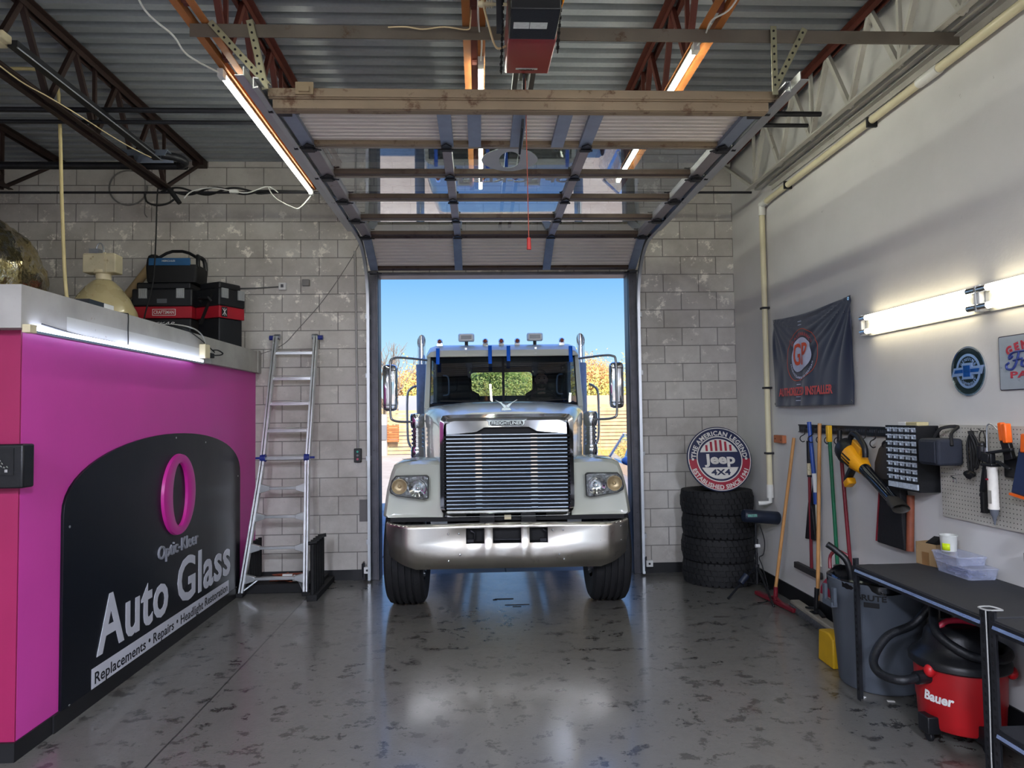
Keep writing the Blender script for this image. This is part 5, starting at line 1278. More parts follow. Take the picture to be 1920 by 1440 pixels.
for i, z in enumerate((2.48, 2.20, 1.93, 1.645, 1.36, 1.05, .765, .46, .165)):
    a, b_ = LP(z); mb = MB(); 
    if z > 1.3: mb.bar(a, b_, .035, .028); mb.bar(a+Vector((0, -.03, -.01)), b_+Vector((0, -.03, -.01)), .02, .02); mb.bar(a+Vector((0, -.03, .028)), b_+Vector((0, -.03, .028)), .02, .006)
    else:
        mb.bar(a, b_, .05, .028)
        for s1, p_ in ((1, a), (-1, b_)): mb.prism([(0, -.05), (.10*s1, -.02), (.10*s1, .02), (0, .05)], p_+Vector((0, -.03, 0)), (1, 0, 0), (0, 0, 1), (0, .05, 0))
    put('rung', mb, ALU, t, bevel=.003)
a, b_ = LP(.165); put('brace', MB().bar(a+Vector((.14, 0, 0)), LP(.02)[0]+Vector((.0, 0, .03)), .03, .012).bar(b_+Vector((-.07, 0, 0)), LP(.03)[1], .03, .012), ALU, t)
# ---- glass rack behind the ladder
t = thing('glass_rack', (-2.0, 7.5, 0), 'low black windshield rack with upright padded bars behind the ladder', 'rack')
put('base', MB().box(-2.40, -1.66, 7.34, 7.80, .0, .09).box(-1.70, -1.60, 6.98, 7.80, 0, .06), BLACKM, t, bevel=.004)
for i in range(5):
    y = 7.02+i*.105; q = MB(); q.cyl((-1.65, y, .05), (-1.65, y, .54), .022, n=10); q.cyl((-1.69, y-.01, .55), (-1.61, y+.01, .56), .018, n=10); put('upright_bar', q, BLACKM, t)
    q = MB(); q.cyl((-2.37, 7.36+i*.09, .08), (-2.37, 7.36+i*.09, .5), .02, n=10); put('upright_bar', q, BLACKM, t)
mb = MB(); rr = random.Random(5)
for i in range(9):
    P_ = [(-2.02+rr.uniform(-.16, .16), 7.5+rr.uniform(-.1, .1), .095+rr.uniform(0, .06)) for _ in range(6)]; mb.tube(P_, .006, 6, smooth=4)
tag(put('cable_tangle', mb, M('orange_cable', '#7c3a24', .6, 0, .3, 20)), 'tangle of orange-brown jumper cables lying on the black rack behind the ladder', 'cables')
mb = MB(); mb.box(-2.05, -1.95, 7.42, 7.44, .14, .17); mb.bar((-1.93, 7.42, .10), (-1.92, 7.42, .16), .02, .03); tag(put('cable_tag', mb, WHITE), 'small white tag on the orange-brown cables', 'tag')
# small marks on the floor in front of the truck
DK = M('floor_mark', '#17140f', .7)
tag(put('tape_scrap', MB().box(.12, .30, 6.87, 6.90, .0, .003).box(.10, .14, 6.85, 6.88, 0, .003), DK), 'short dark scrap on the floor between the truck tires, farther one', 'scrap')
tag(put('tape_scrap', MB().box(.21, .44, 6.66, 6.675, .0, .003).box(.28, .36, 6.60, 6.615, 0, .003), DK), 'thin dark scrap on the floor between the truck tires, nearer one', 'scrap')
# ================================================================ RIGHT SIDE
WX = 2.905
def RW(y, z, off=0.0):  # frame on the side wall: x to the camera's right along -y, up z, normal into the room
    return frame((WX-off, y, z), (0, -1, 0), (0, 0, 1))
# frame normal = u x w = (0,-1,0)x(0,0,1) = (-1,0,0): into the room

# ---- pvc pipe
t = thing('pvc_pipe', (2.86, 6.9, .85), 'cream pipe running down the corner of the painted wall then up under the joist', 'pipe')
mb = MB(); mb.tube([(2.865, 6.91, .92), (2.865, 6.91, 3.84)], .028, 14); mb.tube([(2.865, 6.91, 3.86), (2.865, -6.9, 4.0)], .028, 14); put('pipe_run', mb, PVC, t)
PW = M('pvc_white', '#d0cfc8', .35)
put('elbow', MB().ball((2.865, 6.91, 3.86), .038, 14, 10).cyl((2.865, 6.91, 3.75), (2.865, 6.91, 3.84), .036, n=14).cyl((2.865, 6.87, 3.86), (2.865, 6.78, 3.86), .036, n=14), PW, t)
put('coupling', MB().cyl((2.865, 4.15, 3.887), (2.865, 4.35, 3.887), .034, n=14), PW, t)
put('outlet_elbow', MB().cyl((2.865, 6.91, .92), (2.865, 6.91, 1.05), .034, n=14).tube([(2.865, 6.91, .95), (2.865, 6.91, .88), (2.83, 6.93, .865), (2.76, 6.95, .862)], .022, 10), PW, t)
mb = MB()
for z in (1.35, 2.0, 2.8): mb.box(2.83, 2.904, 6.875, 6.945, z, z+.02)
for y in (6.3, 4.9, 3.3): mb.box(2.83, 2.904, y, y+.02, 3.83, 3.90)
put('pipe_clamp', mb, STEELD, t)
tag(put('lower_rail', MB().angle((2.895, -6, 4.0), (2.895, 6.72, 4.0), .05, .006, (-1, 0, 0), (0, 0, -1)).box(2.87, 2.90, -6, 6.7, 4.0, 4.012), M('painted_web', '')), 'off-white steel angle bolted along the painted wall under the joist', 'steel angle')

# ---- banner
CLO = M('banner_cloth', '#111a33', .55, 0, .1, 4, .05, 20, sheen=.3)
def cloth(u, v, o=0.0):
    """u 0..1 towards the camera, v 0..1 upward"""
    y = 6.755-u*1.46+(.035*v-.0)*(1-2*u)*-.2; z = 1.82+v*.85
    z += -.035*math.sin(PI*u)*v**3
    d1 = math.hypot(u-1, v-1.0); a1 = math.atan2(1.02-v, 1.02-u); d0 = math.hypot(u, v-1); a0 = math.atan2(1.02-v, u+.02)
    w = .012*math.sin(a1*19)*math.exp(-((d1-.35)/.35)**2)+.009*math.sin(a0*17+1)*math.exp(-((d0-.3)/.3)**2)+.010*math.sin(u*14+v*2)*(1-v)*.8+.006*math.sin(u*31-v*5)*(1-v)
    bulge = .045*math.sin(PI*u)*(1-v)*.8+.012
    return Vector((WX-.012-bulge-abs(w)-w*.4-o, y, z))
t = thing('banner', (2.87, 6.03, 1.82), 'navy cloth banner reading authorized installer pinned to the painted wall', 'banner')
put('cloth', MB().grid(80, 56, cloth), CLO, t, solid=.002, flip=False)
ORG = M('print_orange', '#d2502c', .6); PWH = M('print_white', '#c7cbe0', .6)
def bfn(cu, cv, o=.003): return lambda x, y, z=0: cloth(cu+x/1.46, cv+y/.85, o+z)
def blob(k_, cu, cv, rx, ry, n=60):
    P_ = []
    for i in range(n):
        a = 2*PI*i/n; r_ = 1+k_*.07*math.sin(2*a+.8)+k_*.05*math.sin(3*a+2.2); P_.append((rx*r_*math.cos(a), ry*r_*math.sin(a)))
    return P_
def ringpoly(P_, Q_, fn):
    n = len(P_); mb = MB(); return mb.raw([fn(x, y) for x, y in P_]+[fn(x, y) for x, y in Q_], [(i, (i+1) % n, n+(i+1) % n, n+i) for i in range(n)])
fn = bfn(.44, .545, .011)
P_ = blob(1, 0, 0, .29, .25); put('printed_outline', ringpoly(P_, [(x*.975, y*.975) for x, y in P_], fn), ORG, t, flip=False, solid=.001)
P_ = blob(1.2, 0, 0, .180, .165); rings = MB()
fn6 = bfn(.44, .545, .014)
for k_ in range(24): rings.raw([fn6(x*(k_+1)/24, y*(k_+1)/24) for x, y in P_]+[fn6(x*k_/24, y*k_/24) for x, y in P_], [(i, (i+1) % 60, 60+(i+1) % 60, 60+i) for i in range(60)])
put('printed_patch', rings, PWH, t, flip=False, solid=.0005)
def warp(mb_, f2): mb_.v = [f2(p.x, p.y, p.z) for p in mb_.v]; return mb_
I = lambda x, y, z=0: Vector((x, y, z))
f5 = bfn(.435, .55, .019)
put('lettering', warp(fit('GP', I, .27, .20, .0015, .012), f5), ORG, t)
put('lettering', warp(fit('AUTHORIZED INSTALLER', I, 1.02, .075, .0015, .018, cap='H'), bfn(.47, .155, .018)), M('print_coral', '#c9524e', .6), t)
def arc_on(string, cu, cv, r, mid, size, flip, col, sp=1.15):
    f_ = bfn(cu, cv, .011); a = arcfn(lambda x, y, z=0: Vector((x*1.08, y, z)), r, mid, flip)
    tt = text(string, lambda x, y, z=0: a(x, y, z), size, .0015, .0, sp); put('lettering', warp(tt, f_), col, t)
arc_on('GLASSPARENCY', .44, .545, .192, PI/2, .046, False, M('print_coral', ''), 1.35)
arc_on('PRODUCTS MADE TO PERFORM', .44, .545, .215, -PI/2, .03, True, PWH, 1.25)
mb = MB()
for v_, w_ in ((.985-.045, .075), (.985-.085, .075), (.225, .075), (.265, .09), (.30, .09), (.095, .09), (.055, .09)):
    if v_ > .5: v_ -= .02
    p = [cloth(.40+(-w_/2+w_*i/6)/1.46, v_, .004) for i in range(7)]; q = [x+Vector((0, 0, .006)) for x in p]; mb.raw(p+q, [(i, i+1, 8+i, 7+i) for i in range(6)])
put('printed_bars', mb, PWH, t, flip=False)
mb = MB()
for u, v in ((.02, .975), (.98, .975), (.98, .03), (.02, .03)): c = cloth(u, v, .003); mb.lathe([(.007, 0), (.013, 0), (.013, .004), (.007, .004)], c, 14, (-1, 0, 0), closed=True)
put('grommet', mb, CHROME, t)

# ---- bow-tie sign
t = thing('emblem_sign', (2.89, 4.045, 1.856), 'round black and chrome tin sign with a blue bow-tie emblem', 'sign')
fr = RW(4.045, 2.0, .004)
put('disc', plate(fr, circ(.143, 64), .006), M('sign_dark', '#10211f', .15, .3, .3, 18, 0, 60, '#2f5a56', .66, .5), t)
SLB = M('sign_steelblue', '#9fb6da', .25, .6, .05, 8)
put('rim', ring(fr, .137, .147, .010), CHROME, t); put('chrome_ring', ring(fr, .088, .103, .009), SLB, t)
def bow(k_, dz, w=.135, h=.046): 
    s_ = .03
    return [(-w*k_-.0, -.022*k_-.008), (-w*k_+.022, .022*k_), (-.042*k_, .022*k_+.002), (-.042*k_, .048*k_), (.042*k_, .048*k_), (.042*k_, .022*k_+.004), (w*k_, .022*k_+.006), (w*k_-.022, -.022*k_), (.042*k_, -.022*k_), (.042*k_, -.048*k_), (-.042*k_, -.048*k_), (-.042*k_, -.022*k_-.004)]
put('bow_tie', plate(fr, bow(1, 0), .014, .002), SLB, t)
put('bow_tie_inlay', plate(fr, [(-.028, -.034), (-.028, .034), (.028, .034), (.028, -.034)], .002, .0165).raw(plate(fr, [(-.108, -.010), (-.098, .010), (-.034, .011), (-.034, -.009)], .002, .0165).v, [(0, 1, 5, 4), (1, 2, 6, 5), (2, 3, 7, 6), (3, 0, 4, 7), (3, 2, 1, 0), (4, 5, 6, 7)]).raw(plate(fr, [(.108, .012), (.098, -.009), (.034, -.009), (.034, .011)], .002, .0165).v, [(0, 1, 5, 4), (1, 2, 6, 5), (2, 3, 7, 6), (3, 0, 4, 7), (3, 2, 1, 0), (4, 5, 6, 7)]), M('inlay_blue', '#15529c', .2, .5, .15, 30), t)
put('lettering', text('GENUINE', arcfn(frame((WX-.0105, 4.045, 2.0), (0, -1, 0), (0, 0, 1)), .070, PI/2), .026, .001, .0005, 1.5), SLB, t)
put('lettering', text('CHEVROLET', arcfn(frame((WX-.0105, 4.045, 2.0), (0, -1, 0), (0, 0, 1)), .078, -PI/2, True), .022, .001, .0005, 1.3), SLB, t)

# ---- parts sign cut by the frame
t = thing('parts_sign', (2.89, 3.55, 1.88), 'square pale tin sign with red and blue lettering beside the bow-tie sign', 'sign')
fr = RW(3.56, 2.025, .003)
put('plate', plate(fr, rrect(-.235, .235, -.145, .145, .008), .004), M('tin_pale', '#a3a9ae', .35, .3, .12, 6, .04, 30, '#7d858a', .62), t)
put('border', plate(fr, rrect(-.240, .240, -.150, .150, .010), .003), M('border_dark', '#2b2530', .5), t)
RD = M('sign_red', '#a8323f', .5); BLU = M('sign_blue', '#2b3a78', .5)
f2 = frame((WX-.008, 3.56, 2.025), (0, -1, 0), (0, 0, 1))
put('lettering', text('GENUINE', arcfn(frame((WX-.008, 3.56, 1.655), (0, -1, 0), (0, 0, 1)), .462, PI/2), .062, .002, .003, 1.55), RD, t)
put('lettering', fit('PARTS', frame((WX-.008, 3.56, 1.958), (0, -1, 0), (0, 0, 1)), .31, .036, .002, .02), RD, t)
# flowing script word, drawn as strokes
mb = MB(); S = lambda pts: mb.tube([f2(x*.95, y*.72-.004, .002) for x, y in pts], .0065, 6, smooth=5)
S([(-.14, .055), (-.165, .035), (-.16, .065), (-.12, .085), (-.04, .085), (.10, .09), (.15, .10)]); S([(-.09, .085), (-.105, .03), (-.125, -.02), (-.15, -.045), (-.185, -.04), (-.19, -.01), (-.17, .005)]); S([(-.135, .02), (-.10, .028), (-.07, .03)])
S([(-.045, .02), (-.07, .01), (-.075, -.02), (-.05, -.03), (-.03, -.01), (-.04, .02)]); S([(-.04, .01), (-.01, .02), (-.01, -.03)]); S([(-.01, .0), (.01, .02), (.03, .015)]); S([(.07, .018), (.04, .01), (.035, -.02), (.06, -.03), (.075, .0)]); S([(.10, .075), (.085, .02), (.075, -.03), (.09, -.035), (.11, -.02)])
put('script_lettering', mb, BLU, t)
mb = MB()
for x, r_ in ((-.05, .014), (0, .020), (.05, .014)):
    P_ = [((r_ if i % 2 == 0 else r_*.42)*math.cos(PI/2+i*PI/5)+x, (r_ if i % 2 == 0 else r_*.42)*math.sin(PI/2+i*PI/5)-.118) for i in range(10)]; q = plate(f2, P_, .0015); mb.raw(q.v, q.f)
put('star', mb, BLU, t)

# ---- tires and round sign
def tire_stack():
    cx, cy, R_ = 2.50, 7.42, .375; first = None
    names = ['bottom', 'second from the floor', 'third from the floor', 'topmost']
    for i in range(4):
        dx, dy, rz = ((0, 0, 0), (-.004, .004, .5), (.006, 0, 1.1), (-.008, -.006, 1.7))[i]
        if first is None:
            pf = [(.20, -.085), (.215, -.10), (.28, -.120), (.335, -.117), (.358, -.098), (.362, -.06), (.364, 0), (.362, .06), (.358, .098), (.335, .117), (.28, .12), (.215, .1), (.20, .085)]
            mb = MB(); mb.lathe(pf, (0, 0, .12), 72); 
            first = tag(bpy.data.objects.new('tire', None), None); bpy.data.objects.remove(first)
            first = thing('tire', (cx, cy, 0), 'x', 'tire', 'tires stacked in the corner'); put('carcass', mb, RUBBER, first, local=True)
            mb = MB()
            for k_ in range(36):   # chunky offset tread blocks
                a0 = 2*PI*k_/36
                for z0, z1, sh in ((.115, .055, 0), (.052, .004, .5), (-.004, -.052, 0), (-.055, -.115, .5)):
                    a = a0+sh*2*PI/36; da = 2*PI/36*.36; tw = .035; v = []
                    for r_ in (.358, .377 if abs(z0+z1) < .1 else .372):
                        for aa, zz in ((a-da, z0), (a+da, z0), (a+da+tw, z1), (a-da+tw, z1)):
                            rr_ = r_-(.010 if abs(zz) > .1 else 0); v.append((rr_*math.cos(aa), rr_*math.sin(aa), .12+zz))
                    mb.raw(v, [(0, 1, 2, 3), (4, 5, 6, 7), (0, 1, 5, 4), (1, 2, 6, 5), (2, 3, 7, 6), (3, 0, 4, 7)])
            put('tread', mb, RUBBER, first, local=True, ang=20); o = first
        else: o = copy_tree(first)
        o.location = (cx+dx, cy+dy, .241*i); o.rotation_euler = (0, 0, rz)
        o['label'] = 'black knobbly truck tire, %s in the stack under the round sign' % names[i]
tire_stack()
t = thing('round_sign', (2.45, 7.14, .965), 'round red white and blue tin sign with 4x4 standing on the tire stack', 'sign')
th = math.radians(13); up = Vector((0, math.sin(th), math.cos(th)))
fr = frame(Vector((2.455, 7.10, .965))+up*.337, (1, 0, 0), up)
NAVY = M('sign_navy', '#141c40', .4, .1, .08, 6); SRED = M('sign_deep_red', '#8e1a30', .4, .1, .08, 6); SWH = M('sign_cream', '#c6c2bc', .45, .1, .12, 5, .02, 30, '#8c8478', .62)
put('backing', plate(fr, circ(.337, 80), .012, -.014), NAVY, t, bevel=.003)
def sector(fr, r0, r1, a0, a1, z, d, n=48):
    P_ = [(r1*math.cos(a0+(a1-a0)*i/n), r1*math.sin(a0+(a1-a0)*i/n)) for i in range(n+1)]+[(r0*math.cos(a1-(a1-a0)*i/n), r0*math.sin(a1-(a1-a0)*i/n)) for i in range(n+1)]
    m_ = MB(); k_ = n+1; N_ = 2*k_; v = [fr(x, y, z) for x, y in P_]+[fr(x, y, z+d) for x, y in P_]; f = []
    for i in range(n): f += [(N_+i, N_+i+1, N_+N_-2-i, N_+N_-1-i), (i, N_-1-i, N_-2-i, i+1)]
    for i in range(N_): f.append((i, (i+1) % N_, N_+(i+1) % N_, N_+i))
    return m_.raw(v, f)
put('red_band', sector(fr, .235, .322, PI, 2*PI, .0, .003), SRED, t, label='deep red lower band'); put('blue_band', sector(fr, .235, .322, 0, PI, .0, .003), NAVY, t, label='navy upper band')
put('white_ring', ring(fr, .318, .326, .005, 0, 80).raw(ring(fr, .228, .238, .005, 0, 80).v, ring(fr, .228, .238, .005, 0, 80).f), SWH, t)
def seg(fr, r, y0, y1, z, d, n=20):
    P_ = [(math.sqrt(r*r-y*y), y) for y in [y0+(y1-y0)*i/n for i in range(n+1)]]; P_ += [(-x, y) for x, y in P_[::-1]]; return plate(fr, P_, d, z)
put('white_field', seg(fr, .208, .072, .207, 0, .004), SWH, t); put('white_field', seg(fr, .208, -.207, -.088, 0, .004), SWH, t)
mb = MB()
for x in (-.125, -.075, -.025, .025, .075, .125):
    h = math.sqrt(.200**2-(abs(x)+.012)**2); q = plate(fr, [(x-.012, .082), (x+.012, .082), (x+.012, h), (x-.012, h)], .0015, .004); mb.raw(q.v, q.f)
put('red_stripe', mb, SRED, t)
put('lettering', fit('Jeep', lambda x, y, z=0: fr(x, y+.0, z+.002), .32, .105, .004, .035), SWH, t)
put('lettering', fit('4X4', lambda x, y, z=0: fr(x, y-.137, z+.0045), .20, .06, .003, .03), NAVY, t)
put('lettering', text('THE AMERICAN LEGEND', arcfn(lambda x, y, z=0: fr(x, y, z+.003), .266, PI/2), .066, .003, .0018, 1.13), SWH, t)
put('lettering', text('ESTABLISHED SINCE 1941', arcfn(lambda x, y, z=0: fr(x, y, z+.003), .292, -PI/2, True), .060, .003, .0018, 1.07), SWH, t)
mb = MB()
for sg_ in (-1, 1): q = plate(fr, circ(.013, 16, sg_*.278, .0), .002, .003); mb.raw(q.v, q.f)
put('dot', mb, SWH, t)

# ---- curing lamp on tripod
t = thing('tripod_lamp', (2.62, 6.72, 0), 'black tube-shaped lamp on a thin tripod in front of the tire stack', 'lamp')
q = MB(); q.lathe([(.001, 0), (.055, 0), (.062, .01), (.062, .34), (.055, .35), (.045, .33), (.001, .33)], (2.51, 6.70, .782), 24, (1, .03, -.10)); tb = put('lamp_tube', q, M('blue_black', '#141c2c', .45, 0, .15, 12), t)
put('control_panel', MB().box(2.53, 2.62, 6.635, 6.642, .775, .80), M('panel_green', '#5c8a80', .4, 0, .4, 90), tb)
q = MB(); q.cyl((2.635, 6.72, .12), (2.635, 6.72, .42), .013, n=10); q.cyl((2.635, 6.72, .42), (2.635, 6.72, .74), .010, n=10); q.cyl((2.635, 6.72, .50), (2.635, 6.72, .55), .02, n=12); q.cyl((2.635, 6.72, .27), (2.635, 6.72, .31), .024, n=12); put('pole', q, BLACK, t)
put('tie', MB().cyl((2.62, 6.70, .49), (2.66, 6.70, .49), .018, n=10), WHITE, t)
for x, y in ((2.33, 6.66), (2.64, 6.36), (2.86, 6.98)):
    q = MB(); q.bar((2.635, 6.72, .30), (x, y, .012), .018, .012); q.bar((2.635, 6.72, .13), ((2.635+x)/2, (6.72+y)/2, .155), .01, .008); q.ball((x, y, .013), .013, 10, 6); put('leg', q, BLACK, t)
q = MB(); q.cyl((2.45, 6.66, .15), (2.52, 6.68, .22), .03, n=14); put('weight', q, M('blue_black', ''), t)
tag(put('lamp_cable', MB().tube([(2.66, 6.69, .70), (2.70, 6.68, .55), (2.69, 6.68, .42), (2.65, 6.69, .38), (2.67, 6.67, .30), (2.70, 6.62, .1), (2.66, 6.55, .008), (2.55, 6.5, .008)], .005, 6, smooth=5), BLACKM), 'thin black cable looped beside the tripod pole', 'cable')

# ---- long-handled tools
WOOD = M('tool_wood', '#b0804c', .45, 0, .15, 8); MAROON = M('maroon_handle', '#6e1824', .35, 0, .1, 10); GREEN = M('green_handle', '#0f5c3c', .35); BLUEH = M('blue_handle', '#24458e', .35)
WR = .0135
t = thing('floor_squeegee', (2.74, 6.45, 0), 'red-headed floor squeegee with a wooden handle leaning by the pipe', 'squeegee')
put('handle', MB().cyl((2.70, 6.46, .12), (2.875, 6.36, 1.53), .015, n=12), WOOD, t); put('ferrule', MB().cyl((2.70, 6.46, .04), (2.705, 6.457, .16), .02, .019, 12).bar((2.70, 6.46, .07), (2.71, 6.30, .03), .02, .015).bar((2.70, 6.46, .07), (2.69, 6.62, .03), .02, .015), MAROON, t)
put('squeegee_head', MB().bar((2.66, 6.80, .025), (2.74, 6.14, .025), .05, .035), MAROON, t, bevel=.005)
t = thing('wall_block', (2.88, 6.67, 1.45), 'small reddish wooden block screwed to the wall beside the cream pipe', 'wood block')
put('block', MB().box(2.865, 2.904, 6.585, 6.79, 1.47, 1.545), M('cedar', '#a5603c', .6, 0, .15, 10, .1, 40), t, bevel=.005); put('screw', MB().cyl((2.865, 6.75, 1.51), (2.862, 6.75, 1.51), .006, n=8).cyl((2.865, 6.62, 1.50), (2.862, 6.62, 1.50), .006, n=8), STEELD, t)
t = thing('push_squeegee', (2.85, 6.04, .35), 'hanging squeegee with a maroon and black handle, first on the tool rail', 'squeegee')
put('handle', MB().cyl((2.855, 6.05, .40), (2.86, 6.04, 1.50), WR, n=12), MAROON, t); put('grip', MB().cyl((2.86, 6.045, 1.20), (2.86, 6.04, 1.515), .019, n=12), BLACK, t); put('squeegee_head', MB().bar((2.84, 6.32, .39), (2.84, 5.86, .385), .045, .055), M('head_grey', '#2c2a2a', .6), t, bevel=.006); put('sticker', MB().cyl((2.86, 6.043, 1.22), (2.86, 6.042, 1.32), .0205, n=12), M('sticker_cream', '#b9ae90', .5, 0, .3, 60), t)
t = thing('dustpan', (2.87, 6.0, .66), 'black upright dustpan hanging behind the maroon squeegee handle', 'dustpan')
put('pan', MB().prism([(-.10, 0), (.09, .02), (.05, .27), (.02, .33), (-.02, .33)], (2.85, 6.05, .65), (0, -1, 0), (0, 0, 1), (.04, 0, 0)), BLACK, t, bevel=.005); put('handle', MB().bar((2.87, 6.03, .96), (2.88, 5.99, 1.16), .03, .02), BLACK, t)
t = thing('brush_pole', (2.85, 5.95, .45), 'blue pole with a white label hanging on the tool rail', 'pole')
put('pole', MB().cyl((2.84, 5.98, 1.68), (2.855, 5.93, 1.06), .018, n=12), BLUEH, t); put('label', MB().cyl((2.852, 5.94, 1.24), (2.856, 5.93, 1.08), .0195, n=12), WHITE, t); put('collar', MB().cyl((2.856, 5.93, 1.08), (2.857, 5.925, .98), .024, n=12), BLUEH, t); put('lower_pole', MB().cyl((2.857, 5.925, .98), (2.86, 5.90, .46), .013, n=12), M('pole_cream', '#bdb8a6', .4), t)
t = thing('push_broom', (2.78, 5.85, 0), 'wide dusty push broom with a long wooden handle standing against the wall', 'broom')
put('handle', MB().cyl((2.79, 5.82, .20), (2.84, 5.79, 1.67), .0155, n=12), WOOD, t); put('socket', MB().cyl((2.78, 5.83, .10), (2.788, 5.82, .30), .02, .021, 12).bar((2.78, 5.83, .13), (2.77, 5.98, .10), .03, .015).bar((2.78, 5.83, .13), (2.77, 5.68, .10), .03, .015).box(2.74, 2.82, 5.79, 5.87, .085, .10), BLACK, t)
put('broom_block', MB().bar((2.79, 6.26, .075), (2.74, 5.42, .075), .085, .035), M('dusty_wood', '#8a8478', .8, 0, .15, 8), t, bevel=.01)
q = MB(); rr = random.Random(2)
for i in range(1500):
    a = rr.random(); w_ = rr.uniform(-.045, .045); x = 2.79-.05*a+w_; y = 6.27-.86*a; q.raw([(x-.004, y, .062), (x+.004, y+.004, .062), (x+w_*.35+rr.uniform(-.004, .004), y+rr.uniform(-.012, .012), .002)], [(0, 1, 2)])
put('bristles', q, M('bristle_grey', '#5f6063', .9, 0, .3, 40), t, flip=False, kind='stuff')
t = thing('green_pole', (2.86, 5.62, .45), 'green tool handle with a yellow end hanging on the tool rail', 'pole')
put('pole', MB().cyl((2.845, 5.64, 1.56), (2.86, 5.60, .40), .0145, n=12), GREEN, t); put('end_grip', MB().box(2.825, 2.862, 5.622, 5.665, 1.52, 1.655), M('yellow_grip', '#c99a1a', .45), t, bevel=.006)
t = thing('red_shovel', (2.86, 5.46, .35), 'dark red long-handled scoop hanging next to the green pole', 'shovel')
put('handle', MB().cyl((2.85, 5.49, 1.60), (2.86, 5.40, .52), .0145, n=12), MAROON, t); put('grip', MB().cyl((2.848, 5.49, 1.48), (2.85, 5.485, 1.62), .019, n=12), BLACK, t); put('scoop', MB().loft([[Vector((x, 5.40+a, z)) for a, z in ((-.14*k_, .50-h), (-.13*k_, .55-h), (.13*k_, .55-h), (.14*k_, .50-h))] for x, k_, h in ((2.88, .5, -.02), (2.80, 1, .02), (2.70, 1.1, .14), (2.685, 1.1, .17))]), SRED, t)

# ---- tool rail with hooks
t = thing('tool_rail', (2.89, 5.2, 1.60), 'black slotted tool rail screwed along the painted wall', 'tool rail')
q = MB(); q.box(2.889, 2.904, 4.30, 6.28, 1.585, 1.655); q.box(2.880, 2.889, 4.30, 6.28, 1.645, 1.655); q.box(2.880, 2.889, 4.30, 6.28, 1.585, 1.592); put('rail', q, BLACK, t)
q = MB(); y = 6.24
while y > 4.35: q.box(2.8875, 2.889, y-.012, y, 1.61, 1.632); y -= .028
put('slots', q, M('slot_grey', '#3c3f46', .5), t, kind='stuff')
def hook(y, label):
    q = MB(); x = 2.885; q.tube([(x, y, 1.63), (x-.02, y, 1.635), (x-.028, y, 1.62), (x-.028, y, 1.58), (x-.045, y-.005, 1.565), (x-.07, y-.005, 1.55), (x-.075, y-.005, 1.525), (x-.055, y-.005, 1.505), (x-.035, y-.005, 1.51)], .0042, 7, smooth=4)
    return tag(put('steel_hook', q, STEELD), label, 'hook', 'steel hooks on the tool rail')
for y, lb in ((6.10, 'maroon squeegee'), (5.95, 'blue pole'), (5.80, 'push broom'), (5.66, 'green pole'), (5.50, 'red scoop handle')): hook(y, 'bent steel hook on the tool rail holding the %s' % lb)
hook(5.27, 'bent steel hook on the tool rail above the fan end of the leaf blower'); hook(5.12, 'bent steel hook on the tool rail above the yellow blower body'); hook(4.985, 'bent empty steel hook on the tool rail over the grey hood'); hook(4.83, 'bent steel hook on the tool rail half hidden by the drawer cabinet')

# ---- leaf blower
YEL = M('blower_yellow', '#d4920e', .4, 0, .06, 10)
t = thing('leaf_blower', (2.76, 4.98, 1.40), 'yellow and black cordless leaf blower hanging nose down on the tool rail', 'leaf blower')
ax = Vector((-.06, -.90, -.42)).normalized(); c0 = Vector((2.76, 5.16, 1.455))
def rings_ax(lst, c0, ax, n=20, sq=0):
    up = ax.cross(Vector((1, 0, 0))).normalized(); sd = up.cross(ax); S_ = []
    for d, rx, ry in lst: S_.append([c0+ax*d+sd*rx*math.cos(2*PI*i/n)+up*ry*math.sin(2*PI*i/n) for i in range(n)])
    return S_
q = MB(); q.loft(rings_ax([(-.09, .05, .05), (-.085, .085, .09), (-.01, .095, .10), (.02, .08, .085)], c0, ax)); put('fan_housing', q, BLACK, t)
q = MB()
for i in range(7): q.loft(rings_ax([(-.105+.002*i, .088-.012*i, .092-.012*i), (-.100+.002*i, .090-.012*i, .094-.012*i)], c0, ax), caps=False)
put('intake_grille', q, STEELD, t)
q = MB(); q.loft(rings_ax([(.0, .078, .082), (.05, .082, .085), (.13, .074, .072), (.22, .052, .050), (.235, .045, .045)], c0, ax)); body_ = put('motor_body', q, YEL, t, ang=50)
up = ax.cross(Vector((1, 0, 0))).normalized()
if up.z < 0: up = -up
sd = Vector((-1, 0, 0))
q = MB()
for k_ in range(3): q.bar(c0+ax*.03+sd*.080+up*(.02-.025*k_), c0+ax*.14+sd*.074+up*(.02-.025*k_), .008, .008)
put('vent', q, BLACKM, body_)
q = MB(); q.tube([c0+ax*-.05+up*.09, c0+ax*-.03+up*.15, c0+ax*.06+up*.165, c0+ax*.17+up*.14, c0+ax*.21+up*.08], .021, 10, smooth=4); put('carry_handle', q, BLACK, t)
q = MB(); q.bar(c0+ax*.01+up*.088, c0+ax*.15+up*.088, .07, .035, (1, 0, 0)); put('top_plate', q, YEL, t, bevel=.008)
q = MB(); q.bar(c0+ax*.08-up*.07, c0+ax*.03-up*.22, .045, .05, (1, 0, 0)); put('trigger_grip', q, BLACK, t, bevel=.012)
q = MB(); q.bar(c0+ax*.10-up*.17, c0+ax*.05-up*.24, .05, .065, (1, 0, 0)); put('battery', q, YEL, t, bevel=.012)
q = MB(); q.loft(rings_ax([(.21, .043, .043), (.30, .040, .040), (.31, .037, .037), (.62, .036, .036), (.66, .039, .037)], c0, ax)); put('blow_tube', q, M('gloss_black', '#0d1016', .12, 0, .1, 10, coat=.5), t)
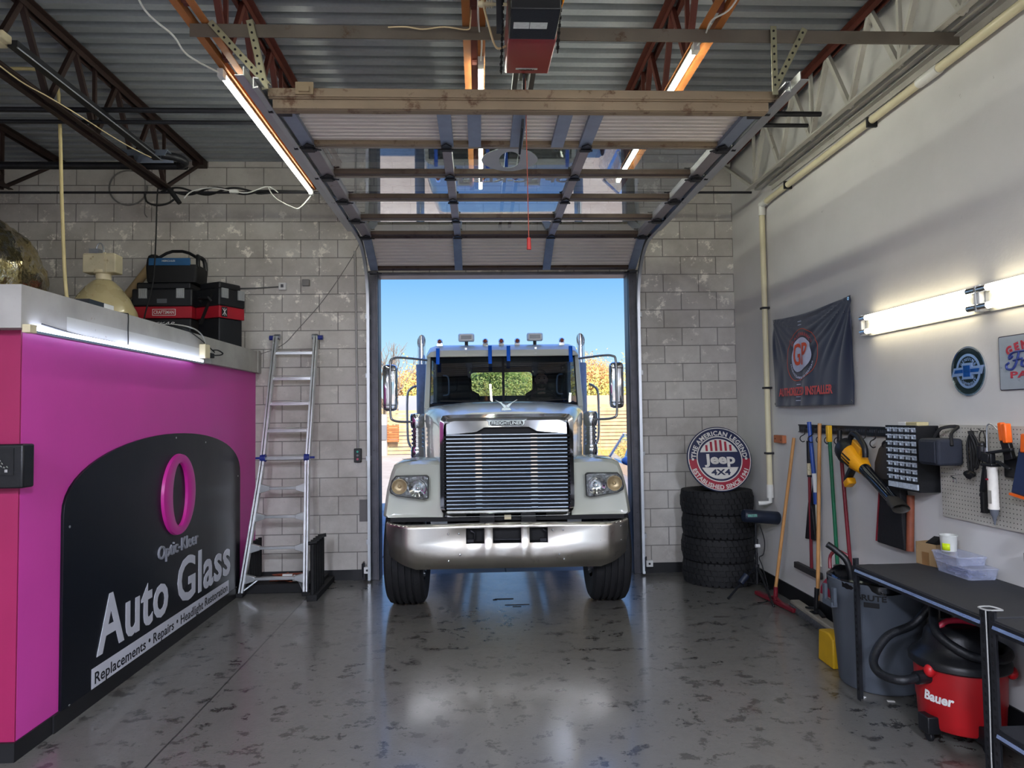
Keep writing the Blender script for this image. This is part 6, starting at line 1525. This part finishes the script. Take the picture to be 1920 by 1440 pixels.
q = MB(); q.loft(rings_ax([(.63, .036, .034), (.68, .055, .036), (.76, .060, .034), (.75, .050, .026), (.70, .03, .02)], c0, ax)); put('flat_nozzle', q, M('nozzle_grey', '#27241f', .6), t)

# ---- dark hood and long black case behind the cabinet
tag(put('grey_hood', MB().loft([[Vector((2.895-d, 4.78+a, z)) for a in (-.12*k_, -.06*k_, 0, .06*k_, .12*k_) for d in (.012,)]+[Vector((2.895-.012-.07*k_*math.cos(a*8), 4.78+a*k_, z)) for a in (.12, .06, 0, -.06, -.12)] for z, k_ in ((1.30, 1.5), (1.40, 1.45), (1.50, 1.15), (1.56, .7), (1.585, .25))]), M('hood_grey', '#2e2a28', .8, 0, .15, 10, .2, 40)), 'dark grey draped hood hanging between the leaf blower and the drawer cabinet', 'hood')
t = thing('black_case', (2.86, 4.80, .82), 'tall black soft case with a red edge standing behind the bench', 'case')
put('case_body', MB().prism([(-.06, .73), (.10, .73), (.155, 0), (-.175, 0)], (2.83, 4.80, .83), (0, -1, 0), (0, 0, 1), (.06, 0, 0)), M('case_black', '#121113', .65, 0, .15, 10, .15, 40), t, bevel=.01)
put('red_piping', MB().cyl((2.828, 4.865, 1.50), (2.828, 4.975, .84), .006, n=8), MAROON, t)
put('upper_flap', MB().prism([(-.13, 0), (.13, 0), (.10, .34), (-.05, .38), (-.13, .25)], (2.838, 4.80, 1.14), (0, -1, 0), (0, 0, 1), (.05, 0, 0)), M('case_black', ''), t, bevel=.01)
lg = ring(frame((2.836, 4.76, 1.355), (0, -1, 0), (0, 0, 1)), .022, .025, .001, 0, 6); put('logo', lg, M('logo_grey', '#6c6a68', .6), t); put('logo_lettering', fit('WR', frame((2.836, 4.76, 1.355), (0, -1, 0), (0, 0, 1)), .026, .016, .001), M('logo_grey', ''), t)
tag(put('wood_stake', MB().cyl((2.86, 4.63, .83), (2.885, 4.64, 1.2), .024, n=12), M('stake_brown', '#7c4028', .6, 0, .2, 8)), 'reddish-brown round stake standing against the wall next to the black case', 'stake')

# ---- drawer cabinet
t = thing('drawer_cabinet', (2.83, 4.515, 1.25), 'black wall cabinet with rows of small clear drawers', 'drawer cabinet')
x0 = 2.755
put('carcass', MB().box(x0+.012, 2.903, 4.35, 4.68, 1.25, 1.672), BLACK, t, bevel=.003)
q = MB(); cw = .33/5
for i in range(6): q.box(x0, x0+.014, 4.35+i*cw-.003, 4.35+i*cw+.003, 1.31, 1.672)
zr = [1.312+i*.0447 for i in range(9)]
for z in zr: q.box(x0-.004, x0+.014, 4.35, 4.68, z-.006, z+.004)
put('divider', q, BLACK, t)
CLR = M('clear_drawer', '#a9b2bd', .25, 0, .2, 60)
for i in range(8):
    for j in range(5):
        ya = 4.354+j*cw; z = zr[i]+.006; q = MB(); q.box(x0+.004, x0+.010, ya+.004, ya+cw-.006, z, z+.030)
        q.box(x0-.006, x0+.004, ya+.006, ya+cw-.008, z+.019, z+.028); q.bar((x0-.006, ya+.026, z+.002), (x0-.006, ya+.030, z+.018), .007, .006, (1, 0, 0))
        put('drawer', q, CLR, t)
for j in range(3): put('wide_drawer', MB().box(x0+.0, x0+.010, 4.356+j*.108, 4.356+(j+1)*.108-.006, 1.264, 1.300), CLR, t)
tag(put('small_carton', MB().box(2.78, 2.83, 4.50, 4.58, 1.672, 1.695), WHITE, bevel=.002), 'small white carton on top of the drawer cabinet', 'box'); tag(put('small_carton', MB().box(2.78, 2.86, 4.38, 4.495, 1.672, 1.695), M('card_cream', '#b3a87f', .7), bevel=.002), 'cream carton on top of the drawer cabinet', 'box')

# ---- pegboard
m, k, b = newmat('pegboard_sheet')
g = k.add('ShaderNodeNewGeometry').outputs['Position']; s = k.add('ShaderNodeSeparateXYZ', i_0=g)
def dm(c, o_): return k.math('SUBTRACT', k.math('PINGPONG', k.math('ADD', c, o_), .0127), .0)
d2 = k.math('SQRT', k.math('ADD', k.math('POWER', dm(s.outputs[1], 20.0), 2.0), k.math('POWER', dm(s.outputs[2], 20.005), 2.0)))
n1 = k.add('ShaderNodeTexNoise', i_Vector=g, i_Scale=5.0, i_Detail=4.0)
base = k.mix(k.math('LESS_THAN', d2, .0034), k.ramp(n1.outputs[0], .3, .7, hx('#aaa69c'), hx('#bcb8ae')), hx('#16150f'))
k.l.new(base, b.inputs['Base Color']); b.inputs['Roughness'].default_value = .5
tag(put('pegboard', MB().box(2.885, 2.904, 3.0, 4.315, 1.11, 1.68), m), 'off-white pegboard on the painted wall above the bench', 'pegboard')
BAGM = M('bag_navy', '#20242f', .8, 0, .12, 14, .2, 80)
t = thing('cooler_bag', (2.78, 4.15, 1.44), 'dark blue soft cooler bag hanging at the pegboard edge', 'bag')
put('bag', MB().box(2.70, 2.86, 4.06, 4.25, 1.44, 1.60), BAGM, t, bevel=.018, seg=3); put('front_pocket', MB().box(2.692, 2.702, 4.08, 4.235, 1.455, 1.585), BAGM, t, bevel=.006); put('strap', MB().tube([(2.78, 4.21, 1.60), (2.80, 4.17, 1.66), (2.87, 4.12, 1.67), (2.80, 4.08, 1.63), (2.78, 4.05, 1.56)], .010, 6, smooth=4), BLACKM, t)
def peghook(q, y, z): q.tube([(2.885, y, z), (2.86, y, z), (2.845, y, z+.004), (2.84, y, z+.014)], .0025, 6)
t = thing('strap_harness', (2.84, 3.98, 1.39), 'tangle of black camera straps hanging beside the cooler bag', 'straps')
q = MB()
for k_, (a, z1) in enumerate(((.0, 1.42), (.02, 1.40), (.035, 1.44), (.055, 1.43))): q.tube([(2.85-.01*k_, 3.975-a*.3, 1.645), (2.84, 4.0-a, 1.58), (2.835, 3.995-a*1.4, 1.5), (2.83, 3.98-a, z1), (2.84, 3.97-a*1.2, 1.5), (2.85, 3.965-a*.4, 1.60)], .007, 6, True, 4)
peghook(q, 3.97, 1.645); put('straps', q, BLACKM, t)
q = MB(); q.ball((2.82, 3.965, 1.40), (.025, .045, .022), 14, 8); q.cyl((2.80, 3.93, 1.40), (2.78, 3.92, 1.39), .018, n=12); put('headlamp_unit', q, BLACK, t)
t = thing('cord_loop', (2.87, 3.91, 1.42), 'thin black cord loop hanging on the pegboard beside the straps', 'cord')
q = MB(); q.tube([(2.86, 3.905, 1.65), (2.86, 3.93, 1.6), (2.865, 3.915, 1.45), (2.865, 3.885, 1.42), (2.865, 3.88, 1.5), (2.86, 3.885, 1.62)], .003, 6, True, 4); peghook(q, 3.905, 1.65); put('loop', q, BLACK, t)
# caulking gun
t = thing('caulking_gun', (2.82, 3.77, 1.14), 'caulking gun with a white cartridge and clear nozzle hanging on the pegboard', 'caulking gun')
q = MB(); q.lathe([(.001, .0), (.026, 0), (.028, .01), (.026, .015), (.026, .215), (.028, .22), (.028, .235), (.001, .235)], (2.80, 3.755, 1.225), 24, (.02, .03, 1)); ct = put('cartridge', q, M('cartridge_white', '#cfcbc2', .45, 0, .06, 30), t)
put('mark', MB().box(2.768, 2.772, 3.752, 3.768, 1.385, 1.395), SRED, ct); put('print', MB().box(2.772, 2.7745, 3.735, 3.76, 1.26, 1.33), M('print_grey', '#9a978e', .6), ct)
q = MB(); q.lathe([(.022, .085), (.020, .06), (.012, .045), (.003, 0)], (2.80, 3.753, 1.14), 18, (0, 0, 1)); put('nozzle', q, M('nozzle_clear', '#5c6068', .2), t)
q = MB(); q.box(2.77, 2.83, 3.72, 3.81, 1.46, 1.475); q.bar((2.80, 3.76, 1.47), (2.80, 3.76, 1.53), .03, .03); q.bar((2.80, 3.79, 1.53), (2.80, 3.60, 1.56), .022, .016); q.bar((2.80, 3.72, 1.49), (2.80, 3.62, 1.455), .02, .014); q.cyl((2.80, 3.83, 1.50), (2.80, 3.83, 1.57), .025, n=14); q.ball((2.80, 3.83, 1.575), .02, 12, 8); q.bar((2.80, 3.84, 1.52), (2.80, 3.76, 1.50), .04, .05); put('gun_frame', q, BLACK, t, bevel=.004)
q = MB(); q.cyl((2.80, 3.80, 1.52), (2.80, 3.795, 1.56), .009, n=8); q.tube([(2.80, 3.79, 1.54), (2.80, 3.785, 1.66), (2.80, 3.77, 1.69), (2.80, 3.74, 1.685), (2.81, 3.72, 1.66)], .004, 6, smooth=4); put('push_rod', q, GALV, t)
t = thing('utility_handle', (2.84, 3.86, 1.19), 'long black scraper handle hanging below the caulking gun', 'scraper')
put('upper_grip', MB().bar((2.83, 3.835, 1.47), (2.83, 3.875, 1.30), .030, .035), BLACK, t, bevel=.008); put('lower_grip', MB().bar((2.83, 3.86, 1.31), (2.83, 3.86, 1.19), .028, .045), BLACKM, t, bevel=.006); put('blade_guard', MB().bar((2.83, 3.89, 1.29), (2.83, 3.85, 1.285), .03, .02), BLACK, t, bevel=.004)
t = thing('black_holster', (2.86, 3.68, 1.38), 'black plastic holster hanging behind the caulking gun handle', 'holster')
put('case', MB().box(2.85, 2.884, 3.62, 3.74, 1.40, 1.52), BLACK, t, bevel=.01)
t = thing('spring_clamp', (2.84, 3.68, 1.50), 'bright orange handled clamp hanging on the pegboard above the caulking gun', 'clamp')
OR2 = M('clamp_orange', '#e8641a', .4)
put('orange_grip', MB().bar((2.83, 3.715, 1.70), (2.83, 3.705, 1.60), .03, .028), OR2, t, bevel=.006); put('orange_grip', MB().bar((2.83, 3.68, 1.695), (2.83, 3.672, 1.59), .03, .038), OR2, t, bevel=.006); put('jaw', MB().bar((2.835, 3.695, 1.61), (2.84, 3.67, 1.50), .03, .05), BLACK, t, bevel=.006)
t = thing('folded_pouch', (2.82, 3.52, 1.30), 'dark blue pouch with orange trim hanging at the picture edge', 'pouch')
put('pouch', MB().prism([(-.09, 0), (.14, -.03), (.10, .26), (-.02, .24)], (2.80, 3.54, 1.33), (0, -1, 0), (0, 0, 1), (.05, 0, 0)), M('pouch_blue', '#1d2c4c', .7), t, bevel=.008); put('trim', MB().bar((2.797, 3.63, 1.325), (2.797, 3.40, 1.295), .012, .012), OR2, t); put('upper_flap', MB().prism([(-.02, 0), (.1, 0), (.09, .1), (-.01, .1)], (2.795, 3.53, 1.545), (0, -1, 0), (0, 0, 1), (.05, 0, 0)), OR2, t, bevel=.008)
t = thing('tool_holder', (2.84, 3.50, .98), 'small black tool holder with a red-tipped tool on the wall at the picture edge', 'tool holder')
put('holder', MB().box(2.80, 2.90, 3.44, 3.56, .98, 1.03), BLACK, t, bevel=.004); put('tool_shaft', MB().cyl((2.83, 3.52, 1.03), (2.83, 3.52, 1.12), .008, n=10), WHITE, t); put('tool_tip', MB().ball((2.83, 3.525, 1.075), (.02, .022, .012), 12, 8), RED, t); put('clear_dome', MB().ball((2.83, 3.51, 1.155), (.035, .04, .045), 16, 10), M('dome_grey', '#77756f', .15, 0, .2, 20), t)
q = MB(); q.tube([(2.885, 4.19, 1.385), (2.82, 4.20, 1.385), (2.815, 4.20, 1.39)], .0022, 6); q.tube([(2.885, 4.12, 1.385), (2.82, 4.13, 1.375), (2.815, 4.10, 1.36), (2.815, 4.10, 1.34)], .003, 6); q.tube([(2.82, 4.13, 1.375), (2.815, 4.075, 1.36), (2.815, 4.075, 1.335)], .003, 6); tag(put('peg_hook', q, CHROME), 'small chrome double peg hook under the cooler bag', 'hook')

# ---- benches
BM = M('bench_mat', '#25262a', .75, 0, .12, 12, .1, 70); BS = M('bench_steel', '#2a2b2f', .5, .5, .2, 12, .1, 50); EDG = M('edge_sky_reflection', '#9fb4de', .18, .8, .05, 8)  # EDG: blue base colour stands for sky reflected on the bench edge
def bench(y0, y1, label, shelf=None):
    t = thing('work_bench', (2.6, (y0+y1)/2, 0), label, 'work bench', 'black steel benches along the wall')
    put('bench_top', MB().box(2.31, 2.89, y0, y1, .80, .82), BM, t, bevel=.003)
    put('front_edge', MB().box(2.298, 2.31, y0+.03, y1-.03, .765, .815), BS, t, bevel=.002); put('sky_reflection_strip', MB().prism([(0, 0), (.006, .014), (.008, .014), (.008, 0)], (2.290, y0+.03, .785), (1, 0, 0), (0, 0, 1), (0, y1-y0-.06, 0)), EDG, t)
    put('rear_edge', MB().box(2.885, 2.893, y0, y1, .77, .815), BS, t)
    for x in (2.30, 2.885):
        for y in (y0, y1):
            sx_ = 1 if x < 2.5 else -1; sy_ = 1 if y < (y0+y1)/2 else -1
            q = MB(); q.angle((x, y, 0), (x, y, .86), .038, .003, (sx_, 0, 0), (0, sy_, 0)); lg = put('leg', q, BS, t)
            q = MB(); z = .04; ye_ = y0 if sy_ > 0 else y1
            while z < .84: q.box(min(x+sx_*.012, x+sx_*.024), max(x+sx_*.012, x+sx_*.024), ye_-.001 if sy_ > 0 else ye_+.0, ye_ if sy_ > 0 else ye_+.001, z, z+.018); q.box(x-.001 if sx_ > 0 else x, x if sx_ > 0 else x+.001, min(ye_+sy_*.012, ye_+sy_*.024), max(ye_+sy_*.012, ye_+sy_*.024), z+.02, z+.036); z += .04
            put('slots', q, M('slot_dark', '#060607', .8), lg, kind='stuff')
    if shelf is not None:
        put('lower_shelf', MB().box(2.31, 2.89, y0, y1, shelf-.02, shelf), BM, t); put('shelf_edge', MB().box(2.298, 2.31, y0+.03, y1-.03, shelf-.05, shelf-.005), BS, t); put('sky_reflection_strip', MB().prism([(0, 0), (.006, .014), (.008, .014), (.008, 0)], (2.290, y0+.03, shelf-.035), (1, 0, 0), (0, 0, 1), (0, y1-y0-.06, 0)), EDG, t)
    return t
bench(3.17, 4.32, 'black work bench with slotted steel legs over the grey can and red vacuum')
bench(1.98, 3.15, 'second black work bench with a lower shelf, cut by the picture edge', .34)
q = MB(); q.tube([(2.29, 3.20, .86), (2.33, 3.18, .868), (2.36, 3.14, .862), (2.33, 3.12, .866), (2.295, 3.15, .86)], .004, 6, True, 3); q.tube([(2.292, 3.155, .86), (2.290, 3.15, .5), (2.290, 3.155, .2), (2.292, 3.15, .02)], .003, 6, smooth=4)
tag(put('white_string', q, M('string_grey', '#8f8f8c', .7)), 'pale string tied round the paired bench legs', 'string')
CB = M('box_cardboard', '#8f7552', .8, 0, .08, 8, .06, 40)
t = thing('cardboard_box', (2.80, 4.27, .82), 'small open cardboard box with dark parts inside, at the back of the bench', 'box', rz=.25)
put('box_walls', MB().box(-.075, .075, -.075, -.072, 0, .135).box(-.075, .075, .072, .075, 0, .135).box(-.075, -.072, -.075, .075, 0, .135).box(.072, .075, -.075, .075, 0, .135).box(-.075, .075, -.075, .075, 0, .003), CB, t, local=True)
put('packing_tape', MB().box(-.025, .025, -.077, -.0755, .0, .08).box(-.075, .075, -.0765, -.0755, .078, .084).box(-.077, -.0755, -.02, .03, 0, .08), M('tape_brown', '#7c5c3a', .35), t, local=True); put('contents', MB().box(-.07, .07, -.07, .07, .003, .115).bar((-.04, 0, .12), (.05, .02, .15), .05, .03), BLACKM, t, local=True)
CP = M('clear_plastic', '#b4bcd6', .12, 0, .15, 20, .3, 25, trans=.0, alpha=.38)
t = thing('parts_tray', (2.80, 3.98, .82), 'clear plastic clamshell tray at the bottom of the pile on the bench', 'plastic tray')
put('tray', MB().loft([[Vector((2.79+x, 3.985+y, z)) for x, y in rrect(-.09*k_, .09*k_, -.15*k_, .15*k_, .02)] for z, k_ in ((.821, .92), (.875, 1.0), (.88, 1.03), (.884, 1.0))]), CP, t); put('tray_contents', MB().raw([p for i in range(60) for p in [Vector((2.79+random.uniform(-.07, .07), 3.985+random.uniform(-.13, .13), .823+random.uniform(0, .03))) for _ in range(3)]], [(3*i, 3*i+1, 3*i+2) for i in range(60)]), M('foil_bits', '#b9c0e0', .15, .7, .3, 60), t, flip=False)
t = thing('parts_tray', (2.79, 4.03, .885), 'clear plastic tray with a lid carrying the white tub', 'plastic tray')
put('tray', MB().loft([[Vector((2.78+x, 4.03+y, z)) for x, y in rrect(-.085*k_, .085*k_, -.125*k_, .125*k_, .02)] for z, k_ in ((.886, .93), (.925, 1.0), (.93, 1.04), (.936, 1.02))]), CP, t)
t = thing('white_tub', (2.76, 4.10, .937), 'white plastic tub with a yellow label standing on the clear trays', 'tub')
put('tub', MB().lathe([(.001, 0), (.040, 0), (.047, .085), (.050, .086), (.050, .094), (.046, .094), (.044, .088), (.038, .006), (.001, .006)], (2.77, 4.10, .937), 28), M('tub_white', '#b9bab4', .4), t); put('yellow_label', MB().raw([Vector((2.77+.0465*math.cos(a), 4.10+.0465*math.sin(a), z)) for z in (.945, .985) for a in [PI+.15+i*.12 for i in range(9)]], [(i, i+1, i+10, i+9) for i in range(8)]), M('label_yellow', '#b8cc10', .5), t, solid=.001)

# ---- trash can
t = thing('trash_can', (2.60, 4.55, 0), 'large grey trash can with a black liner partly under the bench', 'trash can')
GC = M('can_grey', '#4c525a', .42, 0, .08, 4, .05, 40)
c0 = (2.585, 4.56, 0)
put('can_body', MB().lathe([(.001, .005), (.235, .005), (.245, .02), (.285, .58), (.30, .60), (.302, .685), (.29, .69), (.28, .60), (.235, .03), (.001, .03)], c0, 48), GC, t)
for a in (PI*.98, PI*1.98): q = MB(); cc = Vector(c0)+Vector((math.cos(a)*.31, math.sin(a)*.31, .58)); q.bar(cc+Vector((0, -.06, -.06)), cc+Vector((0, .06, -.06)), .04, .03); q.bar(cc+Vector((0, -.06, -.06)), cc+Vector((0, -.06, .05)), .03, .02); q.bar(cc+Vector((0, .06, -.06)), cc+Vector((0, .06, .05)), .03, .02); put('can_handle', q, GC, t)
q = MB(); secs = []
for r_, z in ((.24, .35), (.27, .60), (.285, .685), (.30, .70), (.312, .69), (.312, .655), (.308, .64)):
    secs.append([Vector((2.60+(r_+.006*math.sin(9*2*PI*i/60+z*30)*(1 if z < .68 else .6))*math.cos(2*PI*i/60), 4.56+(r_+.006*math.sin(9*2*PI*i/60+z*30)*(1 if z < .68 else .6))*math.sin(2*PI*i/60), z+.006*math.sin(7*2*PI*i/60))) for i in range(60)])
q.loft(secs, caps=False); put('bin_liner', q, M('liner_black', '#0b0c0f', .14, 0, .1, 10, .3, 18), t, flip=False)
put('trash', MB().ball((2.60, 4.56, .45), (.25, .25, .08), 24, 10, lambda q, p: q+p*noise.noise(q*14)*.06), BLACKM, t)
fc = lambda x, y, z=0: Vector((2.585+(.305+z)*math.cos(4.08+x/.30), 4.56+(.305+z)*math.sin(4.08+x/.30), .612+y))
put('lettering', fit('BRUTE', fc, .17, .035, .0015, .03), BLACKM, t); fc2 = lambda x, y, z=0: Vector((2.585+(.292+z)*math.cos(4.08+x/.30), 4.56+(.292+z)*math.sin(4.08+x/.30), .565+y))
put('maker_plate', plate(fc2, rrect(-.045, .045, -.015, .015, .003), .002), BLACKM, t)
tag(put('cane_handle', MB().tube([(2.37, 4.78, .86), (2.42, 4.76, .82), (2.48, 4.72, .74), (2.50, 4.70, .55)], .022, 10, smooth=4), BLACK), 'black padded handle sticking up out of the trash can', 'handle')
tag(put('red_hoop', MB().tube([(2.42, 4.85, .68), (2.44, 4.88, .76), (2.50, 4.90, .79), (2.56, 4.88, .76)], .012, 8, smooth=4), MAROON), 'dark red curved handle at the back rim of the trash can', 'handle')
tag(put('steel_bar', MB().cyl((2.893, 5.72, .50), (2.50, 4.86, .695), .012, n=10), STEELD), 'steel bar lying from the wall to the rim of the trash can', 'bar')
tag(put('yellow_block', MB().prism([(-.10, 0), (.12, 0), (.12, .20), (.06, .23), (-.08, .22)], (2.40, 4.93, .0), (0, -1, 0), (0, 0, 1), (.10, 0, 0)), M('block_yellow', '#b8900c', .6, 0, .1, 8), bevel=.01), 'yellow plastic bucket corner on the floor behind the trash can', 'bucket')

# ---- shop vacuum
def shop_vac(cx, cy, z0, label, texted, face=3.62):
    t = thing('shop_vacuum', (cx, cy, z0), label, 'vacuum'); c0 = (cx, cy, z0)
    put('drum', MB().lathe([(.001, .07), (.195, .07), (.205, .085), (.212, .20), (.216, .21), (.222, .385), (.235, .39), (.235, .40), (.001, .40)], c0, 44), M('vac_red', '#a1141a', .4, 0, .06, 8, .03, 50), t)
    put('motor_head', MB().lathe([(.238, .392), (.245, .40), (.245, .425), (.235, .44), (.205, .46), (.175, .50), (.165, .555), (.14, .59), (.09, .605), (.001, .61)], c0, 44), BLACK, t)
    q = MB(); q.tube([(cx-.13, cy-.02, z0+.575), (cx-.08, cy-.03, z0+.625), (cx+.04, cy-.05, z0+.625), (cx+.10, cy-.06, z0+.585)], .016, 10, smooth=4); put('carry_handle', q, M('vac_handle_red', '#a8243a', .4), t)
    for a in (3.5, 5.6, 1.2): q = MB(); p = Vector((cx+.235*math.cos(a), cy+.235*math.sin(a), z0+.385)); q.ball(p, (.03, .03, .035), 12, 8); put('latch', q, RED, t)
    for a in (3.35, 4.65, .3, 1.8):
        p = Vector((cx+.215*math.cos(a), cy+.215*math.sin(a), z0)); q = MB(); q.bar(p+Vector((0, 0, .05)), p+Vector((0, 0, .14)), .09, .07); q.cyl(p+Vector((-.012, 0, .028)), p+Vector((.012, 0, .028)), .028, n=16); put('caster', q, BLACK, t, bevel=.006)
    a = 3.35; p = Vector((cx+.21*math.cos(a), cy+.21*math.sin(a), z0+.34)); n_ = Vector((math.cos(a), math.sin(a), 0)); put('inlet', MB().cyl(p, p+n_*.08, .036, .034, 18), BLACK, t)
    if texted:
        fv = lambda x, y, z=0: Vector((cx+(.2195+z)*math.cos(face+x/.214), cy+(.2195+z)*math.sin(face+x/.214), z0+.245+y))
        put('lettering', fit('Bauer', fv, .155, .052, .0015, .035, 1.0, .15, cap='B'), WHITE, t)
        h = p+n_*.08; q = MB(); q.tube([h, h+Vector((-.09, -.0, -.01)), (cx-.42, cy+.05, z0+.33), (cx-.40, cy+.14, z0+.38), (cx-.28, cy+.20, z0+.48), (cx-.12, cy+.21, z0+.54), (cx-.02, cy+.18, z0+.66), (cx-.10, cy+.05, z0+.67), (cx-.17, cy-.08, z0+.58), (cx-.08, cy-.20, z0+.50), (cx+.08, cy-.22, z0+.48), (cx+.2, cy-.1, z0+.48), (cx+.2, cy+.1, z0+.49)], .024, 10, smooth=7)
        put('hose', q, M('hose_black', '#101216', .5, 0, .1, 20, .3, 60), t)
    return t
shop_vac(2.60, 3.80, 0, 'red and black shop vacuum with its hose wrapped on top, under the bench', True)
shop_vac(2.60, 2.86, .34, 'second red and black vacuum on the lower shelf at the picture edge', False).scale = (.72, .72, .72)
q = MB(); q.tube([(2.295, 2.9, .30), (2.5, 2.95, .345), (2.6, 3.05, .345)], .004, 6)
mb = MB(); mb.bar((2.46, 4.27, .003), (2.50, 4.26, .003), .02, .004); mb.bar((2.34, 4.33, .003), (2.36, 4.34, .003), .015, .004)
tag(put('paper_scrap', mb, WHITE), 'tiny white paper scraps on the floor at the foot of the bench leg', 'scrap')
